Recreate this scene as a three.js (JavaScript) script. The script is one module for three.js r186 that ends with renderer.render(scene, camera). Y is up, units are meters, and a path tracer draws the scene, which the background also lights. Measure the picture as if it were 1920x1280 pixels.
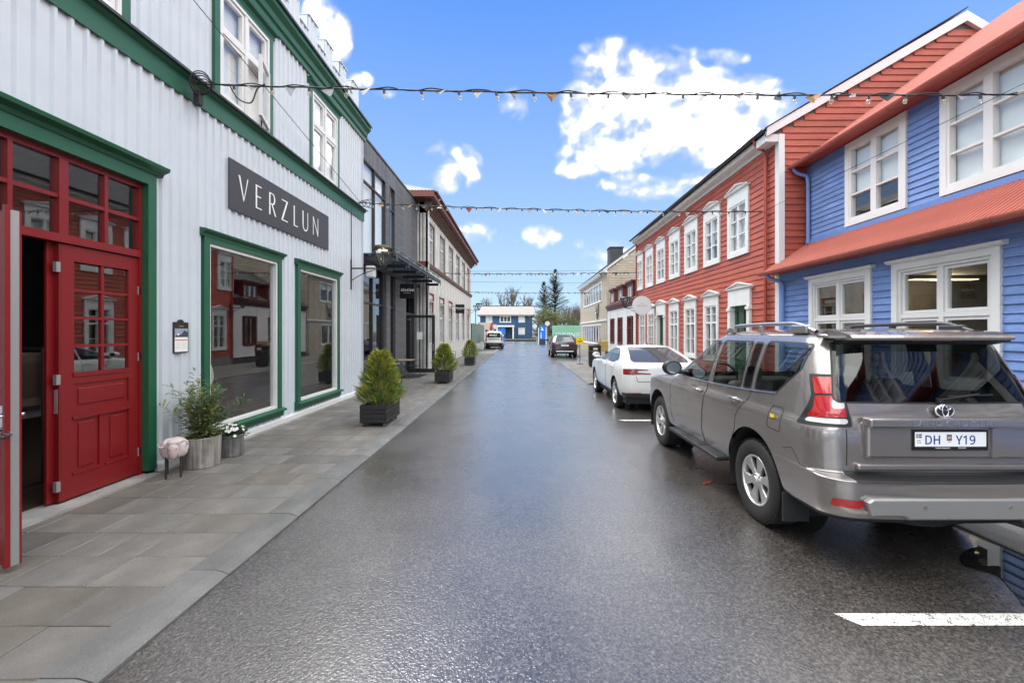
import * as THREE from 'three';
import { RoundedBoxGeometry } from 'three/addons/geometries/RoundedBoxGeometry.js';
import { mergeGeometries } from 'three/addons/utils/BufferGeometryUtils.js';
import { FontLoader } from 'three/addons/loaders/FontLoader.js';
import { TextGeometry } from 'three/addons/geometries/TextGeometry.js';

// ---------------------------------------------------------------- camera, sky, sun, exposure
// World: x to the right, y up, z towards the viewer; d = -z is the distance down the street.
const W = 1024, H = 682, PX = W / 1920, EYE = 1.8, FOCAL = 815;
const scene = new THREE.Scene();
const camera = new THREE.PerspectiveCamera(2 * Math.atan(640 / FOCAL) * 180 / Math.PI, W / H, 0.1, 900);
camera.position.set(0, EYE, 0);
camera.setViewOffset(W, H, -16 * PX, 18 * PX, W, H);
scene.add(camera);
const renderer = new THREE.WebGLRenderer({ antialias: true });
renderer.setSize(W, H);
renderer.toneMapping = THREE.LinearToneMapping;
renderer.toneMappingExposure = 1.8;
renderer.shadowMap.enabled = true;
renderer.shadowMap.type = THREE.PCFSoftShadowMap;

const SUN_DIR = new THREE.Vector3(-0.26, 0.70, -0.66).normalize();
const sun = new THREE.DirectionalLight(new THREE.Color(1, 0.965, 0.91), 2.0);
sun.position.copy(SUN_DIR).multiplyScalar(80); sun.target.position.set(0, 0, -20);
sun.castShadow = true; sun.shadow.radius = 45; sun.shadow.mapSize.set(2048, 2048);
Object.assign(sun.shadow.camera, { left: -60, right: 60, top: 60, bottom: -60, near: 1, far: 260 });
scene.add(sun, sun.target);

// ---------------------------------------------------------------- small maths
let seed = 7;
const rnd = () => { seed = (seed + 0x6D2B79F5) | 0; let t = Math.imul(seed ^ (seed >>> 15), 1 | seed); t = (t + Math.imul(t ^ (t >>> 7), 61 | t)) ^ t; return ((t ^ (t >>> 14)) >>> 0) / 4294967296; };
const rr = (a, b) => a + (b - a) * rnd();
const lerp = (a, b, t) => a + (b - a) * t;
const clamp = (x, a = 0, b = 1) => Math.min(b, Math.max(a, x));
const sstep = (a, b, x) => { const t = clamp((x - a) / (b - a)); return t * t * (3 - 2 * t); };
const V = (x, y, z) => new THREE.Vector3(x, y, z);
const hash3 = (x, y, z) => { let h = Math.imul(x, 374761393) + Math.imul(y, 668265263) + Math.imul(z, 2147483647 ^ 974634777) | 0; h = Math.imul(h ^ (h >>> 13), 1274126177); return ((h ^ (h >>> 16)) >>> 0) / 4294967296; };
function noise3(x, y, z) {
  const xi = Math.floor(x), yi = Math.floor(y), zi = Math.floor(z), f = (t) => t * t * t * (t * (t * 6 - 15) + 10);
  const u = f(x - xi), v = f(y - yi), w = f(z - zi), h = hash3;
  return lerp(lerp(lerp(h(xi, yi, zi), h(xi + 1, yi, zi), u), lerp(h(xi, yi + 1, zi), h(xi + 1, yi + 1, zi), u), v), lerp(lerp(h(xi, yi, zi + 1), h(xi + 1, yi, zi + 1), u), lerp(h(xi, yi + 1, zi + 1), h(xi + 1, yi + 1, zi + 1), u), v), w);
}
function fbm(x, y, z, o = 4) { let s = 0, a = 0.5, n = 0; for (let i = 0; i < o; i++) { s += a * noise3(x, y, z); n += a; a *= 0.5; x = x * 2.03 + 11.7; y = y * 2.03 + 5.1; z = z * 2.03 + 3.3; } return s / n; }

// ---------------------------------------------------------------- the sky: blue air with broken cumulus
{
  const w = 2048, h = 1024, data = new Float32Array(w * h * 4);
  // cumulus of the photograph, as [column, row, half width, half height, weight] in its own 1920 x 1280 frame
  const cu = [[1150, 120, 62, 42, 1], [1165, 190, 90, 60, 1.05], [1120, 235, 60, 55, 0.9], [1262, 118, 62, 26, 0.75], [1355, 110, 40, 14, 0.5], [1330, 170, 60, 40, 0.9], [1390, 215, 105, 60, 1.15], [1300, 250, 110, 55, 1.05], [1175, 285, 110, 32, 0.9], [1085, 312, 40, 18, 0.8], [1200, 352, 62, 24, 1], [1285, 345, 85, 24, 0.85], [1420, 270, 80, 50, 1],
    [965, 192, 26, 30, 0.72], [845, 310, 46, 42, 0.95], [893, 437, 34, 22, 0.95], [1012, 443, 34, 20, 0.95], [958, 443, 26, 12, 0.6], [1142, 482, 42, 34, 0.85], [1085, 458, 26, 10, 0.5], [628, 70, 26, 46, 1], [600, 25, 30, 34, 0.95], [676, 150, 22, 12, 0.7], [720, 175, 18, 8, 0.5]];
  for (let j = 0; j < h; j++) {
    const up = ((j + 0.5) / h - 0.5) * Math.PI, y = Math.sin(up), cy = Math.cos(up);
    for (let i = 0; i < w; i++) {
      const ro = ((i + 0.5) / w - 0.5) * 2 * Math.PI, x = Math.cos(ro) * cy, z = Math.sin(ro) * cy, k = (j * w + i) * 4;
      if (y < -0.02) { data[k] = 0.22; data[k + 1] = 0.23; data[k + 2] = 0.24; data[k + 3] = 1; continue; }
      const e = Math.max(0, y), t = Math.pow(clamp(e / 0.72), 0.62);
      let r = lerp(0.43, 0.040, t), g = lerp(0.575, 0.163, t), b = lerp(0.63, 0.54, t);
      const wx = fbm(x * 5 + 3, y * 5, z * 5, 3) - 0.5, wy = fbm(x * 5, y * 5 + 9, z * 5, 3) - 0.5;
      const wf = fbm(x * 22 + 1, y * 26 + 2, z * 22 + 5, 3) - 0.5, det = clamp((0.62 * fbm((x + wx * 0.16) * 13, (y + wy * 0.16 + wf * 0.03) * 17, z * 13, 6) + 0.38 * fbm((x + wf * 0.05) * 46, (y + wy * 0.1) * 56, z * 46, 4) - 0.5) * 2.3 + 0.5);
      let m = 0, inFrame = 0;
      if (z < -0.1) {
        const pu = 976 + FOCAL * x / -z, pv = 622 - FOCAL * y / -z;
        inFrame = sstep(-420, -60, pu) * (1 - sstep(1980, 2340, pu)) * sstep(-420, -60, pv);
        if (inFrame > 0) for (const [a, c, ra, rc, wgt] of cu) {
          const q = ((pu - a) / (ra * 1.35)) ** 2 + ((pv - c) / (rc * 1.35)) ** 2;
          if (q < 1) m = Math.max(m, wgt * (1 - q) ** 0.5 * 0.56);
        }
      }
      const px = x / (y + 0.22), pz = z / (y + 0.22);
      const wide = sstep(0.30, 0.56, fbm(px * 1.15 + 4.2, pz * 1.15 + 8.8, 1.7, 4)) * 0.95 * sstep(0.03, 0.16, y);
      const mass = lerp(wide, m, inFrame), dens = mass > 0.02 ? Math.pow(sstep(0.27, 0.90, mass * 1.14 + (det - 0.5) * 0.74 + 0.07), 0.9) : 0;
      if (dens > 0) {
        const core = clamp((det - 0.3) * 1.5 + 0.2 + 0.4 * dens) * dens ** 4, li = 0.56 + 2.25 * core;
        r = lerp(r, li * 1.0, dens); g = lerp(g, li, dens); b = lerp(b, li * lerp(1.03, 0.97, core), dens);
      }
      data[k] = r; data[k + 1] = g; data[k + 2] = b; data[k + 3] = 1;
    }
  }
  const sky = new THREE.DataTexture(data, w, h, THREE.RGBAFormat, THREE.FloatType);
  sky.mapping = THREE.EquirectangularReflectionMapping; sky.magFilter = THREE.LinearFilter; sky.minFilter = THREE.LinearFilter; sky.needsUpdate = true;
  scene.background = sky; scene.environment = sky;
}

// ---------------------------------------------------------------- textures
function tex(n, m, fn, { srgb = false, rep = [1, 1] } = {}) {
  const a = new Uint8Array(n * m * 4);
  for (let j = 0; j < m; j++) for (let i = 0; i < n; i++) { const c = fn(i / n, j / m, i, j), k = (j * n + i) * 4; for (let q = 0; q < 3; q++) a[k + q] = clamp(Array.isArray(c) ? c[q] : c) * 255; a[k + 3] = 255; }
  const t = new THREE.DataTexture(a, n, m); t.wrapS = t.wrapT = THREE.RepeatWrapping; t.magFilter = THREE.LinearFilter; t.minFilter = THREE.LinearMipmapLinearFilter; t.generateMipmaps = true;
  if (srgb) t.colorSpace = THREE.SRGBColorSpace; t.repeat.set(...rep); t.needsUpdate = true; return t;
}
// periodic value noise on a torus, so tiles join
function pn(u, v, f, s = 0) {
  const x = u * f, y = v * f, xi = Math.floor(x), yi = Math.floor(y), q = (t) => t * t * (3 - 2 * t), a = q(x - xi), b = q(y - yi), h = (i, j) => hash3(((i % f) + f) % f, ((j % f) + f) % f, s);
  return lerp(lerp(h(xi, yi), h(xi + 1, yi), a), lerp(h(xi, yi + 1), h(xi + 1, yi + 1), a), b);
}
const pf = (u, v, f, o, s = 0) => { let t = 0, a = 0.5, n = 0; for (let i = 0; i < o; i++) { t += a * pn(u, v, f, s + i); n += a; a *= 0.55; f *= 2; } return t / n; };
const T = {};
T.asphaltCol = tex(1024, 1024, (u, v) => { const s = pn(u, v, 256, 3), q = pn(u, v, 200, 5), c = 0.31 + 0.09 * (pf(u, v, 6, 4, 9) - 0.5) + (s > 0.72 ? 0.75 * (s - 0.72) : 0) + 0.26 * (q - 0.5); return [c * 1.0, c * 0.985, c * 0.975]; }, { srgb: true, rep: [1 / 2.2, 1 / 2.2] });
T.asphaltBump = tex(1024, 1024, (u, v) => 0.55 * pn(u, v, 200, 1) + 0.45 * pn(u, v, 400, 2), { rep: [1 / 2.2, 1 / 2.2] });
T.wet = tex(512, 512, (u, v) => { const c = 0.55 + 1.05 * (pf(u, v, 5, 5, 21) - 0.5); return [c, c, c]; }, { rep: [1 / 9, 1 / 9] });
T.concCol = tex(512, 512, (u, v) => { const c = 0.86 + 0.26 * (pf(u, v, 5, 5, 31) - 0.5) + 0.14 * (pn(u, v, 256, 33) - 0.5); return [c, c, c]; }, { srgb: true, rep: [1 / 1.1, 1 / 1.1] });
T.fine = tex(512, 512, (u, v) => 0.5 * pn(u, v, 256, 41) + 0.5 * pf(u, v, 32, 3, 44), { rep: [2.2, 2.2] });
T.soft = tex(256, 256, (u, v) => pf(u, v, 4, 4, 51), { rep: [1 / 0.9, 1 / 0.9] });
T.paint = tex(512, 512, (u, v) => { const c = 0.95 + 0.07 * (pf(u, v, 4, 5, 61) - 0.5); return [c, c, c]; }, { srgb: true, rep: [0.5, 0.5] });
T.wood = tex(512, 256, (u, v) => { const c = 0.90 + 0.20 * (pf(u * 0.999, v, 4, 2, 71) - 0.5) + 0.20 * (pn(u, v, 64, 73) * 0.5 + pn(u * 0.125, v, 128, 75) * 0.5 - 0.5); return [c, c, c]; }, { srgb: true, rep: [0.5, 2.5] });
T.zinc = tex(512, 512, (u, v) => { const str = pf(u, v * 0.06, 48, 3, 81), bl = pf(u, v, 6, 5, 83), c = 0.62 + 0.42 * (str - 0.5) + 0.5 * (bl - 0.5); return [c * 1.0, c * 0.985, c * 0.965]; }, { srgb: true, rep: [1.2, 1.2] });
T.wool = tex(256, 256, (u, v) => pf(u, v, 18, 3, 91), { rep: [6, 6] });
T.line = tex(512, 512, (u, v) => { const q = pn(u, v, 170, 95) * 0.6 + pf(u, v, 24, 3, 97) * 0.5, c = q > 0.70 ? 0.38 : 0.90 + 0.1 * (q - 0.5); return [c, c, c * 0.985]; }, { srgb: true, rep: [1 / 0.9, 1 / 0.9] });
T.roofDot = tex(256, 256, (u, v) => { const n = pf(u, v, 5, 4, 101), c = 0.92 + 0.16 * (n - 0.5); return [c, c, c]; }, { srgb: true, rep: [0.7, 0.7] });

// ---------------------------------------------------------------- materials (linear base colours)
const C = (r, g, b) => new THREE.Color().setRGB(r, g, b);
const S = (name, c, rough = 0.7, o = {}) => { const { metal = 0, ...e } = o; const m = new THREE.MeshPhysicalMaterial({ color: c, roughness: rough, metalness: metal, ...e }); m.name = name; return m; };
const M = {
  asphalt: S('asphalt', C(0.60, 0.54, 0.49), 0.60, { map: T.asphaltCol, bumpMap: T.asphaltBump, bumpScale: 0.0030, roughnessMap: T.wet, ior: 1.7, clearcoat: 1, clearcoatRoughness: 0.27 }),
  ground: S('ground', C(0.10, 0.10, 0.10), 0.9, { map: T.concCol }),
  kerb: S('kerb concrete', C(0.27, 0.265, 0.255), 0.75, { map: T.concCol, bumpMap: T.fine, bumpScale: 0.002 }),
  joint: S('joint sand', C(0.075, 0.07, 0.062), 0.95, { map: T.concCol }),
  line: S('road paint', C(0.80, 0.80, 0.78), 0.6, { map: T.line, bumpMap: T.asphaltBump, bumpScale: 0.002 }),
  puddle: S('standing water', C(0.012, 0.012, 0.013), 0.02, { specularIntensity: 1, ior: 1.33 }),
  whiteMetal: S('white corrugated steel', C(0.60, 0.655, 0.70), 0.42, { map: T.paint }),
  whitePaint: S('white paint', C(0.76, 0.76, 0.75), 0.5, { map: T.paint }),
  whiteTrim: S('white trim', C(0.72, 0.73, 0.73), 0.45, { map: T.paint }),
  green: S('green paint', C(0.012, 0.105, 0.050), 0.42, { map: T.paint }),
  red: S('red door paint', C(0.205, 0.008, 0.010), 0.36, { map: T.paint }),
  redBoard: [0, 1, 2].map((i) => S('red cladding ' + i, C(0.47 * (1 + (i - 1) * 0.05), 0.105 * (1 + (i - 1) * 0.06), 0.066), 0.6, { map: T.wood, bumpMap: T.wood, bumpScale: 0.0015 })),
  redPaint: S('red paint', C(0.38, 0.07, 0.042), 0.5, { map: T.paint }),
  blueBoard: [0, 1, 2].map((i) => S('blue cladding ' + i, C(0.19 * (1 + (i - 1) * 0.05), 0.31 * (1 + (i - 1) * 0.05), 0.64 * (1 + (i - 1) * 0.04)), 0.55, { map: T.wood, bumpMap: T.wood, bumpScale: 0.0012 })),
  bluePaint: S('blue paint', C(0.15, 0.26, 0.56), 0.45, { map: T.paint }),
  roofRed: S('red roof steel', C(0.47, 0.125, 0.085), 0.45, { map: T.roofDot }),
  roofDark: S('dark roof steel', C(0.06, 0.062, 0.066), 0.5, { map: T.paint }),
  roofLight: S('pale roof steel', C(0.27, 0.27, 0.265), 0.5, { map: T.paint }),
  greyPanel: [0, 1, 2].map((i) => S('grey cladding ' + i, C(0.115 + i * 0.012, 0.115 + i * 0.012, 0.122 + i * 0.012), 0.6, { map: T.wood, bumpMap: T.wood, bumpScale: 0.001 })),
  darkMetal: S('dark metal', C(0.030, 0.031, 0.034), 0.45, { map: T.paint }),
  black: S('black plastic', C(0.014, 0.014, 0.015), 0.5),
  blackMatt: S('black matt', C(0.012, 0.012, 0.012), 0.9),
  steel: S('galvanised steel', C(0.55, 0.56, 0.57), 0.38, { metal: 0.9, map: T.zinc }),
  alu: S('brushed aluminium', C(0.36, 0.36, 0.36), 0.4, { metal: 0.5 }),
  chrome: S('chrome', C(0.80, 0.80, 0.81), 0.10, { metal: 1 }),
  cream: S('cream wall', C(0.54, 0.47, 0.37), 0.75, { map: T.concCol }),
  creamBoard: [0, 1].map((i) => S('cream cladding ' + i, C(0.50 + 0.02 * i, 0.43 + 0.02 * i, 0.335 + 0.015 * i), 0.7, { map: T.wood })),
  stone: S('pale render', C(0.72, 0.695, 0.65), 0.8, { map: T.concCol, bumpMap: T.fine, bumpScale: 0.001 }),
  stoneTrim: S('weathered trim', C(0.145, 0.085, 0.06), 0.7, { map: T.paint }),
  eaveRed: S('weathered red paint', C(0.17, 0.05, 0.035), 0.55, { map: T.paint }),
  rustRed: S('dark red paint', C(0.135, 0.022, 0.020), 0.5, { map: T.paint }),
  blueHouse: S('blue render', C(0.040, 0.105, 0.235), 0.75, { map: T.concCol }),
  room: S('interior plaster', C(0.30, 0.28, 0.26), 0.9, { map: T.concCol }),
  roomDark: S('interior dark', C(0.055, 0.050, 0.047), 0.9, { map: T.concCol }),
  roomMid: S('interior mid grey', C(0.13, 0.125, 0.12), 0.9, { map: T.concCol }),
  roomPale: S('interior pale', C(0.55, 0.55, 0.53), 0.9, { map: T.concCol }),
  floorWood: S('interior floor', C(0.09, 0.06, 0.04), 0.5, { map: T.wood }),
  blind: S('window blind', C(0.84, 0.84, 0.82), 0.8),
  curtain: S('white curtain', C(0.74, 0.74, 0.72), 0.95, { transmission: 0.25 }),
  glass: S('window glass', C(0.93, 0.96, 0.95), 0.015, { transmission: 1, ior: 2.3, specularIntensity: 1 }),
  glassPlain: S('single glass', C(0.80, 0.84, 0.83), 0.015, { transmission: 1, ior: 1.5 }),
  glassDark: S('tinted glass', C(0.55, 0.60, 0.58), 0.015, { transmission: 1, ior: 1.55 }),
  glassPrivacy: S('privacy glass', C(0.10, 0.11, 0.115), 0.015, { transmission: 1, ior: 1.6 }),
  glassFrost: S('opaque pale glass', C(0.50, 0.52, 0.53), 0.12, { clearcoat: 1, clearcoatRoughness: 0.03 }),
  rubber: S('rubber', C(0.016, 0.016, 0.017), 0.72, { bumpMap: T.fine, bumpScale: 0.0008 }),
  alloy: S('alloy wheel', C(0.58, 0.58, 0.57), 0.30, { metal: 0.75, clearcoat: 0.6 }),
  soil: S('potting soil', C(0.03, 0.022, 0.016), 0.95),
  zinc: S('weathered zinc', C(0.62, 0.60, 0.575), 0.65, { map: T.zinc, metal: 0.1, bumpMap: T.zinc, bumpScale: 0.001 }),
  zincDark: S('dull zinc', C(0.40, 0.40, 0.405), 0.55, { map: T.zinc, metal: 0.25, bumpMap: T.zinc, bumpScale: 0.001 }),
  plankBlack: [0, 1].map((i) => S('black stained wood ' + i, C(0.017 + i * 0.006, 0.017 + i * 0.006, 0.018 + i * 0.006), 0.6, { map: T.wood, bumpMap: T.wood, bumpScale: 0.002 })),
  yellow: S('yellow sign', C(0.80, 0.58, 0.02), 0.5),
  signBlue: S('sign blue', C(0.012, 0.14, 0.50), 0.45),
  bulb: S('bulb glass', C(0.95, 0.90, 0.80), 0.05, { transmission: 0.85, ior: 1.5 }),
  wire: S('cable', C(0.02, 0.02, 0.021), 0.7),
  bark: S('bark', C(0.075, 0.055, 0.042), 0.9),
  leaf: S('leaf', C(1, 1, 1), 0.75, { vertexColors: true, transmission: 0.35 }),
  needle: S('needle', C(1, 1, 1), 0.85, { vertexColors: true }),
};

// ---------------------------------------------------------------- geometry and scene helpers
const merge = (gs) => { gs = gs.flat().filter(Boolean).map((g) => { g = g.index ? g.toNonIndexed() : g; for (const k of Object.keys(g.attributes)) if (!['position', 'normal', 'uv', 'color'].includes(k)) g.deleteAttribute(k); return g; }); const col = gs.some((g) => g.attributes.color); if (!col) return mergeGeometries(gs); for (const g of gs) if (!g.attributes.color) g.setAttribute('color', new THREE.BufferAttribute(new Float32Array(g.attributes.position.count * 3).fill(1), 3)); return mergeGeometries(gs); };
// uv in metres, taken from the face's own plane
function uvm(g, off = 0) {
  if (g.index) g = g.toNonIndexed();
  const p = g.attributes.position, n = g.attributes.normal, uv = new Float32Array(p.count * 2);
  for (let i = 0; i < p.count; i++) {
    const ax = Math.abs(n.getX(i)), ay = Math.abs(n.getY(i)), az = Math.abs(n.getZ(i)); let a, b;
    if (ax >= ay && ax >= az) { a = p.getZ(i); b = p.getY(i); } else if (ay >= az) { a = p.getX(i); b = p.getZ(i); } else { a = p.getX(i); b = p.getY(i); }
    uv[i * 2] = a + off; uv[i * 2 + 1] = b + off * 0.7;
  }
  g.setAttribute('uv', new THREE.BufferAttribute(uv, 2)); return g;
}
const bx = (x0, x1, y0, y1, z0, z1) => { if (x0 > x1) [x0, x1] = [x1, x0]; if (y0 > y1) [y0, y1] = [y1, y0]; if (z0 > z1) [z0, z1] = [z1, z0]; return uvm(new THREE.BoxGeometry(x1 - x0, y1 - y0, z1 - z0).translate((x0 + x1) / 2, (y0 + y1) / 2, (z0 + z1) / 2)); };
const rbx = (x0, x1, y0, y1, z0, z1, r = 0.01, s = 1) => uvm(new RoundedBoxGeometry(Math.abs(x1 - x0), Math.abs(y1 - y0), Math.abs(z1 - z0), s, r).translate((x0 + x1) / 2, (y0 + y1) / 2, (z0 + z1) / 2));
const cyl = (x, y0, y1, z, r0, r1 = r0, n = 20) => new THREE.CylinderGeometry(r1, r0, y1 - y0, n).translate(x, (y0 + y1) / 2, z);
const rod = (a, b, r, n = 8, r1 = r) => { const v = new THREE.Vector3().subVectors(b, a), l = v.length(), g = new THREE.CylinderGeometry(r1, r, l, n).translate(0, l / 2, 0); g.applyQuaternion(new THREE.Quaternion().setFromUnitVectors(V(0, 1, 0), v.normalize())); return g.translate(a.x, a.y, a.z); };
const tube = (pts, r, n = 6, seg = pts.length * 6) => new THREE.TubeGeometry(new THREE.CatmullRomCurve3(pts), seg, r, n, false);
// prism: outline in (x, y), extruded along z from z0 to z1
const prism = (pts, z0, z1, bev = 0) => { const s = new THREE.Shape(pts.map(([a, b]) => new THREE.Vector2(a, b))); const g = new THREE.ExtrudeGeometry(s, { depth: z1 - z0 - 2 * bev, bevelEnabled: bev > 0, bevelSize: bev, bevelThickness: bev, bevelOffset: -bev, bevelSegments: 1, curveSegments: 12 }); return uvm(g.translate(0, 0, z0 + bev)); };
// profile of (out, y) points swept along local x
const profX = (pts, x0, x1, off = 0) => uvm(new THREE.ExtrudeGeometry(new THREE.Shape(pts.map(([o, y]) => new THREE.Vector2(-o, y))), { depth: x1 - x0, bevelEnabled: false }).rotateY(Math.PI / 2).translate(x0, 0, 0), off);
const taken = {};
const numbered = (n) => { taken[n] = (taken[n] ?? -1) + 1; return taken[n] ? n + '_' + String(taken[n]).padStart(3, '0') : n; };
function mesh(name, geo, mat, parent) { const m = new THREE.Mesh(Array.isArray(geo) ? merge(geo) : geo, mat); m.name = parent ? name : numbered(name); m.castShadow = m.receiveShadow = true; (parent ?? scene).add(m); return m; }
function tag(o, label, category, group) { o.userData.label = label; o.userData.category = category; if (group) o.userData.group = group; return o; }
function thing(name, label, category, base = [0, 0, 0], group, turn = 0) { const g = new THREE.Group(); g.name = numbered(name); g.position.set(...base); g.rotation.y = turn; scene.add(g); return tag(g, label, category, group); }
function structure(name, geo, mat) { const m = mesh(name, geo, mat); m.userData.kind = 'structure'; return m; }
// children were built in world coordinates: move the group to the thing's base and keep them where they are
function rebase(g, x, y, z) { for (const c of g.children) { c.position.x -= x; c.position.y -= y; c.position.z -= z; } g.position.set(x, y, z); return g; }
function canvasTex(w, h, draw) { const c = document.createElement('canvas'); c.width = w; c.height = h; const g = c.getContext('2d'); draw(g, w, h); const t = new THREE.CanvasTexture(c); t.colorSpace = THREE.SRGBColorSpace; t.anisotropy = 8; return t; }
const printed = (name, t, rough = 0.5, o = {}) => { const m = S(name, C(1, 1, 1), rough, { map: t, ...o }); return m; };
const quad = (w, h) => new THREE.PlaneGeometry(w, h);

// A facade's own frame: local x runs along it, y is up, local z points out of it.
// L: left side of the street (faces +x), local x = d.  R: right side (faces -x), local x = -d.  Z: faces the viewer at distance D, local x = x.
const frameL = (X) => ({ s: (a, b) => [a, b], put: (m) => { m.position.set(X, 0, 0); m.rotation.y = Math.PI / 2; return m; } });
const frameR = (X) => ({ s: (a, b) => [-b, -a], put: (m) => { m.position.set(X, 0, 0); m.rotation.y = -Math.PI / 2; return m; } });
const frameZ = (D) => ({ s: (a, b) => [a, b], put: (m) => { m.position.set(0, 0, -D); return m; } });
const part = (F, parent, name, geo, mat) => F.put(mesh(name, geo, mat, parent));
// cut [a, b] by a list of holes [h0, h1]
function cut(a, b, holes) { let out = [[a, b]]; for (const [p, q] of holes) out = out.flatMap(([u, v]) => q <= u || p >= v ? [[u, v]] : [[u, Math.max(u, p)], [Math.min(v, q), v]]).filter(([u, v]) => v - u > 0.012); return out; }
// solid wall with rectangular openings, openings given in local x: [x0, x1, y0, y1]
function wallGeo(x0, x1, y0, y1, z0, z1, holes) {
  const ys = [...new Set([y0, y1, ...holes.flatMap((h) => [h[2], h[3]])].filter((y) => y >= y0 && y <= y1))].sort((a, b) => a - b), g = [];
  for (let i = 0; i + 1 < ys.length; i++) { const ym = (ys[i] + ys[i + 1]) / 2; for (const [a, b] of cut(x0, x1, holes.filter((h) => h[2] < ym && h[3] > ym))) g.push(bx(a, b, ys[i], ys[i + 1], z0, z1)); }
  return merge(g);
}
// lapped boards, one mesh each
const boardCache = new Map();
function boardGeo(len, h, v) {
  const k = len.toFixed(2) + h.toFixed(3) + v; if (boardCache.has(k)) return boardCache.get(k);
  const g = profX([[0, 0], [0.024, 0], [0.025, 0.006], [0.004, h + 0.008], [0, h + 0.008]], 0, len, v * 1.37);
  boardCache.set(k, g); return g;
}
function boards(F, parent, a, b, y0, y1, h, holes, mats, z = 0, clip = null, name = 'board') {
  const n = Math.round((y1 - y0) / h), st = (y1 - y0) / n;
  for (let i = 0; i < n; i++) {
    const y = y0 + i * st, ym = y + st / 2; let [lo, hi] = clip ? clip(ym) : [a, b]; if (hi - lo < 0.03) continue;
    for (const [p, q] of cut(lo, hi, holes.filter((t) => t[2] < ym && t[3] > ym))) {
      const m = part(F, parent, name, boardGeo(q - p, st, Math.floor(rnd() * 3)), mats[Math.floor(rnd() * mats.length)]);
      const off = V(p, y, z + rr(-0.0012, 0.0012)).applyEuler(m.rotation); m.position.add(off);
    }
  }
}
// a trapezoid-profiled steel sheet, local x along, z out
function ribGeo(x0, x1, y0, y1, pitch = 0.16, dep = 0.03, z = 0) {
  const prof = [[0, 0], [0.50, 0], [0.62, 1], [0.80, 1], [0.92, 0]], xs = [];
  for (let i = Math.floor(x0 / pitch) - 1; i * pitch < x1 + pitch; i++) for (const [a, b] of prof) xs.push([(i + a) * pitch, b * dep]);
  const at = (x) => { for (let i = 0; i + 1 < xs.length; i++) if (x >= xs[i][0] && x <= xs[i + 1][0]) return lerp(xs[i][1], xs[i + 1][1], (x - xs[i][0]) / (xs[i + 1][0] - xs[i][0] || 1)); return 0; };
  const pts = [[x0, at(x0)], ...xs.filter(([x]) => x > x0 + 1e-4 && x < x1 - 1e-4), [x1, at(x1)]], p = [], n = [];
  const t = 0.0015, Q = (a, b, c, d, nn) => { p.push(...a, ...b, ...c, ...a, ...c, ...d); for (let i = 0; i < 6; i++) n.push(...nn); };
  for (let i = 0; i + 1 < pts.length; i++) {
    const [xa, za] = pts[i], [xb, zb] = pts[i + 1], l = Math.hypot(xb - xa, zb - za), nn = [-(zb - za) / l, 0, (xb - xa) / l];
    Q([xa, y0, z + za], [xb, y0, z + zb], [xb, y1, z + zb], [xa, y1, z + za], nn);
    Q([xb, y0, z + zb - t], [xa, y0, z + za - t], [xa, y1, z + za - t], [xb, y1, z + zb - t], nn.map((q) => -q));
    Q([xa, y0, z + za - t], [xb, y0, z + zb - t], [xb, y0, z + zb], [xa, y0, z + za], [0, -1, 0]);
    Q([xa, y1, z + za], [xb, y1, z + zb], [xb, y1, z + zb - t], [xa, y1, z + za - t], [0, 1, 0]);
  }
  const g = new THREE.BufferGeometry(); g.setAttribute('position', new THREE.Float32BufferAttribute(p, 3)); g.setAttribute('normal', new THREE.Float32BufferAttribute(n, 3)); return uvm(g);
}
function ribs(F, parent, a, b, y0, y1, holes, mat, width = 0.96, name = 'cladding_sheet') {
  const ys = [...new Set([y0, y1, ...holes.flatMap((h) => [h[2], h[3]])].filter((y) => y >= y0 && y <= y1))].sort((p, q) => p - q);
  for (let x = a; x < b - 0.01; x += width) {
    const e = Math.min(b, x + width), g = [];
    // merge the rows of one sheet that are cut alike
    let run = null;
    for (let i = 0; i + 1 < ys.length; i++) {
      const ym = (ys[i] + ys[i + 1]) / 2, c = cut(x, e, holes.filter((h) => h[2] < ym && h[3] > ym)), k = JSON.stringify(c);
      if (run && run.k === k) run.y1 = ys[i + 1]; else { if (run) g.push(run); run = { k, c, y0: ys[i], y1: ys[i + 1] }; }
    }
    if (run) g.push(run);
    for (const r of g) for (const [p, q] of r.c) part(F, parent, name, ribGeo(p, q, r.y0, r.y1), mat);
  }
}
const paneCache = new Map();
const paneGeo = (w, h) => { const k = w.toFixed(3) + '_' + h.toFixed(3); if (!paneCache.has(k)) paneCache.set(k, quad(w, h)); return paneCache.get(k); };
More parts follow.
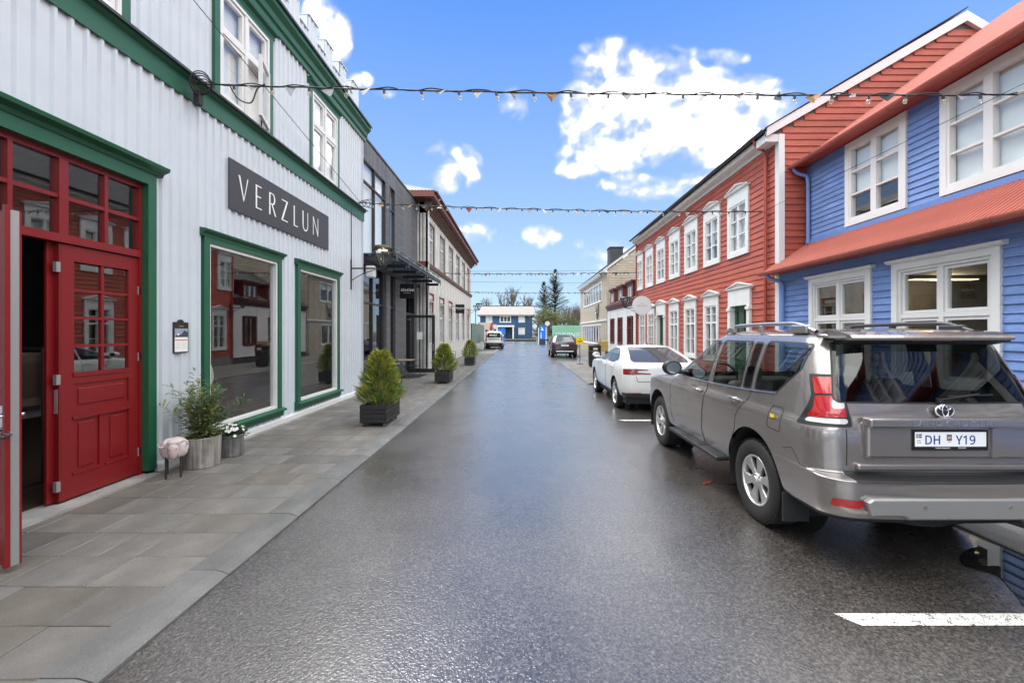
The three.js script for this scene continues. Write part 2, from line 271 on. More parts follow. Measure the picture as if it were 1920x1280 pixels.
// window: casing, frame, mullions and transoms as one mesh, its panes, sill and head as sub-parts
// o: x0,x1,y0,y1 outer casing (local x); cw casing width; cz how far it stands out; fw frame width; cols / rows = inner division as fractions; mats
function win(F, parent, o) {
  const { x0, x1, y0, y1, cw = 0.1, cz = 0.05, fw = 0.05, cols = [0.5], rows = [], casing = M.whitePaint, frame = M.whitePaint, glass = M.glass, mw = 0.05, deep = -0.05, name = 'window', sash = 0 } = o;
  const C4 = (a, b, c, d, w, z0, z1) => [bx(a, a + w, c, d, z0, z1), bx(b - w, b, c, d, z0, z1), bx(a + w, b - w, d - w, d, z0, z1), bx(a + w, b - w, c, c + w, z0, z1)];
  const ix0 = x0 + cw, ix1 = x1 - cw, iy0 = y0 + (o.cb ?? cw), iy1 = y1 - cw;
  const cs = [bx(x0, ix0, y0, y1, -0.02, cz), bx(ix1, x1, y0, y1, -0.02, cz), bx(ix0, ix1, iy1, y1, -0.02, cz - 0.002)]; if ((o.cb ?? cw) > 0) cs.push(bx(ix0, ix1, y0, iy0, -0.02, cz - 0.002));
  const fr = C4(ix0, ix1, iy0, iy1, fw, deep - 0.05, deep + 0.055);
  const fx0 = ix0 + fw, fx1 = ix1 - fw, fy0 = iy0 + fw, fy1 = iy1 - fw, X = [fx0, ...cols.map((c) => lerp(fx0, fx1, c)), fx1], Y = [fy0, ...rows.map((c) => lerp(fy0, fy1, c)), fy1];
  const colW = o.colW ?? mw, rowW = o.rowW ?? mw;
  for (let i = 1; i < X.length - 1; i++) fr.push(bx(X[i] - colW / 2, X[i] + colW / 2, fy0, fy1, deep - 0.048, deep + 0.05));
  for (let j = 1; j < Y.length - 1; j++) for (let i = 0; i + 1 < X.length; i++) fr.push(bx(X[i] + (i ? colW / 2 : 0), X[i + 1] - (i + 2 < X.length ? colW / 2 : 0), Y[j] - rowW / 2, Y[j] + rowW / 2, deep - 0.046, deep + 0.046));
  const w = part(F, parent, name, casing === frame ? [...cs, ...fr] : merge(cs), casing);
  if (casing !== frame) mesh('frame', fr, frame, w);
  for (let i = 0; i + 1 < X.length; i++) for (let j = 0; j + 1 < Y.length; j++) {
    let a = X[i] + (i ? colW / 2 : 0), b = X[i + 1] - (i + 2 < X.length ? colW / 2 : 0), c = Y[j] + (j ? rowW / 2 : 0), d = Y[j + 1] - (j + 2 < Y.length ? rowW / 2 : 0);
    if (o.skip?.(i, j)) continue;
    if (sash) { mesh('sash', C4(a + 0.004, b - 0.004, c + 0.004, d - 0.004, sash, deep - 0.03, deep + 0.03), frame, w); a += sash; b -= sash; c += sash; d -= sash; }
    const pm = mesh('pane', paneGeo(b - a, d - c), glass, w); pm.position.set((a + b) / 2, (c + d) / 2, deep - 0.005);
    if (o.bars) { // thin glazing bars inside each light: [vertical count, horizontal count]
      const g = []; for (let k = 1; k <= o.bars[0]; k++) { const x = lerp(a, b, k / (o.bars[0] + 1)); g.push(bx(x - 0.012, x + 0.012, c, d, deep - 0.02, deep + 0.02)); } for (let k = 1; k <= o.bars[1]; k++) { const y = lerp(c, d, k / (o.bars[1] + 1)); g.push(bx(a, b, y - 0.012, y + 0.012, deep - 0.022, deep + 0.022)); } if (g.length) mesh('glazing_bar', g, frame, w);
    }
  }
  if (o.blind) mesh('blind', blindGeo(ix0 + 0.02, ix1 - 0.02, lerp(iy0, iy1, 1 - o.blind), iy1 - 0.02, deep - 0.09), M.blind, w);
  if (o.curtain) mesh('curtain', [curtainGeo(ix0, ix0 + (ix1 - ix0) * o.curtain, iy0, iy1, deep - 0.16), curtainGeo(ix1 - (ix1 - ix0) * o.curtain, ix1, iy0, iy1, deep - 0.16)], M.curtain, w);
  if (o.sill) mesh('sill', profX([[-0.02, 0], [cz + 0.05, -0.014], [cz + 0.05, -0.045], [-0.02, -0.06]], x0 - 0.04, x1 + 0.04), o.sillMat ?? casing, w);
  return w;
}
function blindGeo(x0, x1, y0, y1, z) { const g = [], n = Math.max(1, Math.round((y1 - y0) / 0.05)); for (let i = 0; i < n; i++) { const y = lerp(y0, y1, (i + 0.5) / n); g.push(new THREE.PlaneGeometry(x1 - x0, 0.054).rotateX(-0.10).translate((x0 + x1) / 2, y, z)); } return merge(g); }
function curtainGeo(x0, x1, y0, y1, z) { const n = Math.max(8, Math.round((x1 - x0) / 0.02)), g = new THREE.PlaneGeometry(x1 - x0, y1 - y0, n, 1), p = g.attributes.position; for (let i = 0; i < p.count; i++) p.setZ(i, 0.018 * Math.sin(p.getX(i) * 70) + 0.01 * Math.sin(p.getX(i) * 31 + 1)); g.computeVertexNormals(); return g.translate((x0 + x1) / 2, (y0 + y1) / 2, z); }
// a room behind a facade, open towards it: floor, ceiling, back and sides with thickness
function room(F, parent, x0, x1, y0, y1, depth, mat = M.room, floor = M.floorWood, z = -0.2) {
  const r = part(F, parent, 'interior_wall', [bx(x0 - 0.1, x1 + 0.1, y0 - 0.08, y1 + 0.08, z - depth - 0.1, z - depth), bx(x0 - 0.1, x0, y0, y1, z - depth, z), bx(x1, x1 + 0.1, y0, y1, z - depth, z), bx(x0 - 0.1, x1 + 0.1, y1, y1 + 0.08, z - depth, z)], mat);
  mesh('interior_floor', bx(x0 - 0.1, x1 + 0.1, y0 - 0.08, y0, z - depth, z), floor, r); return r;
}
// ================================================================ the setting: ground, road, pavements
const KERB_L = -2.15, KERB_R = 4.04, WALK = 0.045, FL = -4.6, FR = 6.3;
const flat = (x0, x1, d0, d1, y) => uvm(new THREE.PlaneGeometry(x1 - x0, d1 - d0).rotateX(-Math.PI / 2).translate((x0 + x1) / 2, y, -(d0 + d1) / 2));
structure('ground', flat(-400, 400, -200, 600, -0.03), M.ground);
structure('road', [flat(-2.6, 4.5, -25, 62, 0), flat(-60, 90, 62, 82, 0)], M.asphalt);
structure('cross_street', flat(-60, 90, 60, 82, 0.004), M.asphalt);
structure('far_lawn', flat(-90, 120, 84, 300, 0.25), S('grass', C(0.055, 0.075, 0.03), 0.95, { map: T.concCol }));
structure('car_park', flat(-40, 60, 82, 99, 0.02), M.asphalt);
// parking bay markings: worn white paint
const bay = (x0, x1, d, w = 0.1) => { const g = new THREE.ShapeGeometry(new THREE.Shape([[x0, 0], [x1, 0], [x1, w], [x0 - 0.09, w], [x0 - 0.06, w * 0.6]].map(([a, b]) => new THREE.Vector2(a, b)))).rotateX(-Math.PI / 2).translate(0, 0.004, -d); const m = structure('bay_marking', uvm(g), M.line); return m; };
bay(2.09, 4.03, 2.66, 0.115); bay(2.09, 4.03, 8.78); bay(2.1, 4.03, 26.6); bay(2.1, 4.03, 33);
// paved build-out between the bays
const paverMats = [0, 1, 2, 3, 4, 5].map((i) => S('paver concrete ' + i, C(0.205, 0.190, 0.169).multiplyScalar([0.84, 0.94, 1, 1.06, 1.13, 0.9][i]).multiply(C([1, 1.02, 1, 0.98, 1, 1.04][i], 1, [1, 0.97, 1, 1.02, 1, 0.93][i])), 0.62, { map: T.concCol, bumpMap: T.fine, bumpScale: 0.0016 }));
const paverCache = new Map();
const paverGeo = (w, l, v) => { const k = w + '_' + l + '_' + v; if (!paverCache.has(k)) { const b = 0.006, a = w / 2 - 0.004, c = l / 2 - 0.004, p = [], q = (...f) => p.push(...f), P = [[-a, 0, -c], [a, 0, -c], [a, 0, c], [-a, 0, c], [-a + b, 0.006, -c + b], [a - b, 0.006, -c + b], [a - b, 0.006, c - b], [-a + b, 0.006, c - b], [-a, -0.03, -c], [a, -0.03, -c], [a, -0.03, c], [-a, -0.03, c]]; for (const [i, j, m, n] of [[7, 6, 5, 4], [3, 2, 6, 7], [2, 1, 5, 6], [1, 0, 4, 5], [0, 3, 7, 4], [11, 10, 2, 3], [10, 9, 1, 2], [9, 8, 0, 1], [8, 11, 3, 0]]) q(...P[i], ...P[j], ...P[m], ...P[i], ...P[m], ...P[n]); const g = new THREE.BufferGeometry(); g.setAttribute('position', new THREE.Float32BufferAttribute(p, 3)); g.computeVertexNormals(); paverCache.set(k, uvm(g, v * 3.1)); } return paverCache.get(k); };
function pave(parent, x0, x1, d0, d1, limit, y = WALK - 0.006) {
  let n = 0; const rest = [];
  for (let d = d0; d < d1 - 0.01; d += 0.4) {
    const l = Math.min(0.4, d1 - d);
    for (let x = x0; x < x1 - 0.01;) {
      let w = rnd() < 0.6 ? 0.6 : rnd() < 0.6 ? 0.4 : 0.3; if (x1 - x - w < 0.2) w = x1 - x; const yy = y + rr(-0.0016, 0.0016), cx = x + w / 2, cz = -(d + l / 2);
      if (n < limit) { const m = mesh('paver', paverGeo(+w.toFixed(3), +l.toFixed(3), Math.floor(rnd() * 4)), paverMats[Math.floor(rnd() * 6)], parent); m.position.set(cx, yy, cz); m.rotation.x = rr(-0.003, 0.003); n++; }
      else rest.push(paverGeo(+w.toFixed(3), +l.toFixed(3), 0).clone().translate(cx, yy, cz));
      x += w;
    }
  }
  if (rest.length) { const m = mesh('distant_pavers', rest, paverMats[2], parent); m.userData.kind = 'stuff'; }
}
function kerbs(parent, x, side, d0, d1, len = 1.0) { // kerb stones: flat top with a worn sloping edge towards the road
  for (let d = d0; d < d1 - 0.05; d += len) {
    const l = Math.min(len, d1 - d) - 0.008, t = WALK + 0.004 + rr(-0.002, 0.002), g = prism([[-0.29, -0.05], [0, -0.05], [0, t - 0.032], [-0.014, t - 0.022], [-0.085, t - 0.002], [-0.1, t], [-0.29, t]].map(([a, b]) => [side * a, b]).slice()[side > 0 ? 'slice' : 'reverse'](), 0, l);
    const m = mesh('kerb_stone', uvm(g, d), kerbMats[Math.floor(rnd() * 3)], parent); m.position.set(x, 0, -(d + l));
  }
}
const kerbMats = [0.9, 1, 1.12].map((k, i) => S('kerb concrete ' + i, C(0.185 * k, 0.183 * k, 0.174 * k), 0.7, { map: T.concCol, bumpMap: T.fine, bumpScale: 0.003 }));
{
  const p = structure('pavement', bx(-6.5, KERB_L - 0.02, -0.05, WALK - 0.02, -64, 25), M.joint);
  pave(p, FL - 0.02, KERB_L - 0.29, 1.8, 40, 300); kerbs(p, KERB_L, 1, 1.2, 52);
  p.userData.label = 'grey paved pavement along the white corrugated shop';
  const q = structure('pavement', bx(KERB_R + 0.02, 7.5, -0.05, WALK - 0.02, -60, 25), M.joint);
  pave(q, KERB_R + 0.29, FR + 0.02, 1.2, 52, 180); kerbs(q, KERB_R, -1, 0.4, 52);
  const b = structure('pavement_extension', bx(2.42, KERB_R - 0.01, -0.05, WALK - 0.02, -25.6, -14.9), M.joint);
  pave(b, 2.6, KERB_R + 0.0, 15.0, 25.5, 120); kerbs(b, 2.32, -1, 14.9, 25.6);
}
// standing water along the right kerb
{
  const s = new THREE.Shape(), pts = [[4.02, 1.2], [4.02, 3.55], [3.8, 3.62], [3.55, 3.5], [3.42, 3.35], [3.52, 3.22], [3.44, 3.06], [3.36, 2.93], [3.30, 2.83], [3.26, 2.60], [3.05, 2.4], [3.0, 2.0], [3.2, 1.5], [3.5, 1.2]];
  s.setFromPoints(new THREE.SplineCurve(pts.map(([a, b]) => new THREE.Vector2(a, b))).getPoints(90));
  structure('puddle', new THREE.ShapeGeometry(s).rotateX(-Math.PI / 2).translate(0, 0.0075, 0), M.puddle);
}
// ================================================================ left: white corrugated shop with green trim
{
  const F = frameL(FL), shop = thing('corrugated_shop', 'white ribbed-steel two-storey shop with green trim and red double door, at left', 'building');
  const d0 = -5, d1 = 12.6, holes = [[3.38, 5.42, 0, 3.72], [6.24, 8.27, 0.3, 3.22], [8.86, 10.93, 0.3, 3.22]];
  const ups = [0.65, 3.55, 6.47, 9.40].map((a) => [a, a + 1.52, 5.34, 7.22]);
  for (const a of [0.2, -3.4]) holes.push([a, a + 2.2, 0.3, 3.22]);
  part(F, shop, 'wall', wallGeo(d0, d1, 0, 7.8, -0.2, -0.005, [...holes, ...ups]), M.roomDark);
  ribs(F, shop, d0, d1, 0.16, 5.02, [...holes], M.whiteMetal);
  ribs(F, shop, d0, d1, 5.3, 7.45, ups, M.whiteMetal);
  // base flashing
  part(F, shop, 'base_flashing', [profX([[0, 0.02], [0.05, 0.02], [0.05, 0.13], [0.03, 0.165], [0, 0.165]], 5.46, d1), profX([[0, 0.02], [0.05, 0.02], [0.05, 0.13], [0.03, 0.165], [0, 0.165]], d0, 3.36)], M.whiteTrim);
  // band between the storeys
  const band = part(F, shop, 'belt_course', profX([[0, 5.0], [0.045, 5.0], [0.05, 5.24], [0.10, 5.27], [0.115, 5.32], [0, 5.36]], d0, d1 + 0.05), M.green);
  mesh('flashing', profX([[0.02, 5.365], [0.15, 5.325], [0.15, 5.29], [0.142, 5.29], [0.142, 5.318], [0.02, 5.358]], d0, d1 + 0.06), M.darkMetal, band);
  const cor = part(F, shop, 'cornice', profX([[0, 7.36], [0.06, 7.36], [0.06, 7.47], [0.10, 7.50], [0.12, 7.60], [0.20, 7.68], [0.22, 7.80], [0, 7.84]], d0, d1 + 0.16), M.green);
  mesh('gutter', profX([[0.0, 7.852], [0.25, 7.81], [0.25, 7.76], [0.242, 7.76], [0.242, 7.80], [0, 7.843]], d0, d1 + 0.18), M.darkMetal, cor);
  // crenellated parapet
  for (let i = 0; i < 22; i++) {
    const a = d1 - 0.42 - i * 0.84; if (a < d0) break;
    part(F, shop, 'parapet_merlon', [ribGeo(a - 0.42, a + 0.42, 7.83, 8.46, 0.16, 0.022, -0.12), ribGeo(a - 0.02, a + 0.42, 8.46, 8.84, 0.16, 0.022, -0.12), bx(a - 0.03, a + 0.43, 8.84, 8.865, -0.36, -0.08), bx(a - 0.42, a - 0.03, 8.46, 8.485, -0.36, -0.08), bx(a - 0.02, a + 0.42, 8.46, 8.84, -0.34, -0.13)], M.whiteMetal);
  }
  part(F, shop, 'roof', [bx(d0, d1, 7.6, 7.82, -8, -0.21), bx(d0, d1, 7.82, 8.45, -0.34, -0.13)], M.roofDark);
  part(F, shop, 'side_wall', [bx(d1 - 0.2, d1 - 0.002, 0, 7.8, -8, -0.2), bx(d0, d0 + 0.2, 0, 7.8, -8, -0.2), bx(d0, d1, 0, 7.8, -8.2, -8)], M.whiteTrim);
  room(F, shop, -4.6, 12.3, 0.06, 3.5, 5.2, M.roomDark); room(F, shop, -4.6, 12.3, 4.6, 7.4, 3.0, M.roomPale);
  part(F, shop, 'ceiling_fill', bx(d0 + 0.2, d1 - 0.2, 3.62, 4.48, -7.8, -0.2), M.roomDark);
  part(F, shop, 'end_fill', bx(11.2, 12.3, 0.06, 3.5, -5.4, -0.22), M.roomDark);
  part(F, shop, 'corner_board', bx(d1 - 0.045, d1 + 0.03, 0.1, 7.4, -0.1, 0.03), M.whiteMetal);
  // upper windows: two casements with fixed lights above
  ups.forEach(([a, b], i) => {
    const w = win(F, shop, { x0: a, x1: b, y0: 5.34, y1: 7.2, cw: 0.115, cb: 0.02, cz: 0.05, fw: 0.05, cols: [0.5], rows: [0.62], mw: 0.075, sash: 0.055, casing: M.green, frame: M.whitePaint, deep: -0.005, skip: i === 2 ? (p, q) => p === 1 && q === 0 : null, blind: 1 });
    mesh('head', profX([[0, 7.17], [0.055, 7.17], [0.06, 7.22], [0.12, 7.25], [0.13, 7.29], [0, 7.32]], a - 0.05, b + 0.05), M.green, w);
    if (i === 2) { // the right-hand casement stands open
      const cx = b - 0.165, c = 5.42, d = 5.42 + 1.02, ww = 0.60, g = new THREE.Group(); g.name = 'open_casement'; w.add(g); g.position.set(cx, 0, 0.06); g.rotation.y = 0.32;
      const ca = mesh('casement_sash', [bx(-ww, -ww + 0.06, c, d, -0.025, 0.025), bx(-0.06, 0, c, d, -0.025, 0.025), bx(-ww + 0.06, -0.06, c, c + 0.06, -0.025, 0.025), bx(-ww + 0.06, -0.06, d - 0.06, d, -0.025, 0.025)], M.whitePaint, w); ca.position.set(cx, 0, 0.06); ca.rotation.y = 0.32; w.remove(g);
      const pn_ = mesh('pane', paneGeo(ww - 0.12, d - c - 0.12), M.glass, w); pn_.position.set(cx, 0, 0.06); pn_.rotation.y = 0.32; pn_.geometry = pn_.geometry.clone().translate(-ww / 2, (c + d) / 2, 0);
    }
  });
  // shop windows
  for (const [a, b, y0, y1] of [...holes.slice(1)]) {
    const w = win(F, shop, { x0: a, x1: b, y0: y0 + 0.05, y1, cw: 0.115, cb: 0.02, cz: 0.06, fw: 0.045, cols: [], rows: [], casing: M.green, frame: M.whitePaint, deep: -0.02 });
    mesh('sill', profX([[0, y0 + 0.07], [0.13, y0 + 0.045], [0.13, y0 + 0.01], [0.07, y0], [0.06, y0 - 0.09], [0, y0 - 0.09]], a - 0.03, b + 0.05), M.green, w);
    mesh('head', profX([[0, y1 - 0.04], [0.065, y1 - 0.04], [0.07, y1 + 0.0], [0.12, y1 + 0.03], [0.13, y1 + 0.06], [0, y1 + 0.085]], a - 0.06, b + 0.06), M.green, w);
  }
  // ---- the red double door with its many-paned transom
  const ent = part(F, shop, 'door_surround', [bx(5.30, 5.42, 0.1, 3.6, -0.12, 0.06), bx(3.36, 3.46, 0.1, 3.6, -0.12, 0.06), bx(3.36, 5.42, 3.60, 3.74, -0.12, 0.058), profX([[0, 3.74], [0.07, 3.74], [0.09, 3.78], [0.16, 3.81], [0.17, 3.85], [0, 3.90]], 3.28, 5.5)], M.green);
  const z0 = -0.10, z1 = -0.02, fr = [bx(3.46, 3.52, 0.06, 3.60, z0, z1), bx(5.26, 5.30, 0.06, 3.60, z0, z1), bx(3.52, 5.26, 3.54, 3.60, z0, z1), bx(3.52, 5.26, 2.70, 2.78, z0, z1 + 0.02), bx(4.34, 4.43, 2.78, 3.54, z0, z1 + 0.01)];
  for (const [a, b] of [[3.52, 4.34], [4.43, 5.26]]) { fr.push(bx((a + b) / 2 - 0.02, (a + b) / 2 + 0.02, 2.78, 3.54, z0 + 0.02, z1)); for (const [p, q] of [[a, (a + b) / 2 - 0.02], [(a + b) / 2 + 0.02, b]]) { fr.push(bx(p, q, 3.14, 3.18, z0 + 0.02, z1 - 0.002)); for (const [c, d] of [[2.78, 3.14], [3.18, 3.54]]) { const m = mesh('transom_pane', paneGeo(q - p, d - c), M.glass, ent); m.position.set((p + q) / 2, (c + d) / 2, -0.06); } } }
  mesh('transom_frame', fr, M.red, ent);
  mesh('threshold', bx(3.4, 5.36, 0.04, 0.066, -0.2, 0.16), S('pale concrete', C(0.42, 0.41, 0.39), 0.8, { map: T.concCol }), ent);
  const leaf = (parent, sx) => { // a door leaf, hinge at local x = 0, width 0.885, z = thickness; built lying along +x*sx
    const w = 0.885, t = 0.045, X = (a, b) => (sx > 0 ? [a, b] : [-b, -a]), B = (a, b, c, d, e, f) => bx(...X(a, b), c, d, e, f);
    const g = [B(0, 0.13, 0.09, 2.69, -t / 2, t / 2), B(w - 0.13, w, 0.09, 2.69, -t / 2, t / 2), B(0.13, w - 0.13, 2.53, 2.69, -t / 2, t / 2), B(0.13, w - 0.13, 0.09, 0.33, -t / 2, t / 2), B(0.13, w - 0.13, 1.26, 1.36, -t / 2, t / 2), B(0.13, w - 0.13, 0.90, 0.985, -t / 2, t / 2), B(0.40, 0.485, 0.33, 0.90, -t / 2, t / 2)];
    const d = mesh('door_leaf', g, M.red, parent), bars = [B(w / 2 - 0.016, w / 2 + 0.016, 1.36, 2.53, -0.018, 0.018)];
    for (let k = 1; k < 4; k++) for (const [a, b] of [[0.13, w / 2 - 0.016], [w / 2 + 0.016, w - 0.13]]) bars.push(B(a, b, 1.36 + k * 0.2925 - 0.014, 1.36 + k * 0.2925 + 0.014, -0.017, 0.017));
    mesh('glazing_bar', bars, M.red, d);
    for (let k = 0; k < 4; k++) for (const [a, b] of [[0.13, w / 2 - 0.016], [w / 2 + 0.016, w - 0.13]]) { const [p, q] = X(a, b), m = mesh('pane', paneGeo(q - p, 0.264), M.glass, d); m.position.set((p + q) / 2, 1.36 + (k + 0.5) * 0.2925, 0); }
    for (const [a, b, c, e] of [[0.13, w - 0.13, 0.985, 1.26], [0.13, 0.40, 0.33, 0.90], [0.485, w - 0.13, 0.33, 0.90]]) { const [p, q] = X(a, b); mesh('panel', [bx(p, q, c, e, -0.008, 0.008), ...[[1, 0.008, 0.02], [-1, -0.02, -0.008]].map(([, u, v]) => rbx(p + 0.05, q - 0.05, c + 0.05, e - 0.05, u - 0.006, v, 0.009))], M.red, d); }
    for (const q of [[0.11, w - 0.11, 0.893, 0.925, -0.036, 0.036], [0.115, w - 0.115, 1.335, 1.375, -0.033, 0.033], [0.11, 0.42, 0.322, 0.345, -0.034, 0.034], [0.465, w - 0.11, 0.322, 0.345, -0.034, 0.034]]) mesh('panel_moulding', B(...q), M.red, d);
    return d;
  };
  const shut = leaf(shop, -1); F.put(shut); shut.position.add(V(-0.055, 0, -5.262)); shut.name = 'door';
  for (const y of [2.3, 1.5, 0.35]) mesh('hinge', bx(-0.012, 0.018, y - 0.05, y + 0.05, -0.012, 0.035), M.alu, shut);
  mesh('edge_strip', [bx(-0.905, -0.887, 0.09, 2.69, -0.03, 0.022), bx(-0.97, -0.905, 0.09, 2.69, -0.055, -0.03)], M.red, shut);
  mesh('lock_plate', bx(-0.912, -0.9065, 0.98, 1.22, -0.02, 0.012), M.alu, shut); for (const y of [0.25, 1.32, 2.45]) mesh('bolt_bracket', bx(-0.94, -0.9, y - 0.05, y + 0.05, 0.0, 0.035), M.alu, shut);
  // the other leaf stands wide open across the pavement
  const open = leaf(shop, 1); open.name = 'open_door'; open.position.set(FL + 0.02, 0, -3.44); open.rotation.y = -0.29;
  mesh('edge_strip', [bx(0.886, 0.905, 0.09, 2.69, -0.03, 0.02)], M.alu, open);
  mesh('edge_bead', [bx(0.885, 0.907, 0.09, 2.69, -0.042, -0.030), bx(0.885, 0.912, 0.09, 2.72, 0.02, 0.05)], M.red, open);
  const hd = mesh('handle', [rod(V(0.82, 1.18, 0.02), V(0.82, 1.18, 0.09), 0.012), rod(V(0.82, 1.18, 0.085), V(0.70, 1.18, 0.09), 0.011), rod(V(0.82, 1.18, -0.02), V(0.82, 1.18, -0.09), 0.012), rod(V(0.82, 1.18, -0.085), V(0.70, 1.18, -0.09), 0.011), bx(0.795, 0.845, 1.06, 1.26, 0.022, 0.03), bx(0.795, 0.845, 1.06, 1.26, -0.03, -0.022)], M.chrome, open);
  const links = []; for (let i = 0; i < 13; i++) { const t = i / 12; links.push(new THREE.TorusGeometry(0.017, 0.004, 6, 12).scale(1.35, 0.85, 1).rotateX(i % 2 ? 1.4 : 0.2).translate(0.72 + t * 0.24, 1.05 + 0.02 * Math.cos(t * 6), 0.075 - t * 0.03)); } mesh('chain', links, M.steel, open);
  // clothes and shelves inside the shop
  const rack = thing('clothes_rack', 'dark rail of hanging clothes seen through the open red doorway', 'clothes rack', [-6.2, 0.06, -5.0]);
  mesh('rail', [rod(V(-0.7, 1.55, 0), V(0.7, 1.55, 0), 0.015), rod(V(-0.7, 0, 0), V(-0.7, 1.55, 0), 0.015), rod(V(0.7, 0, 0), V(0.7, 1.55, 0), 0.015), bx(-0.72, -0.68, 0, 0.03, -0.25, 0.25), bx(0.68, 0.72, 0, 0.03, -0.25, 0.25)], M.darkMetal, rack);
  for (let i = 0; i < 11; i++) { const x = -0.6 + i * 0.12, w = 0.42, l = rr(0.6, 0.95), c = [C(0.05, 0.055, 0.07), C(0.18, 0.17, 0.16), C(0.10, 0.07, 0.05), C(0.30, 0.29, 0.28)][i % 4], g = prism([[-w / 2, -l], [w / 2, -l], [w / 2 - 0.02, -0.12], [w / 2 + 0.09, -0.45], [w / 2 + 0.02, -0.5], [w / 2 - 0.05, -0.03], [0.06, 0], [-0.06, 0], [-w / 2 + 0.05, -0.03], [-w / 2 - 0.02, -0.5], [-w / 2 - 0.09, -0.45], [-w / 2 + 0.02, -0.12]].reverse(), -0.03, 0.03, 0.012).rotateY(Math.PI / 2); const m = mesh('garment', g, S('cloth', c, 0.95), rack); m.position.set(x, 1.5, 0); m.rotation.y = rr(-0.15, 0.15); }
  const man = thing('display_torso', 'light grey knitted jacket on a display torso inside the larger shop window', 'mannequin', [-5.35, 0.06, -7.0]);
  mesh('stand', [cyl(0, 0, 0.03, 0, 0.16), cyl(0, 0.03, 0.8, 0, 0.015)], M.darkMetal, man);
  mesh('jacket', [new THREE.LatheGeometry([[0.20, 0.78], [0.21, 0.9], [0.19, 1.05], [0.22, 1.25], [0.20, 1.38], [0.09, 1.45], [0.07, 1.5]].map(([a, b]) => new THREE.Vector2(a, b)), 24).scale(1, 1, 0.65), tube([V(0.17, 1.38, 0), V(0.27, 1.2, 0.02), V(0.28, 1.0, 0.08), V(0.18, 0.88, 0.18)], 0.055, 10), tube([V(-0.17, 1.38, 0), V(-0.28, 1.2, 0.02), V(-0.29, 1.0, 0.06), V(-0.2, 0.86, 0.16)], 0.055, 10)], S('grey knit', C(0.42, 0.43, 0.42), 0.95, { bumpMap: T.wool, bumpScale: 0.01 }), man); man.rotation.y = 1.2;
    const foot = part(F, shop, 'footing_strip', bx(5.46, 12.6, 0.02, WALK + 0.006, 0.0, 0.14), S('pale footing', C(0.33, 0.32, 0.30), 0.85, { map: T.concCol }));
  rebase(shop, FL - 2, 0, -4);

  // ---- sign board over the windows
  const sign = thing('shop_sign', 'long dark grey sign with tall thin white capitals on white ribbed wall', 'sign');
  part(F, sign, 'board', rbx(6.79, 10.30, 3.73, 4.53, 0.026, 0.05, 0.004), S('sign grey', C(0.038, 0.036, 0.038), 0.5));
  const Lt = { V: [[[0, 1], [0.10, 1], [0.40, 0.06], [0.36, 0]], [[0.36, 0], [0.40, 0.06], [0.70, 1], [0.655, 1]]], E: [[[0, 0], [0.09, 0], [0.09, 1], [0, 1]], [[0.09, 0.955], [0.46, 0.955], [0.46, 1], [0.09, 1]], [[0.09, 0.5], [0.42, 0.5], [0.42, 0.545], [0.09, 0.545]], [[0.09, 0], [0.48, 0], [0.48, 0.045], [0.09, 0.045]]], Z: [[[0.03, 0.955], [0.6, 0.955], [0.6, 1], [0.03, 1]], [[0, 0], [0.60, 0], [0.60, 0.045], [0, 0.045]], [[0.0, 0.045], [0.11, 0.045], [0.6, 0.955], [0.49, 0.955]]], L: [[[0, 0], [0.09, 0], [0.09, 1], [0, 1]], [[0.09, 0], [0.46, 0], [0.46, 0.045], [0.09, 0.045]]], N: [[[0, 0], [0.045, 0], [0.045, 1], [0, 1]], [[0.62, 0], [0.665, 0], [0.665, 1], [0.62, 1]], [[0.045, 1], [0.045, 0.88], [0.62, 0], [0.62, 0.12]].reverse()] };
  const arc = (cx, cy, rx, ry, a0, a1, w, n = 18) => { const o = [], q = []; for (let i = 0; i <= n; i++) { const t = lerp(a0, a1, i / n); o.push([cx + rx * Math.cos(t), cy + ry * Math.sin(t)]); q.push([cx + (rx - w(i / n)) * Math.cos(t), cy + (ry - w(i / n) * 0.8) * Math.sin(t)]); } return [...o, ...q.reverse()]; };
  Lt.R = [[[0, 0], [0.09, 0], [0.09, 1], [0, 1]], [[0.09, 0.955], [0.28, 0.955], [0.28, 1], [0.09, 1]], [[0.09, 0.48], [0.28, 0.48], [0.28, 0.525], [0.09, 0.525]], arc(0.28, 0.74, 0.25, 0.26, -Math.PI / 2, Math.PI / 2, (t) => 0.045 + 0.045 * Math.sin(t * Math.PI)), [[0.20, 0.48], [0.30, 0.48], [0.62, 0], [0.51, 0]]];
  Lt.U = [[[0, 0.3], [0.09, 0.3], [0.09, 1], [0, 1]], [[0.60, 0.3], [0.645, 0.3], [0.645, 1], [0.60, 1]], arc(0.3225, 0.3, 0.3225, 0.32, Math.PI, 2 * Math.PI, (t) => lerp(0.09, 0.045, t))];
  const lm = S('sign lettering', C(0.82, 0.82, 0.81), 0.45); let x = 7.0; const hh = 0.40;
  for (const [ch, gap] of [['V', 0.15], ['E', 0.17], ['R', 0.13], ['Z', 0.17], ['L', 0.13], ['U', 0.17], ['N', 0]]) { const shp = Lt[ch], wd = Math.max(...shp.flat().map((p) => p[0])); part(F, sign, 'letter', shp.map((o) => prism(o.map(([a, b]) => [x + a * hh * 0.88, 3.93 + b * hh]), 0.0505, 0.058)), lm); x += wd * hh * 0.88 + gap + 0.06; }
  rebase(sign, FL + 0.04, 4.1, -8.5);

  // ---- menu holder by the door
  const menu = thing('menu_holder', 'small black wall-mounted notice holder with a card, between door and window', 'notice');
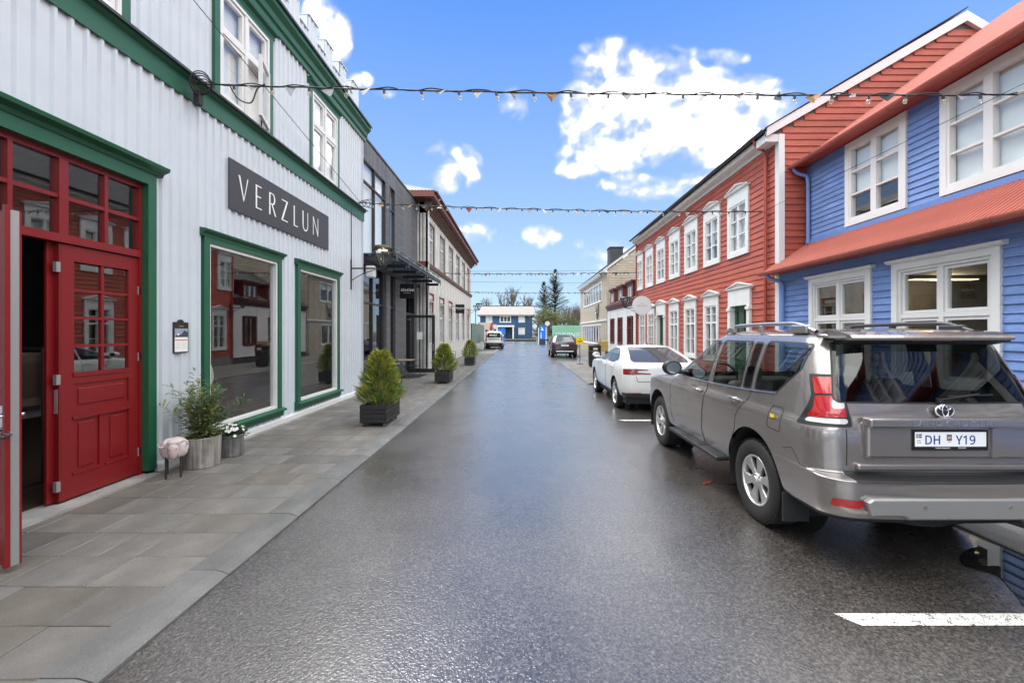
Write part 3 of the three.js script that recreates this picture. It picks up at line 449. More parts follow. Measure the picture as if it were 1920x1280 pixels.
  part(F, menu, 'backboard', [rbx(5.70, 5.96, 1.52, 1.93, 0.024, 0.045, 0.006), prism(new Array(13).fill(0).map((_, i) => [5.83 + 0.05 * Math.cos(i / 12 * Math.PI), 1.925 + 0.04 * Math.sin(i / 12 * Math.PI)]), 0.024, 0.044)], M.black);
  const ct = canvasTex(256, 352, (g, w, h) => { g.fillStyle = '#e4e2de'; g.fillRect(0, 0, w, h); const gr = g.createLinearGradient(0, 0, w, 130); g.fillStyle = '#8d97a3'; g.fillRect(0, 0, w, 132); g.fillStyle = '#39434f'; g.beginPath(); g.moveTo(0, 132); g.lineTo(60, 70); g.lineTo(120, 95); g.lineTo(190, 25); g.lineTo(256, 60); g.lineTo(256, 132); g.fill(); g.fillStyle = '#dfe3e6'; g.beginPath(); g.moveTo(40, 90); g.lineTo(60, 70); g.lineTo(95, 84); g.lineTo(70, 110); g.fill(); g.fillStyle = '#b5686a'; g.fillRect(8, 168, 240, 16); g.fillStyle = '#a9a6a4'; for (let i = 0; i < 8; i++) { g.fillRect(24, 208 + i * 14, 90, 3); g.fillRect(132, 208 + i * 14, 96, 3); } });
  const card = part(F, menu, 'card', quad(0.225, 0.31), printed('printed card', ct)); card.position.add(V(0.047, 1.69, -5.83)); card.rotation.y = Math.PI / 2;
  const gold = part(F, menu, 'gold_badge', bx(5.79, 5.87, 1.868, 1.884, 0.046, 0.048), S('gold print', C(0.35, 0.24, 0.06), 0.4, { metal: 0.6 }));
  rebase(menu, FL + 0.03, 1.72, -5.83);
}
// ================================================================ right: blue boarded house
// half-round gutter or downpipe profiles
const gutterGeo = (x0, x1, y, z, r = 0.065) => { const s = new THREE.Shape(); s.absarc(0, 0, r, Math.PI, 2 * Math.PI); s.absarc(0, 0, r - 0.008, 2 * Math.PI, Math.PI, true); return new THREE.ExtrudeGeometry(s, { depth: x1 - x0, bevelEnabled: false, curveSegments: 12 }).rotateY(Math.PI / 2).translate(x0, y, z); };
// a roof plane of profiled steel, from (z0, y0) at the eave up to (z1, y1)
function roofSheets(F, parent, a, b, z0, y0, z1, y1, mat, pitch = 0.08, dep = 0.018, width = 1.0, name = 'roof_sheet') {
  const len = Math.hypot(z1 - z0, y1 - y0), ang = Math.atan2(y1 - y0, -(z1 - z0));
  for (let x = a; x < b - 0.01; x += width) { const g = ribGeo(x, Math.min(b, x + width), 0, len, pitch, dep).rotateX(-(Math.PI / 2 - ang)).translate(0, y0, z0); part(F, parent, name, g, mat); }
}
{
  const F = frameR(FR), h = thing('blue_house', 'blue boarded house with red steel roofs and white windows, at right', 'building');
  const a = -9, b = 10.52, up = -0.65; // upper wall set back
  const low = [[7.76, 9.42], [5.66, 7.32], [2.9, 4.56], [0.4, 2.06], [-2.6, -0.9], [-5.6, -3.9]].map(([p, q]) => [...F.s(p, q), 0.95, 2.93]);
  const upw = [[7.78, 9.24], [5.69, 7.15], [3.0, 4.46], [0.4, 1.86], [-2.6, -1.1], [-5.6, -4.1]].map(([p, q]) => [...F.s(p, q), 4.05, 5.72]);
  const [x0, x1] = F.s(a, b);
  part(F, h, 'wall', wallGeo(x0, x1, 0, 3.3, -0.2, -0.005, low), M.roomDark);
  const U = { s: F.s, put: (m) => { F.put(m); m.position.x -= up; return m; } };
  part(U, h, 'upper_wall', wallGeo(x0, x1, 3.3, 5.95, -0.2, -0.005, upw), M.roomDark);
  boards(F, h, x0, x1 - 0.0, 0.35, 3.12, 0.122, low, M.blueBoard);
  boards(U, h, x0, x1 - 0.0, 3.88, 5.82, 0.112, upw, M.blueBoard);
  part(F, h, 'plinth', bx(x0, x1, 0, 0.34, -0.05, 0.02), M.kerb);
  part(F, h, 'corner_board', bx(x0 - 0.01, x0 + 0.09, 0.3, 3.15, -0.05, 0.035), M.bluePaint);
  part(U, h, 'apron_board', bx(x0, x1, 3.90, 4.0, 0.0, 0.05), M.bluePaint);
  part(F, h, 'fascia', bx(x0, x1, 3.05, 3.2, 0.0, 0.03), M.bluePaint);
  // pent roof between the storeys, main roof
  roofSheets(F, h, x0 - 0.16, x1, 0.36, 3.23, -0.66, 3.93, M.roofRed);
  part(F, h, 'pent_soffit', profX([[0.34, 3.2], [0.34, 3.215], [-0.64, 3.9], [-0.64, 3.3], [0, 3.18]], x0 - 0.15, x1), M.redPaint);
  const g1 = part(F, h, 'gutter', gutterGeo(x0 - 0.2, x1, 3.23, 0.40, 0.068), M.roofRed);
  for (let x = x0 + 0.5; x < x1; x += 1.15) mesh('gutter_bracket', new THREE.TorusGeometry(0.073, 0.007, 6, 10, Math.PI).rotateZ(Math.PI).rotateY(Math.PI / 2).translate(x, 3.23, 0.40), M.roofRed, g1);
  roofSheets(U, h, x0 - 0.2, x1, 0.36, 5.79, -4.9, 9.6, M.roofRed);
  part(U, h, 'soffit', profX([[0.33, 5.76], [0.33, 5.775], [-0.02, 6.03], [-0.02, 5.80]], x0 - 0.18, x1), M.redPaint);
  part(U, h, 'roof_deck', profX([[0.30, 5.775], [-4.9, 9.55], [-10, 5.8], [-0.2, 5.8]], x0 - 0.1, x1), M.redPaint);
  const g2 = part(U, h, 'gutter', gutterGeo(x0 - 0.25, x1, 5.80, 0.40, 0.07), M.roofRed);
  for (let x = x0 + 0.5; x < x1; x += 1.15) mesh('gutter_bracket', new THREE.TorusGeometry(0.075, 0.007, 6, 10, Math.PI).rotateZ(Math.PI).rotateY(Math.PI / 2).translate(x, 5.8, 0.40), M.roofRed, g2);
  part(U, h, 'downpipe', [tube([V(x0 + 0.02, 5.74, 0.36), V(x0 + 0.05, 5.62, 0.28), V(x0 + 0.12, 5.52, 0.1), V(x0 + 0.14, 5.4, 0.075)], 0.042, 12), cyl(x0 + 0.14, 3.9, 5.42, 0.075, 0.042)], M.bluePaint);
  part(F, h, 'downpipe', [tube([V(x0 + 0.05, 3.18, 0.38), V(x0 + 0.08, 3.08, 0.3), V(x0 + 0.2, 2.98, 0.12), V(x0 + 0.22, 2.86, 0.08)], 0.042, 12), cyl(x0 + 0.22, 0.1, 2.88, 0.08, 0.042)], M.bluePaint);
  low.forEach(([p, q], i) => {
    const w = win(F, h, { x0: p, x1: q, y0: 0.95, y1: 2.93, cw: 0.105, cz: 0.055, fw: 0.045, cols: [0.5], rows: [0.57], mw: 0.07, sash: 0.045, deep: -0.03, sill: 1 });
    mesh('head', profX([[0, 2.93], [0.075, 2.93], [0.11, 2.955], [0.115, 2.985], [0, 3.0]], p - 0.07, q + 0.07), M.whitePaint, w);
  });
  upw.forEach(([p, q], i) => win(U, h, { x0: p, x1: q, y0: 4.02, y1: 5.76, cw: 0.11, cz: 0.055, fw: 0.05, cols: [0.5], rows: [1 / 3, 2 / 3], mw: 0.04, colW: 0.13, rowW: 0.035, deep: -0.01, blind: [0.62, 1, 1, 0.4, 1, 0.5][i] }));
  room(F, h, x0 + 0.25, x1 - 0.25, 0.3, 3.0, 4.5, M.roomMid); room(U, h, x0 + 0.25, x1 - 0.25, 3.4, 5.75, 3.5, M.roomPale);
  part(F, h, 'end_wall', [bx(x1 - 0.2, x1, 0, 5.9, -9.8, -0.2), bx(x0, x0 + 0.2, 0, 5.9, -9.8, -0.85), bx(x0, x1, 0, 5.9, -10, -9.8), bx(x0 + 0.2, x1 - 0.2, 3.1, 3.3, -9.8, -0.2)], M.bluePaint);
  // ceiling lights in the ground floor, lit
  rebase(h, FR + 3, 0, -1);
}
// warm ceiling panels glowing inside the blue house, seen through its right-hand window
for (const d of [9.35]) {
  const p = thing('ceiling_lamp', 'glowing warm strip lamp on the ceiling behind the blue house window', 'lamp', [9.1, 2.93, -d]);
  mesh('housing', bx(-0.7, 0.7, 0.0, 0.06, -0.10, 0.10), M.whitePaint, p); mesh('diffuser', bx(-0.68, 0.68, -0.012, -0.001, -0.09, 0.09), S('lamp diffuser', C(0.9, 0.8, 0.6), 0.6, { emissive: C(1, 0.78, 0.45), emissiveIntensity: 1.6 }), p);
  const l = new THREE.PointLight(new THREE.Color(1, 0.8, 0.5), 2); l.position.set(0, -0.1, 0); l.castShadow = true; p.add(l);
}

// ================================================================ right: long red boarded house with pedimented white windows
{
  const F = frameR(FR), h = thing('red_house', 'long red boarded house with white pedimented windows, right of the street', 'building');
  const a = 10.58, b = 23.4, G = frameZ(a), [x0, x1] = F.s(a, b); // x1 = near end (-10.58)
  const wd = []; for (let i = 0; i < 7; i++) wd.push(12.52 + i * 1.72);
  const half = 0.60, upH = wd.map((d) => [...F.s(d - half, d + half), 3.98, 5.62]);
  const lowD = [[12.42, 'door'], [14.3], [16.05], [17.75], [19.35, 'door'], [20.85], [22.35]];
  const lowH = lowD.map(([d, k]) => [...F.s(d - (k ? 0.62 : 0.55), d + (k ? 0.62 : 0.55)), k ? 0.45 : 0.85, k ? 3.0 : 2.78]);
  part(F, h, 'wall', wallGeo(x0, x1, 0, 6.6, -0.2, -0.005, [...upH, ...lowH]), M.roomDark);
  boards(F, h, x0, x1, 0.5, 6.5, 0.158, [...upH, ...lowH], M.redBoard);
  part(F, h, 'plinth', bx(x0, x1, 0, 0.48, -0.05, 0.03), M.kerb);
  // gable end towards the viewer
  const ridgeX = 10.8, eaveY = 6.55, ridgeY = 9.2, sl = (ridgeY - eaveY) / (ridgeX - FR);
  boards(G, h, FR, 15.3, 0.5, 9.15, 0.158, [], M.redBoard, 0, (y) => y < eaveY + 0.1 ? [FR + 0.02, 15.3] : [FR + (y - 0.13 - eaveY) / sl + 0.02, 15.3 - (y - 0.13 - eaveY) / sl]);
  part(G, h, 'gable_wall', prism([[FR, 0], [15.3, 0], [15.3, eaveY], [ridgeX, ridgeY], [FR, eaveY]], -0.2, -0.004), M.redPaint);
  part(G, h, 'corner_board', bx(FR - 0.03, FR + 0.11, 0.4, 6.6, -0.12, 0.045), M.whiteTrim);
  part(G, h, 'barge_board', [prism([[FR - 0.34, eaveY - 0.02], [FR - 0.34, eaveY + 0.02 - 0.36 * 0 + 0.16], [ridgeX, ridgeY + 0.36], [ridgeX, ridgeY + 0.12]], 0.0, 0.09), prism([[ridgeX, ridgeY + 0.36], [15.7, eaveY + 0.12], [15.7, eaveY - 0.1], [ridgeX, ridgeY + 0.12]], 0, 0.09)], M.whiteTrim);
  part(G, h, 'eave_return', bx(FR - 0.34, FR + 0.02, 6.42, 6.60, -0.4, 0.03), M.whiteTrim);
  // roof, eaves cornice and gutter
  roofSheets(F, h, x0, x1 + 0.12, 0.40, 6.70, -4.5, 9.62, M.roofDark, 0.16, 0.02);
  part(F, h, 'roof_back', prism([[FR - 0.3, 6.66], [ridgeX, ridgeY + 0.3], [15.7, 6.6], [15.3, 6.5], [FR, 6.5]], 0, b - a).translate(0, 0, 0), M.roofDark); { const m = h.children[h.children.length - 1]; m.position.set(0, 0, -b); m.rotation.y = 0; }
  part(F, h, 'eaves_board', profX([[0, 6.44], [0.05, 6.44], [0.08, 6.50], [0.26, 6.54], [0.30, 6.60], [0.30, 6.66], [0, 6.66]], x0, x1 - 0.02), M.whiteTrim);
  const gt = part(F, h, 'gutter', gutterGeo(x0, x1 + 0.06, 6.70, 0.40, 0.06), M.darkMetal);
  part(F, h, 'downpipe', [tube([V(x1 - 0.45, 6.66, 0.38), V(x1 - 0.45, 6.5, 0.3), V(x1 - 0.45, 6.38, 0.12), V(x1 - 0.45, 6.2, 0.08)], 0.04, 10), cyl(x1 - 0.45, 0.3, 6.22, 0.08, 0.04)], M.redPaint);
  part(F, h, 'downpipe', cyl(x0 + 0.08, 0.3, 6.5, 0.08, 0.04), M.redPaint);
  upH.forEach(([p, q], i) => {
    const w = win(F, h, { x0: p, x1: q, y0: 3.98, y1: 5.62, cw: 0.14, cz: 0.06, fw: 0.05, cols: [0.5], rows: [1 / 3, 2 / 3], mw: 0.035, colW: 0.085, rowW: 0.035, deep: -0.015, blind: i % 3 === 1 ? 0.5 : 1, sill: 1 });
    pedimentFor(w, p, q, 5.62);
  });
  function pedimentFor(w, p, q, y, hgt = 0.22) { // frieze, moulded shelf and low triangle
    mesh('frieze', bx(p + 0.005, q - 0.005, y + 0.002, y + hgt, -0.02, 0.055), M.whitePaint, w);
    mesh('pediment', [profX([[0, y + hgt], [0.075, y + hgt], [0.12, y + hgt + 0.03], [0.12, y + hgt + 0.05], [0, y + hgt + 0.05]], p - 0.08, q + 0.08), prism([[p - 0.06, y + hgt + 0.05], [q + 0.06, y + hgt + 0.05], [(p + q) / 2, y + hgt + 0.17]], 0, 0.07), prism([[p - 0.1, y + hgt + 0.052], [p - 0.06, y + hgt + 0.052], [(p + q) / 2, y + hgt + 0.172], [q + 0.06, y + hgt + 0.052], [q + 0.1, y + hgt + 0.052], [(p + q) / 2, y + hgt + 0.215]].reverse(), 0, 0.13)], M.whitePaint, w);
  }
  lowH.forEach(([p, q], i) => {
    if (!lowD[i][1]) { const w = win(F, h, { x0: p, x1: q, y0: 0.85, y1: 2.78, cw: 0.12, cz: 0.06, fw: 0.05, cols: [0.5], rows: [0.68], mw: 0.05, colW: 0.085, rowW: 0.06, bars: [0, 1], deep: -0.015, curtain: 0.0, sill: 1 }); pedimentFor(w, p, q, 2.78, 0.18); return; }
    const d = part(F, h, 'door_surround', [bx(p, p + 0.15, 0.45, 2.55, -0.15, 0.09), bx(q - 0.15, q, 0.45, 2.55, -0.15, 0.09), bx(p - 0.02, p + 0.17, 2.42, 2.5, -0.1, 0.12), bx(q - 0.17, q + 0.02, 2.42, 2.5, -0.1, 0.12), bx(p, q, 2.55, 3.0, -0.15, 0.08)], M.whitePaint);
    pedimentFor(d, p - 0.04, q + 0.04, 2.99, 0.02);
    const A = p + 0.15, B = q - 0.15;
    const dr = mesh('door', [bx(A, A + 0.11, 0.47, 2.55, -0.12, -0.06), bx(B - 0.11, B, 0.47, 2.55, -0.12, -0.06), bx(A + 0.11, B - 0.11, 2.42, 2.55, -0.12, -0.06), bx(A + 0.11, B - 0.11, 0.47, 1.3, -0.115, -0.065), bx((A + B) / 2 - 0.05, (A + B) / 2 + 0.05, 1.3, 2.42, -0.12, -0.06)], M.green, d);
    for (const [u, v] of [[A + 0.11, (A + B) / 2 - 0.05], [(A + B) / 2 + 0.05, B - 0.11]]) { const m = mesh('door_pane', paneGeo(v - u, 1.12), M.glass, d); m.position.set((u + v) / 2, 1.86, -0.09); }
    mesh('step', [bx(p + 0.05, q - 0.05, 0.045, 0.25, 0.03, 0.62), bx(p + 0.05, q - 0.05, 0.25, 0.45, 0.031, 0.34)], M.kerb, d);
  });
  room(F, h, x0 + 0.25, x1 - 0.25, 0.5, 3.2, 3.5, M.room); room(F, h, x0 + 0.25, x1 - 0.25, 3.6, 6.3, 2.5, M.roomPale);
  part(F, h, 'end_wall', [bx(x0, x0 + 0.2, 0, 6.5, -8.8, -0.2), bx(x0, x1 - 0.25, 0, 6.5, -9, -8.8), bx(x0 + 0.2, x1 - 0.22, 3.3, 3.5, -8.8, -0.2)], M.redPaint);
  rebase(h, FR + 4.5, 0, -17);
}

// ================================================================ right: low white house with dark red dormers
{
  const F = frameR(FR), h = thing('dormer_house', 'small white house with dark red windows and red dormers beyond the red house', 'building');
  const a = 23.46, b = 31.4, [x0, x1] = F.s(a, b), wl = [[24.2, 25.7], [26.7, 28.2], [29.0, 30.5]].map(([p, q]) => [...F.s(p, q), 1.0, 2.72]);
  part(F, h, 'wall', wallGeo(x0, x1, 0, 3.5, -0.2, -0.005, wl), M.roomDark);
  boards(F, h, x0, x1, 0.4, 3.3, 0.15, wl, [M.whitePaint, M.whiteTrim]);
  part(F, h, 'belt_course', profX([[0, 3.28], [0.05, 3.28], [0.06, 3.42], [0.16, 3.48], [0.18, 3.62], [0, 3.66]], x0, x1), M.rustRed);
  wl.forEach(([p, q]) => { const w = win(F, h, { x0: p + 0.2, x1: q - 0.2, y0: 1.0, y1: 2.72, cw: 0.09, fw: 0.06, cols: [0.5], rows: [0.62], mw: 0.05, casing: M.rustRed, frame: M.rustRed, curtain: 0.3, sill: 1 }); });
  wl.forEach(([p, q]) => part(F, h, 'pilaster', [bx(p - 0.12, p + 0.12, 0.4, 3.25, 0, 0.05)], M.whitePaint));
  roofSheets(F, h, x0, x1, 0.1, 3.66, -4, 6.1, M.roofDark, 0.16); part(F, h, 'roof_deck', profX([[0.05, 3.6], [-4, 6.03], [-8, 3.6]], x0, x1), M.roofDark);
  for (const [p, q] of [[24.3, 25.6], [26.7, 28.0], [29.1, 30.4]]) {
    const [u, v] = F.s(p, q), dm = part(F, h, 'dormer', [bx(u, u + 0.14, 3.66, 4.62, -1.4, 0.02), bx(v - 0.14, v, 3.66, 4.62, -1.4, 0.02), bx(u + 0.14, v - 0.14, 4.44, 4.62, -1.4, 0.018), bx(u + 0.14, v - 0.14, 3.66, 3.82, -1.4, 0.018), bx(u - 0.06, v + 0.06, 4.56, 4.62, -1.5, 0.08), bx(u - 0.11, v + 0.11, 4.62, 4.72, -1.5, 0.14)], M.rustRed);
    mesh('window_frame', [bx(u + 0.14, u + 0.22, 3.82, 4.44, -0.06, 0.0), bx(v - 0.22, v - 0.14, 3.82, 4.44, -0.06, 0.0), bx((u + v) / 2 - 0.05, (u + v) / 2 + 0.05, 3.82, 4.44, -0.06, 0)], M.whitePaint, dm);
    for (const [c, d] of [[u + 0.22, (u + v) / 2 - 0.05], [(u + v) / 2 + 0.05, v - 0.22]]) { const m = mesh('pane', paneGeo(d - c, 0.62), M.glass, dm); m.position.set((c + d) / 2, 4.13, -0.03); }
    mesh('lining', bx(u + 0.15, v - 0.15, 3.83, 4.43, -1.39, -1.3), M.roomPale, dm);
  }
  room(F, h, x0 + 0.25, x1 - 0.25, 0.4, 3.2, 3, M.room); part(F, h, 'end_wall', [bx(x0, x0 + 0.2, 0, 3.5, -7.8, -0.2), bx(x1 - 0.2, x1, 0, 3.5, -7.8, -0.2), bx(x0, x1, 0, 3.5, -8, -7.8)], M.whitePaint);
  rebase(h, FR + 4, 0, -27.4);
}
// ================================================================ right: cream house with gable and chimney
{
  const F = frameR(FR), G = frameZ(31.6), h = thing('cream_house', 'cream two-storey house with long window strips and grey chimney', 'building');
  const a = 31.6, b = 45.6, [x0, x1] = F.s(a, b), up = [...F.s(33.6, 43.2), 4.15, 5.72], lo = [...F.s(33.8, 44.2), 0.75, 2.42];
  part(F, h, 'wall', [wallGeo(x0, x1, 0, 6.25, -0.25, 0, [up, lo])], M.cream);
  part(F, h, 'band', bx(x0, x1, 2.62, 2.74, 0, 0.05), M.whitePaint);
  part(F, h, 'eaves_board', profX([[0, 6.05], [0.22, 6.12], [0.24, 6.3], [0, 6.34]], x0 - 0.2, x1 + 0.1), M.whitePaint);
  win(F, h, { x0: up[0], x1: up[1], y0: up[2], y1: up[3], cw: 0.08, fw: 0.06, cols: [1 / 7, 2 / 7, 3 / 7, 4 / 7, 5 / 7, 6 / 7], rows: [], mw: 0.16, cz: 0.04, curtain: 0.0, blind: 0.35 });
  win(F, h, { x0: lo[0], x1: lo[1], y0: lo[2], y1: lo[3], cw: 0.08, fw: 0.06, cols: [1 / 8, 2 / 8, 3 / 8, 4 / 8, 5 / 8, 6 / 8, 7 / 8], rows: [], mw: 0.18, cz: 0.04 });
  boards(G, h, FR, 16, 0.3, 10.4, 0.18, [], M.creamBoard, 0, (y) => y < 6.3 ? [FR + 0.1, 15.9] : [FR + 0.1 + (y - 6.3) / 0.72, 15.9 - (y - 6.3) / 0.72]);
  part(G, h, 'gable_wall', prism([[FR, 0], [16, 0], [16, 6.3], [11.15, 9.75], [FR, 6.3]], -0.25, -0.004), M.cream);
  part(G, h, 'corner_board', bx(FR - 0.02, FR + 0.12, 0.2, 6.3, -0.1, 0.05), M.cream);
  part(G, h, 'barge_board', prism([[FR - 0.3, 6.14], [FR - 0.3, 6.34], [11.15, 10.1], [16.3, 6.34], [16.3, 6.14], [11.15, 9.88]].reverse(), 0, 0.08), M.whitePaint);
  part(G, h, 'roof', [prism([[FR - 0.34, 6.345], [FR - 0.34, 6.42], [11.15, 10.2], [16.3, 6.42], [16.3, 6.345], [11.15, 10.11]].reverse(), -14.1, 0.14)], M.roofDark);
  const ch = part(G, h, 'chimney', [bx(7.15, 8.2, 6.6, 8.52, -4.2, -3.1)], S('chimney slate', C(0.07, 0.072, 0.078), 0.7, { map: T.concCol }));
  mesh('flue_cap', bx(7.1, 8.25, 8.52, 8.6, -4.25, -3.05), M.darkMetal, ch);
  room(F, h, x0 + 0.3, x1 - 0.3, 0.3, 2.7, 3, M.room); room(F, h, x0 + 0.3, x1 - 0.3, 3.4, 5.9, 3, M.roomPale);
  part(F, h, 'end_wall', [bx(x0, x0 + 0.2, 0, 6.3, -9.6, -0.25), bx(x0, x1 - 0.3, 0, 6.3, -9.8, -9.6)], M.cream);
  // metal emblem on the wall: bent outline of a bird-like mark
  const em = part(F, h, 'wall_emblem', [[[36.2, 3.9], [35.8, 3.5], [35.3, 3.75], [34.9, 3.3]], [[36.0, 3.5], [35.5, 3.2], [35.0, 3.5], [34.6, 4.0]], [[35.9, 3.2], [35.6, 2.95], [35.2, 3.0], [35.0, 3.2]], [[35.7, 3.95], [35.4, 3.6], [35.3, 3.3]]].map((c) => tube(c.map(([d, y]) => V(-d, y, 0.08)), 0.05, 6, 16)), M.steel);
  rebase(h, FR + 5, 0, -38);
}
// ================================================================ left: grey modern cafe with steel canopy
{
  const X = -4.7, F = frameL(X), h = thing('grey_cafe', 'grey boarded modern shop with tall glazing and steel canopy', 'building');
  const a = 12.66, b = 19.7, up = [[12.8, 15.05, 4.1, 7.0], [15.55, 16.15, 4.1, 7.05]], lo = [[12.75, 14.9, 0.1, 3.95], [15.5, 16.1, 0.1, 3.95], [17.75, 19.3, 0.1, 3.4]];
  const B = { s: F.s, put: (m) => { F.put(m); m.position.x -= 0.03; return m; } };
  part(F, h, 'upper_wall', wallGeo(a, b, 4.0, 7.6, -0.5, -0.005, up), M.roomDark);
  for (let x = a; x < b; x += 0.14) { const ho = up.filter((u) => u[0] < x + 0.07 && u[1] > x + 0.07).map((u) => [u[2], u[3]]); for (const [p, q] of cut(4.0, 7.62, ho)) part(F, h, 'board', bx(x + 0.004, x + 0.136, p, q, -0.004, rr(0.016, 0.022)), M.greyPanel[Math.floor(rnd() * 3)]); }
  part(F, h, 'parapet_cap', bx(a, b, 7.62, 7.68, -0.55, 0.05), M.darkMetal);
  part(B, h, 'ground_wall', wallGeo(a, b, 0, 4.0, -0.25, 0, lo), M.greyPanel[1]);
  part(B, h, 'column', [bx(15.0, 15.45, 0.05, 4.0, 0.005, 0.10)], M.greyPanel[2]); part(B, h, 'column', bx(16.15, 17.65, 0.05, 4.0, 0.004, 0.08), M.greyPanel[0]);
  for (const [i, [p, q, c, d]] of up.entries()) win(F, h, { x0: p, x1: q, y0: c, y1: d, cw: 0.02, cz: 0.024, fw: 0.025, cols: i ? [] : [0.5], rows: i ? [0.72] : [0.78], mw: 0.04, casing: M.darkMetal, frame: M.darkMetal, deep: -0.022, blind: 1 });
  for (const [i, [p, q, c, d]] of lo.slice(0, 2).entries()) win(B, h, { x0: p, x1: q, y0: c, y1: d, cw: 0.04, cz: 0.03, fw: 0.04, cols: i ? [] : [0.5], rows: [0.68], mw: 0.05, casing: M.darkMetal, frame: M.darkMetal, deep: -0.025 });
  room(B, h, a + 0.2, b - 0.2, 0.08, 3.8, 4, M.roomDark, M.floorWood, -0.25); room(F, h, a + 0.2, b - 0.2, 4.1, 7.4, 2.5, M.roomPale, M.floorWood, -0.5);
  // doorway posts and the glass door standing open across the pavement
  part(B, h, 'door_frame', [bx(17.75, 17.85, 0.06, 3.4, -0.1, 0.03), bx(19.2, 19.3, 0.06, 3.4, -0.1, 0.03), bx(17.85, 19.2, 3.3, 3.4, -0.1, 0.03), bx(17.85, 19.2, 2.5, 2.6, -0.1, 0.03)], M.black);
  const dr = mesh('glass_door', [bx(0, 0.13, 0.1, 2.47, -0.03, 0.03), bx(1.03, 1.15, 0.1, 2.47, -0.03, 0.03), bx(0.13, 1.03, 2.36, 2.47, -0.03, 0.03), bx(0.13, 1.03, 0.1, 0.26, -0.03, 0.03)], M.black, h); dr.position.set(-4.70, 0.02, -18.0);
  { const m = mesh('pane', paneGeo(0.9, 2.1), M.glass, dr); m.position.set(0.58, 1.31, 0); mesh('handle', rod(V(1.09, 1.0, 0.07), V(1.09, 1.3, 0.07), 0.018), M.chrome, dr); const p = mesh('notice', quad(0.24, 0.3), S('paper', C(0.8, 0.8, 0.8), 0.9), dr); p.position.set(0.52, 1.62, 0.006); mesh('closer', bx(0.02, 0.16, 2.25, 2.33, 0.03, 0.08), M.steel, dr); }
  // canopy
  const cn = part(F, h, 'canopy', [bx(a + 0.1, 19.9, 4.02, 4.12, 0.95, 1.03), bx(a + 0.1, 19.9, 3.80, 3.92, 0.02, 0.1)], M.darkMetal);
  for (let i = 0; i < 6; i++) { const x = a + 0.18 + i * 1.4; mesh('canopy_arm', prism([[0.0, 3.78], [1.02, 3.90], [1.02, 4.02], [0.0, 3.98]], x - 0.03, x + 0.03).rotateY(-Math.PI / 2).scale(1, 1, 1), M.darkMetal, cn).visible = true; const arm = cn.children[cn.children.length - 1]; arm.geometry = bx(x - 0.03, x + 0.03, 3.9, 4.01, 0.1, 0.95); mesh('canopy_clip', bx(x - 0.025, x + 0.025, 3.9, 4.16, 1.031, 1.05), M.steel, cn); if (i < 5) mesh('canopy_pane', bx(x + 0.02, x + 1.38, 4.125, 4.137, 0.02, 1.06), S('canopy glass', C(0.42, 0.50, 0.55), 0.08, { transmission: 0.75 }), cn); }
  mesh('canopy_truss', [...Array(14)].map((_, i) => rod(V(a + 0.2 + i * 0.5, 4.12 + (i % 2) * 0.16, 1.0), V(a + 0.7 + i * 0.5, 4.12 + ((i + 1) % 2) * 0.16, 1.0), 0.014, 6)).concat([rod(V(a + 0.1, 4.29, 1.0), V(19.9, 4.29, 1.0), 0.018, 6)]), M.steel, cn);
  part(F, h, 'roof', [bx(a, b, 7.3, 7.6, -9, -0.5), bx(a, a + 0.2, 0, 7.3, -9, -0.86), bx(b - 0.2, b, 0, 7.3, -9, -0.86), bx(a, b, 0, 7.3, -9.2, -9)], M.darkMetal);
  part(F, h, 'soffit', bx(a, b, 3.95, 4.0, -0.6, 0), M.darkMetal);
  rebase(h, X - 3, 0, -16);
  const mat = thing('door_mat', 'dark doormat at the open glass cafe door', 'mat', [-4.3, WALK + 0.004, -17.2]); mesh('mat_pile', rbx(-0.45, 0.45, 0, 0.015, -0.7, 0.7, 0.006), M.blackMatt, mat);
  const ls = thing('outdoor_speaker', 'white rounded box light under the cafe canopy beside the lantern', 'wall light', [-4.45, 3.4, -12.9]); mesh('body', rbx(-0.14, 0.14, 0, 0.36, -0.1, 0.1, 0.05, 3), M.whiteTrim, ls); mesh('bracket', bx(-0.30, -0.13, 0.14, 0.2, -0.03, 0.03), M.steel, ls);
}
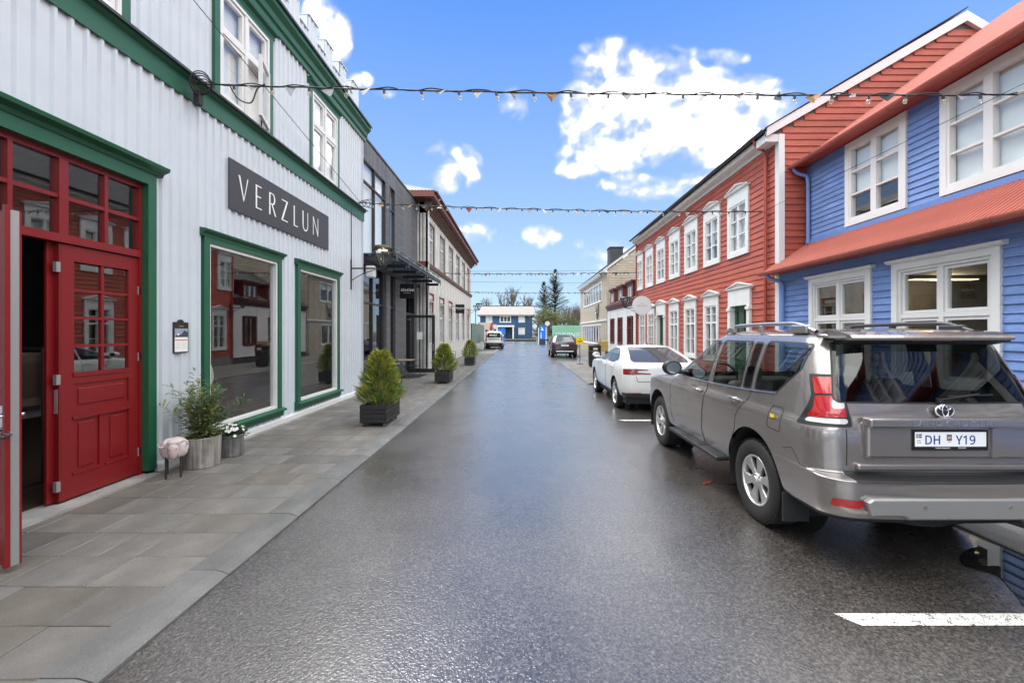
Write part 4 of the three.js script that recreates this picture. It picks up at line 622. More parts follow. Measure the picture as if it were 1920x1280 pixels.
// ================================================================ left: pale rendered building with deep red eaves
{
  const X = -4.3, F = frameL(X), G = frameZ(19.75), h = thing('stone_building', 'pale two-storey building with overhanging red eaves, left far side', 'building');
  const a = 19.75, b = 37.7, cs = [0, 1, 2, 3, 4, 5].map((i) => 20.05 + i * 2.92), up = cs.map((c) => [c, c + 1.5, 5.02, 6.98]), lo = cs.map((c) => [c, c + 1.5, 1.15, 3.66]);
  part(F, h, 'wall', wallGeo(a, b, 0, 7.75, -0.3, 0, [...up, ...lo]), M.stone);
  part(G, h, 'end_wall', wallGeo(-10, X, 0, 7.75, -0.3, 0, []), M.stone);
  for (const x of [-4.36, -4.5, -4.66]) part(G, h, 'corner_pilaster', bx(x - 0.05, x + 0.05, 0.1, 7.2, 0, 0.06), M.stone);
  part(F, h, 'belt_course', profX([[0, 4.78], [0.06, 4.78], [0.10, 4.86], [0.12, 4.98], [0, 5.02]], a - 0.1, b), M.stoneTrim);
  part(G, h, 'belt_course', bx(-5, X + 0.1, 4.78, 5.0, 0, 0.1), M.eaveRed);
  cs.forEach((c, i) => { part(F, h, 'pilaster', bx(c + 1.62, c + 2.78, 5.02, 7.15, 0, 0.05), M.stone); });
  up.forEach(([p, q, c, d]) => win(F, h, { x0: p, x1: q, y0: c, y1: d, cw: 0.10, cb: 0.03, cz: 0.03, fw: 0.05, cols: [0.5], rows: [0.66], mw: 0.07, bars: [0, 1], glass: M.glassPlain, casing: M.stoneTrim, frame: M.whitePaint, deep: -0.08 }));
  lo.forEach(([p, q, c, d]) => { const w = win(F, h, { x0: p, x1: q, y0: c, y1: d - 0.36, cw: 0.05, cz: 0.02, fw: 0.05, cols: [0.5], rows: [0.66], mw: 0.07, bars: [0, 1], glass: M.glassPlain, casing: M.stone, frame: M.whitePaint, deep: -0.14, sill: 1 }); mesh('lintel', [bx(p, q, d - 0.36, d, -0.16, -0.06)], M.redPaint, w); mesh('reveal', [bx(p - 0.002, p + 0.02, d - 0.9, d, -0.14, 0.012), bx(q - 0.02, q + 0.002, d - 0.9, d, -0.14, 0.012)], M.redPaint, w); mesh('keystone', bx((p + q) / 2 - 0.5, (p + q) / 2 + 0.5, d - 0.3, d - 0.12, -0.06, -0.02), M.stone, w); });
  for (let x = a - 0.3; x < b; x += 0.36) part(F, h, 'eave_bracket', profX([[0, 7.25], [0.06, 7.25], [0.34, 7.6], [0.34, 7.7], [0, 7.7]], x, x + 0.12), M.stoneTrim);
  part(F, h, 'eaves_soffit', [bx(a - 0.75, b + 0.5, 7.7, 7.78, -6.4, 0.47)], M.eaveRed);
  part(F, h, 'fascia', [bx(a - 0.78, b + 0.55, 7.705, 7.98, 0.47, 0.53), bx(a - 0.83, a - 0.75, 7.705, 7.98, -6.4, 0.53)], M.eaveRed);
  const gt = part(F, h, 'gutter', gutterGeo(a - 0.8, b + 0.6, 7.97, 0.59, 0.06), M.eaveRed);
  part(F, h, 'downpipe', [tube([V(a + 0.35, 7.92, 0.58), V(a + 0.25, 7.8, 0.4), V(a + 0.1, 7.6, 0.12), V(a + 0.1, 7.4, 0.09)], 0.04, 8), cyl(a + 0.1, 0.2, 7.4, 0.09, 0.04, 0.04, 10)], M.whiteTrim);
  part(F, h, 'downpipe', [tube([V(b + 0.55, 7.92, 0.58), V(b + 0.35, 7.6, 0.4), V(b + 0.05, 7.45, 0.1)], 0.04, 8)], M.whiteTrim);
  // hipped corrugated roof
  const e = 0.56, A = a - 0.82, Bb = b + 0.55, rz = -3.2, ry = 9.7;
  roofSheets(F, h, A + 3.0, Bb - 3, e, 7.98, rz, ry, M.roofLight, 0.12, 0.02);
  const hip = new THREE.BufferGeometry(); hip.setAttribute('position', new THREE.Float32BufferAttribute([A, 7.98, e, A, 7.98, -6.9, A + 3.6, ry, rz, A, 7.98, e, A + 3.6, ry, rz, A + 3.6, 7.985, e, Bb, 7.98, e, Bb - 3.6, ry, rz, Bb, 7.98, -6.9, Bb - 3.6, 7.985, e, Bb - 3.6, ry, rz, Bb, 7.98, e].map((v) => v), 3)); hip.computeVertexNormals();
  part(F, h, 'hip_roof', uvm(hip), M.roofLight);
  // standing ribs on the near hip
  for (let k = 0; k < 26; k++) { const t = k / 26, z = lerp(e, rz, t), x = lerp(A, A + 3.6, t), y = lerp(7.99, ry, t); part(F, h, 'roof_rib', rod(V(A, 7.99, z), V(x, y + 0.02, z), 0.018, 5), M.roofLight); }
  room(F, h, a + 0.35, b - 0.35, 0.3, 4.2, 3.4, M.roomMid, M.floorWood, -0.3); room(F, h, a + 0.35, b - 0.35, 4.7, 7.5, 3, M.roomMid, M.floorWood, -0.3);
  part(F, h, 'back_wall', [bx(b - 0.3, b, 0, 7.7, -6, -0.3), bx(a, b, 0, 7.7, -6.2, -6)], M.stone);
  rebase(h, X - 3, 0, -29);
}
// ================================================================ vehicles: bodies lofted from plan outlines, then cut along drawn lines
const cr = (a, b, c, d, t) => 0.5 * (2 * b + (c - a) * t + (2 * a - 5 * b + 4 * c - d) * t * t + (3 * b - a - 3 * c + d) * t * t * t);
function carSurface(levels, { rR = 0.2, rF = 0.35, bowR = 0.06, bowF = 0.18, taper = 0.035, sub = 7, nSide = 120 } = {}) {
  const rows = [];
  for (let i = 0; i + 1 < levels.length; i++) for (let k = 0; k < (i + 2 === levels.length ? sub + 1 : sub); k++) { const t = k / sub, g = (n) => levels[clamp(n, 0, levels.length - 1)]; rows.push(levels[0].map((_, c) => { const lo = Math.min(g(i)[c], g(i + 1)[c]), hi = Math.max(g(i)[c], g(i + 1)[c]), v = cr(g(i - 1)[c], g(i)[c], g(i + 1)[c], g(i + 2)[c], t); return clamp(v, lo - 0.15 * (hi - lo), hi + 0.15 * (hi - lo)); })); }
  const ring = ([y, w, zr, zf]) => {
    const h = [], r = Math.min(rR, w * 0.8), q = Math.min(rF, w * 0.8), L = zr - zf, bR = bowR * Math.min(1, w / 0.6), bF = bowF * Math.min(1, w / 0.6), zc = (zr + zf) / 2;
    for (let i = 0; i < 26; i++) { const x = (w - r) * i / 26; h.push([x, zr - bR * (x / w) ** 2]); }
    const ze = zr - bR * ((w - r) / w) ** 2, sl = 2 * bR * (w - r) / (w * w);
    for (let i = 0; i < 16; i++) { const a = (i / 16) * Math.PI / 2; h.push([w - r + r * Math.sin(a), ze - sl * r * Math.sin(a) - (r - sl * r) * (1 - Math.cos(a))]); }
    const za = ze - r, zb = zf + bF * ((w - q) / w) ** 2 + q;
    for (let i = 0; i < nSide; i++) h.push([w, lerp(za, zb, i / nSide)]);
    for (let i = 0; i < 14; i++) { const a = (i / 14) * Math.PI / 2; h.push([w - q + q * Math.cos(a), zb - q * Math.sin(a)]); }
    for (let i = 0; i <= 20; i++) { const x = (w - q) * (1 - i / 20); h.push([x, zf + bF * (x / w) ** 2]); }
    const out = h.map(([x, z]) => [x * (1 - taper * Math.abs((z - zc) / (L / 2)) ** 4), y, z]);
    return [...out, ...out.slice(1, -1).reverse().map(([x, a, z]) => [-x, a, z])];
  };
  const R = rows.map(ring), n = R[0].length, pos = [], idx = [];
  R.forEach((r) => r.forEach((p) => pos.push(...p)));
  for (let i = 0; i + 1 < R.length; i++) for (let k = 0; k < n; k++) { const a = i * n + k, b = i * n + (k + 1) % n, c = a + n, d = b + n; idx.push(a, b, d, a, d, c); }
  const g = new THREE.BufferGeometry(); g.setAttribute('position', new THREE.Float32BufferAttribute(pos, 3)); g.setIndex(idx); g.computeVertexNormals();
  const P = g.attributes.position, N = g.attributes.normal, soup = [];
  for (let i = 0; i < idx.length; i += 3) soup.push([idx[i], idx[i + 1], idx[i + 2]].map((v) => [P.getX(v), P.getY(v), P.getZ(v), N.getX(v), N.getY(v), N.getZ(v)]));
  return soup;
}
// split triangles along f = 0; only those that pass the guard are cut, the rest stay outside
function split(soup, f, guard = () => true) {
  const inn = [], out = [];
  for (const t of soup) {
    if (!guard(t[0]) && !guard(t[1]) && !guard(t[2])) { out.push(t); continue; }
    const s = t.map(f), neg = s.filter((v) => v < 0).length;
    if (neg === 3) inn.push(t); else if (neg === 0) out.push(t);
    else {
      const one = neg === 1, k = s.findIndex((v) => (v < 0) === one), A = t[k], B = t[(k + 1) % 3], Cc = t[(k + 2) % 3], sa = s[k], mid = (p, sp) => { const u = sa / (sa - sp); return A.map((v, c) => v + (p[c] - v) * u); };
      const ab = mid(B, s[(k + 1) % 3]), ac = mid(Cc, s[(k + 2) % 3]);
      (one ? inn : out).push([A, ab, ac]); (one ? out : inn).push([ab, B, Cc], [ab, Cc, ac]);
    }
  }
  return [inn, out];
}
function soupGeo(soup, shift = 0) {
  const p = [], n = []; for (const t of soup) for (const v of t) { p.push(v[0] + v[3] * shift, v[1] + v[4] * shift, v[2] + v[5] * shift); n.push(v[3], v[4], v[5]); }
  const g = new THREE.BufferGeometry(); g.setAttribute('position', new THREE.Float32BufferAttribute(p, 3)); g.setAttribute('normal', new THREE.Float32BufferAttribute(n, 3)); return uvm(g);
}
function sdPoly(x, y, v) { let d = Infinity, s = 1; for (let i = 0, j = v.length - 1; i < v.length; j = i++) { const ex = v[j][0] - v[i][0], ey = v[j][1] - v[i][1], wx = x - v[i][0], wy = y - v[i][1], t = clamp((wx * ex + wy * ey) / (ex * ex + ey * ey)), bx_ = wx - ex * t, by = wy - ey * t; d = Math.min(d, bx_ * bx_ + by * by); const c1 = y >= v[i][1], c2 = y < v[j][1], c3 = ex * wy > ey * wx; if ((c1 && c2 && c3) || (!c1 && !c2 && !c3)) s = -s; } return s * Math.sqrt(d); }
const sdLine = (x, y, v) => { let d = Infinity; for (let i = 0; i + 1 < v.length; i++) { const ex = v[i + 1][0] - v[i][0], ey = v[i + 1][1] - v[i][1], wx = x - v[i][0], wy = y - v[i][1], t = clamp((wx * ex + wy * ey) / (ex * ex + ey * ey)); d = Math.min(d, Math.hypot(wx - ex * t, wy - ey * t)); } return d; };
const rpoly = (pts, r) => (x, y) => sdPoly(x, y, pts) - r; // rounded: give the outline already shrunk by r
function wheel(parent, x, y, z, R, width, rimR, side, spokes, mat = M.alloy, style = 0) {
  const w = width / 2, pr = [[rimR, -w * 0.8], [rimR + 0.02, -w * 0.95], [R * 0.82, -w * 1.02], [R * 0.94, -w * 0.94], [R * 0.985, -w * 0.78], [R, -w * 0.6], [R, w * 0.6], [R * 0.985, w * 0.78], [R * 0.94, w * 0.94], [R * 0.82, w * 1.02], [rimR + 0.02, w * 0.95], [rimR, w * 0.8]];
  const tyre = mesh('wheel', [new THREE.LatheGeometry(pr.map(([a, b]) => new THREE.Vector2(a, b)), 64).rotateZ(-Math.PI / 2 * side), ...[...Array(40)].flatMap((_, i) => [-0.55, 0, 0.55].map((q) => bx(-w * 0.22, w * 0.22, R - 0.004, R + 0.004, -0.018, 0.018).translate(q * w * 1.15, 0, 0).rotateX(i / 40 * Math.PI * 2 + q * 0.08)))], M.rubber, parent);
  tyre.position.set(x, y, z);
  mesh('rim', new THREE.LatheGeometry([[rimR + 0.006, w * 0.86], [rimR, w * 0.93], [rimR - 0.012, w * 0.9], [rimR - 0.02, w * 0.6], [rimR - 0.03, -w * 0.7]].map(([a, b]) => new THREE.Vector2(a, b)), 48).rotateZ(-Math.PI / 2 * side), mat, tyre);
  mesh('brake_disc', new THREE.CylinderGeometry(rimR * 0.74, rimR * 0.74, 0.03, 32).rotateZ(Math.PI / 2).translate(-side * w * 0.1, 0, 0), M.darkMetal, tyre);
  mesh('barrel', new THREE.CylinderGeometry(rimR - 0.03, rimR - 0.03, w, 32, 1, true).rotateZ(Math.PI / 2), M.blackMatt, tyre);
  mesh('barrel_back', new THREE.CylinderGeometry(rimR, rimR, 0.02, 32).rotateZ(Math.PI / 2).translate(-side * w * 0.8, 0, 0), M.blackMatt, tyre);
  const zc = w * 0.78;
  for (let i = 0; i < spokes; i++) {
    const wi = style ? 0.020 : 0.034, wo = style ? 0.03 : 0.066, a0 = 0.05, a1 = rimR - 0.012;
    const sh = prism([[a0, -wi], [a1 * 0.55, -wi * 1.05], [a1, -wo], [a1, wo], [a1 * 0.55, wi * 1.05], [a0, wi]], -0.02, 0.02, 0.007).rotateY(Math.PI / 2 * side).rotateY(0);
    // spokes lie in the wheel's plane: build in (radius, tangent), outward = side
    const g = prism([[a0, -wi], [a1 * 0.5, -wi * 1.0], [a1, -wo], [a1, wo], [a1 * 0.5, wi * 1.0], [a0, wi]], 0, 0.036, 0.008), P = g.attributes.position, Nn = g.attributes.normal;
    for (let k = 0; k < P.count; k++) { const r = P.getX(k), t = P.getY(k), o = P.getZ(k), dish = zc - 0.03 - 0.018 * (1 - r / a1) + o; P.setXYZ(k, side * dish, r, t * side); const nr = Nn.getX(k), nt = Nn.getY(k), no = Nn.getZ(k); Nn.setXYZ(k, side * no, nr, nt * side); }
    mesh('spoke', uvm(g.rotateX(i / spokes * Math.PI * 2 + 0.3)), mat, tyre);
  }
  mesh('hub', [new THREE.CylinderGeometry(0.062, 0.068, 0.04, 24).rotateZ(-Math.PI / 2 * side).translate(side * (zc - 0.008), 0, 0), new THREE.CylinderGeometry(0.036, 0.04, 0.05, 24).rotateZ(-Math.PI / 2 * side).translate(side * (zc - 0.002), 0, 0)], mat, tyre);
  return tyre;
}
// p: see the four calls below. Local frame: x right, y up, rear axle at z = 0, the car's rear towards +z.
function car(name, label, category, base, turn, p, group) {
  const t = thing(name, label, category, base, group, turn); let s = carSurface(p.levels, p.loft);
  const side = (v) => Math.abs(v[3]) > 0.45 && Math.abs(v[0]) > 0.4, rear = (v) => v[5] > 0.2 && v[2] > -0.9, zF = -p.wheelbase;
  const R = p.archR, arch = (v) => Math.min(Math.hypot(v[2], (v[1] - p.axleY) * 0.98), Math.hypot(v[2] - zF, (v[1] - p.axleY) * 0.98)) - R;
  [, s] = split(s, arch, (v) => Math.abs(v[0]) > 0.45 && v[1] < p.axleY + R + 0.1);
  // glass with black surround
  const trims = [], take = (f, guard, border, glassName, mat) => { let a; [a, s] = split(s, (v) => f(v) - border, guard); let [g, b] = split(a, f, guard); trims.push(...b); if (g.length) mesh(glassName, soupGeo(g, -0.004), mat, t); };
  const only = (sgn) => (v) => side(v) && Math.sign(v[0]) === sgn;
  for (const sg of [-1, 1]) for (const w of p.sideGlass) take((v) => sdPoly(v[2], v[1], w.pts) - (w.r ?? 0.02), only(sg), 0.016, 'side_window', w.mat ?? M.glassDark);
  take((v) => sdPoly(v[0], v[1], p.rearGlass) - 0.03, (v) => rear(v) && v[1] > p.rearGlass[0][1] - 0.15, 0.012, 'rear_window', p.rearMat ?? M.glassPrivacy);
  take((v) => sdPoly(v[0], v[1], p.frontGlass) - 0.03, (v) => v[5] < -0.15 && v[4] > 0.15 && v[1] > p.frontGlass[0][1] - 0.1 && v[2] < -0.6, 0.02, 'windscreen', M.glassDark);
  // lamps in (q, y): q runs across the rear and on round the corner
  const q = (v) => Math.abs(v[0]) + Math.max(0, (p.qzf ? p.qzf(v[1]) : p.qz) - v[2]);
  for (const l of p.lamps) for (const sg of [-1, 1]) { const gd = (v) => Math.sign(v[0] || 1) === sg && v[2] > p.qz - 0.5 && v[5] > -0.2; let a; [a, s] = split(s, (v) => Math.max(sdPoly(q(v), v[1], l.pts) - (l.r ?? 0.01), -sg * v[0] - 0.0), gd); for (const k of l.lens) { let b; [b, a] = split(a, (v) => sdPoly(q(v), v[1], k.pts) - 0.008); if (b.length) mesh(k.name, soupGeo(b, 0.006), k.mat, t); } if (a.length) mesh('lamp_housing', soupGeo(a, 0.001), l.mat ?? M.black, t); }
  // painted or plastic zones and the gaps between panels
  for (const z of p.zones ?? []) { let a; [a, s] = split(s, z.f, z.guard); if (a.length) mesh(z.name, soupGeo(a, z.shift ?? 0), z.mat, t); }
  const lines = p.seams ?? [], all = s;
  const on = (rearWise, u, y, sg) => { let best = null; for (const t3 of all) { const A = t3[0], B = t3[1], D = t3[2], k = rearWise ? 0 : 2; if (rearWise ? A[5] < 0.2 || A[2] < -0.9 : A[0] * sg < 0.3) continue; const x1 = A[k], y1 = A[1], x2 = B[k], y2 = B[1], x3 = D[k], y3 = D[1]; if (y < Math.min(y1, y2, y3) || y > Math.max(y1, y2, y3) || u < Math.min(x1, x2, x3) || u > Math.max(x1, x2, x3)) continue; const den = (y2 - y3) * (x1 - x3) + (x3 - x2) * (y1 - y3); if (Math.abs(den) < 1e-12) continue; const l1 = ((y2 - y3) * (u - x3) + (x3 - x2) * (y - y3)) / den, l2 = ((y3 - y1) * (u - x3) + (x1 - x3) * (y - y3)) / den, l3 = 1 - l1 - l2; if (l1 < -1e-6 || l2 < -1e-6 || l3 < -1e-6) continue; const o = rearWise ? 2 : 0, v = l1 * A[o] + l2 * B[o] + l3 * D[o]; if (best === null || (rearWise ? v > best : Math.abs(v) > Math.abs(best))) best = v; } return best; };
  for (const l of lines) for (const sg of l.rear ? [1] : l.only ? [l.only] : [-1, 1]) {
    const pts = []; for (let i = 0; i + 1 < l.pts.length; i++) { const [u0, y0] = l.pts[i], [u1, y1] = l.pts[i + 1], n = Math.max(2, Math.ceil(Math.hypot(u1 - u0, y1 - y0) / 0.05)); for (let k = i ? 1 : 0; k <= n; k++) { const u = lerp(u0, u1, k / n), y = lerp(y0, y1, k / n), w = on(!!l.rear, u, y, sg); if (w !== null) pts.push(l.rear ? V(u, y, w - 0.001) : V(w - sg * 0.001, y, u)); } }
    if (pts.length > 2) mesh('panel_gap', new THREE.TubeGeometry(new THREE.CatmullRomCurve3(pts), pts.length * 2, l.w ?? 0.004, 5), M.blackMatt, t);
  }
  if (trims.length) mesh('window_trim', soupGeo(trims, 0.001), M.black, t);
  const body = mesh('body', soupGeo(s), p.paint, t);
  // wheel houses, arch lips, floor
  for (const sg of [-1, 1]) for (const zz of [0, zF]) {
    const hw = p.halfW; mesh('wheel_housing', [new THREE.CylinderGeometry(R + 0.002, R + 0.002, 0.42, 40, 1, true, -Math.PI * 0.62, Math.PI * 1.24).rotateX(-Math.PI / 2).rotateY(Math.PI / 2).translate(sg * (hw - 0.24), p.axleY, zz), new THREE.CircleGeometry(R, 40).rotateY(Math.PI / 2 * sg).translate(sg * (hw - 0.44), p.axleY, zz)], M.blackMatt, t);
    wheel(t, sg * (hw - p.tyreW / 2 + (p.poke ?? -0.02)), p.tyreR, zz, p.tyreR, p.tyreW, p.rimR, sg, p.spokes, p.rimMat ?? M.alloy, p.style);
  }
  mesh('underbody', bx(-p.halfW + 0.12, p.halfW - 0.12, p.floorY, p.floorY + 0.12, zF - 0.65, p.qz - 0.15), M.blackMatt, t);
  mesh('cabin_floor', bx(-p.halfW + 0.42, p.halfW - 0.42, p.floorY + 0.13, p.floorY + 0.35, zF + 0.4, p.qz - 0.25), M.blackMatt, t);
  const sm = p.seatMat ?? S('seat cloth', C(0.22, 0.20, 0.18), 0.9), seat = (x, z, w, hgt) => mesh('seat', [rbx(x - w / 2, x + w / 2, p.floorY + 0.35, p.floorY + 0.52, z - 0.28, z + 0.22, 0.05, 2), rbx(x - w / 2, x + w / 2, p.floorY + 0.42, hgt, z + 0.14, z + 0.30, 0.06, 2), ...(w > 1 ? [-0.42, 0.42] : [0]).map((o) => rbx(x + o - 0.13, x + o + 0.13, hgt - 0.03, hgt + 0.17, z + 0.17, z + 0.27, 0.04, 2))], sm, t);
  for (const x of [-0.4, 0.4]) seat(x, zF + 1.55, 0.5, p.seatTop); seat(0, zF + 2.5, 1.25, p.seatTop - 0.04);
  mesh('dashboard', [rbx(-0.68, 0.68, p.floorY + 0.5, p.seatTop - 0.05, zF + 0.62, zF + 0.95, 0.06, 2), new THREE.TorusGeometry(0.18, 0.015, 8, 24).rotateX(-0.4).translate(-0.38, p.seatTop - 0.02, zF + 1.05)], M.black, t);
  return t;
}
const carPaint = (name, c, metal, rough = 0.32) => S(name, c, rough, { metal, clearcoat: 1, clearcoatRoughness: 0.03 });
const redLens = S('red lamp lens', C(0.42, 0.008, 0.010), 0.12, { clearcoat: 1, clearcoatRoughness: 0.02 }), darkRed = S('dark red lens', C(0.16, 0.006, 0.010), 0.1, { clearcoat: 1 }), clearLens = S('clear lamp lens', C(0.55, 0.55, 0.56), 0.12, { clearcoat: 1 });
const font = await new FontLoader().loadAsync('fonts/droid/droid_sans_regular.typeface.json');

// ---------------------------------------------------------------- the big grey estate-like off-roader
{
  const Z = (y) => 0; const paint = carPaint('taupe metallic paint', C(0.32, 0.293, 0.284), 0.72, 0.24);
  const lv = [[0.40, 0.84, 0.98, -3.52], [0.44, 0.90, 1.05, -3.60], [0.56, 0.932, 1.09, -3.66], [0.70, 0.942, 1.095, -3.67], [0.735, 0.942, 1.085, -3.67], [0.75, 0.942, 0.975, -3.665], [0.80, 0.942, 0.962, -3.65], [0.95, 0.948, 0.958, -3.62], [1.045, 0.945, 0.950, -3.54], [1.095, 0.928, 0.940, -3.25], [1.14, 0.908, 0.930, -2.60], [1.21, 0.896, 0.915, -2.36], [1.40, 0.860, 0.845, -2.02], [1.60, 0.800, 0.765, -1.66], [1.70, 0.762, 0.725, -1.47], [1.765, 0.705, 0.690, -1.32], [1.80, 0.60, 0.650, -1.18], [1.822, 0.36, 0.58, -1.05], [1.828, 0.01, 0.5, -0.9]];
  const seamL = [[-1.03, 1.18], [-1.02, 1.10], [-1.10, 0.85], [-1.12, 0.62], [-1.06, 0.48]];
  const t = car('off_road_car', 'taupe metallic off-road car with roof rails parked by the blue house', 'car', [3.14, 0, -4.16], 0, {
    levels: lv, loft: { rR: 0.19, rF: 0.4, bowR: 0.055, taper: 0.03 }, wheelbase: 2.79, axleY: 0.40, archR: 0.475, halfW: 0.94, tyreR: 0.385, tyreW: 0.265, rimR: 0.232, spokes: 6, floorY: 0.38, qz: 0.955, qzf: (y) => 0.955 - 0.30 * Math.max(0, y - 1.12) - 0.06 * Math.max(0, y - 1.25), paint, seatTop: 1.22, poke: -0.03, seatMat: S('beige seat', C(0.30, 0.27, 0.24), 0.9),
    sideGlass: [{ pts: [[-2.02, 1.225], [-1.06, 1.235], [-0.98, 1.665], [-1.47, 1.655]], mat: M.glassDark }, { pts: [[-0.88, 1.245], [-0.30, 1.265], [-0.28, 1.672], [-0.84, 1.672]], mat: M.glassDark }, { pts: [[-0.20, 1.27], [-0.11, 1.275], [-0.10, 1.665], [-0.18, 1.665]], mat: M.glassPrivacy }, { pts: [[0.02, 1.285], [0.32, 1.31], [0.545, 1.51], [0.56, 1.665], [0.04, 1.67]], r: 0.03, mat: M.glassDark }],
    rearGlass: [[-0.71, 1.30], [0.71, 1.30], [0.615, 1.68], [-0.615, 1.68]], frontGlass: [[-0.70, 1.24], [0.70, 1.24], [0.60, 1.70], [-0.60, 1.70]],
    lamps: [{ pts: [[0.715, 1.095], [1.20, 1.085], [1.06, 1.22], [1.0, 1.30], [0.985, 1.455], [0.73, 1.46]], lens: [{ name: 'tail_lamp', mat: redLens, pts: [[0.745, 1.335], [0.965, 1.325], [0.955, 1.435], [0.76, 1.44]] }, { name: 'reversing_lamp', mat: clearLens, pts: [[0.745, 1.225], [0.83, 1.225], [0.83, 1.275], [0.745, 1.275]] }, { name: 'brake_lamp', mat: redLens, pts: [[0.745, 1.165], [1.07, 1.15], [1.0, 1.21], [0.97, 1.295], [0.745, 1.30]] }, { name: 'turn_lamp', mat: clearLens, pts: [[0.745, 1.115], [1.10, 1.112], [1.07, 1.13], [0.745, 1.138]] }] }],
    zones: [{ name: 'bumper_step', mat: M.black, f: (v) => Math.max(Math.abs(v[0]) - 0.74, 0.90 - v[2], Math.abs(v[1] - 0.745) - 0.022) }, { name: 'bumper_lip', mat: M.black, f: (v) => Math.max(v[1] - 0.455, 0.6 - v[2]) }, { name: 'sill', mat: M.black, f: (v) => Math.max(v[1] - 0.445, v[2] - 0.6) }, ...[-1, 1].map((sg) => ({ name: 'rear_reflector', mat: redLens, shift: 0.004, f: (v) => sdPoly(v[0] * sg, v[1], [[0.70, 0.535], [0.865, 0.535], [0.865, 0.592], [0.675, 0.592]]), guard: (v) => v[2] > 0.75 && v[0] * sg > 0.5 }))],
    seams: [{ pts: seamL, w: 0.007 }, { pts: [[-2.12, 1.17], [-2.2, 1.0], [-2.22, 0.70], [-2.12, 0.50]] }, { pts: [[-0.06, 1.25], [-0.10, 1.15], [-0.28, 0.95], [-0.31, 0.80], [-0.42, 0.62]] }, { rear: 1, pts: [[-0.715, 0.765], [-0.705, 1.07], [-0.715, 1.29]] }, { rear: 1, pts: [[0.715, 0.765], [0.705, 1.07], [0.715, 1.29]] }, { only: -1, pts: [[0.30, 0.96], [0.45, 0.95], [0.47, 0.98], [0.47, 1.12], [0.45, 1.15], [0.32, 1.15], [0.295, 1.12], [0.285, 0.98], [0.30, 0.96]] }, { pts: [[0.98, 0.75], [0.72, 0.75], [0.62, 0.86], [0.50, 0.83]], w: 0.0035 }, { pts: [[-1.12, 0.475], [-0.52, 0.475]] }],
  });
  // tail spoiler, garnish, number plate, emblem, wiper
  mesh('spoiler', [profX([[0.50, 1.79], [0.60, 1.815], [0.74, 1.802], [0.84, 1.775], [0.862, 1.755], [0.855, 1.738], [0.70, 1.735], [0.56, 1.77]], -0.62, 0.62), prism([[0.62, 0], [0.72, 0.05], [0.74, 0.16], [0.62, 0.22]].map(([a, b]) => [a, b]), 0, 0.02).rotateX(-Math.PI / 2).translate(0, 1.752, 0.80), prism([[-0.62, 0], [-0.62, 0.22], [-0.74, 0.16], [-0.72, 0.05]], 0, 0.02).rotateX(-Math.PI / 2).translate(0, 1.752, 0.80)], paint, t);
  mesh('spoiler_underside', profX([[0.60, 1.735], [0.70, 1.733], [0.84, 1.743], [0.835, 1.728], [0.72, 1.70], [0.66, 1.70]], -0.615, 0.615), M.black, t);
  mesh('high_brake_lamp', bx(-0.16, 0.16, 1.730, 1.744, 0.83, 0.846), darkRed, t);
  mesh('tailgate_panel', [rbx(-0.60, 0.60, 0.865, 1.135, 0.88, 0.978, 0.03, 3), rbx(-0.66, 0.66, 0.775, 0.83, 0.9, 0.972, 0.02, 2)], paint, t);
  const ga = mesh('garnish', [rbx(-0.60, 0.60, 1.10, 1.17, 0.92, 1.012, 0.018, 3)], paint, t);
  const tg = new TextGeometry('LAND CRUISER', { font, size: 0.040, depth: 0.004, curveSegments: 4, bevelEnabled: false }); tg.computeBoundingBox(); const tw = tg.boundingBox.max.x; tg.scale(0.58 / tw, 1, 1).translate(-0.30, 1.115, 1.0115); mesh('lettering', tg, S('satin chrome', C(0.5, 0.5, 0.51), 0.2, { metal: 0.9 }), ga);
  mesh('plate_recess', [bx(-0.30, 0.42, 0.89, 1.095, 0.972, 0.979)], paint, t);
  mesh('plate_bezel', [bx(0.30, 0.345, 0.885, 1.095, 0.977, 0.995)], paint, t);
  const pt = canvasTex(1024, 256, (g, w, h) => { g.fillStyle = '#111'; g.fillRect(0, 0, w, h); g.fillStyle = '#f2f3f4'; g.fillRect(18, 16, w - 36, h - 56); g.fillStyle = '#1d4f9c'; g.fillRect(36, 44, 78, 54); g.fillStyle = '#fff'; g.fillRect(36, 64, 78, 14); g.fillRect(58, 44, 14, 54); g.fillStyle = '#c22'; g.fillRect(36, 68, 78, 6); g.fillRect(62, 44, 6, 54); g.fillStyle = '#222'; g.font = '64px sans-serif'; g.textAlign = 'center'; g.fillText('IS', 76, 172); g.fillStyle = '#173f86'; g.font = 'bold 158px sans-serif'; g.textAlign = 'left'; g.save(); g.translate(148, 184); g.scale(1.02, 1); g.font = '166px sans-serif'; g.lineWidth = 5; g.strokeStyle = '#173f86'; g.fillText('DH', 0, 0); g.strokeText('DH', 0, 0); g.fillText('Y19', 430, 0); g.strokeText('Y19', 430, 0); g.restore(); g.fillStyle = '#6d4a4e'; g.fillRect(460, 50, 70, 86); g.fillStyle = '#e8dcdc'; g.font = 'bold 44px sans-serif'; g.fillText('25', 470, 110); g.fillStyle = '#b06a72'; g.fillRect(474, 148, 44, 8); g.fillStyle = '#eee'; g.font = 'bold 26px sans-serif'; g.fillText('Toyota Kauptúni', 300, 244); g.fillText('■ 570-5070', 600, 244); });
  const pl = mesh('number_plate', [bx(-0.275, 0.275, 0.935, 1.085, 0.981, 0.988)], M.black, t); const pq = mesh('plate_face', quad(0.54, 0.135), printed('number plate print', pt, 0.4), pl); pq.position.set(0, 1.01, 0.9892);
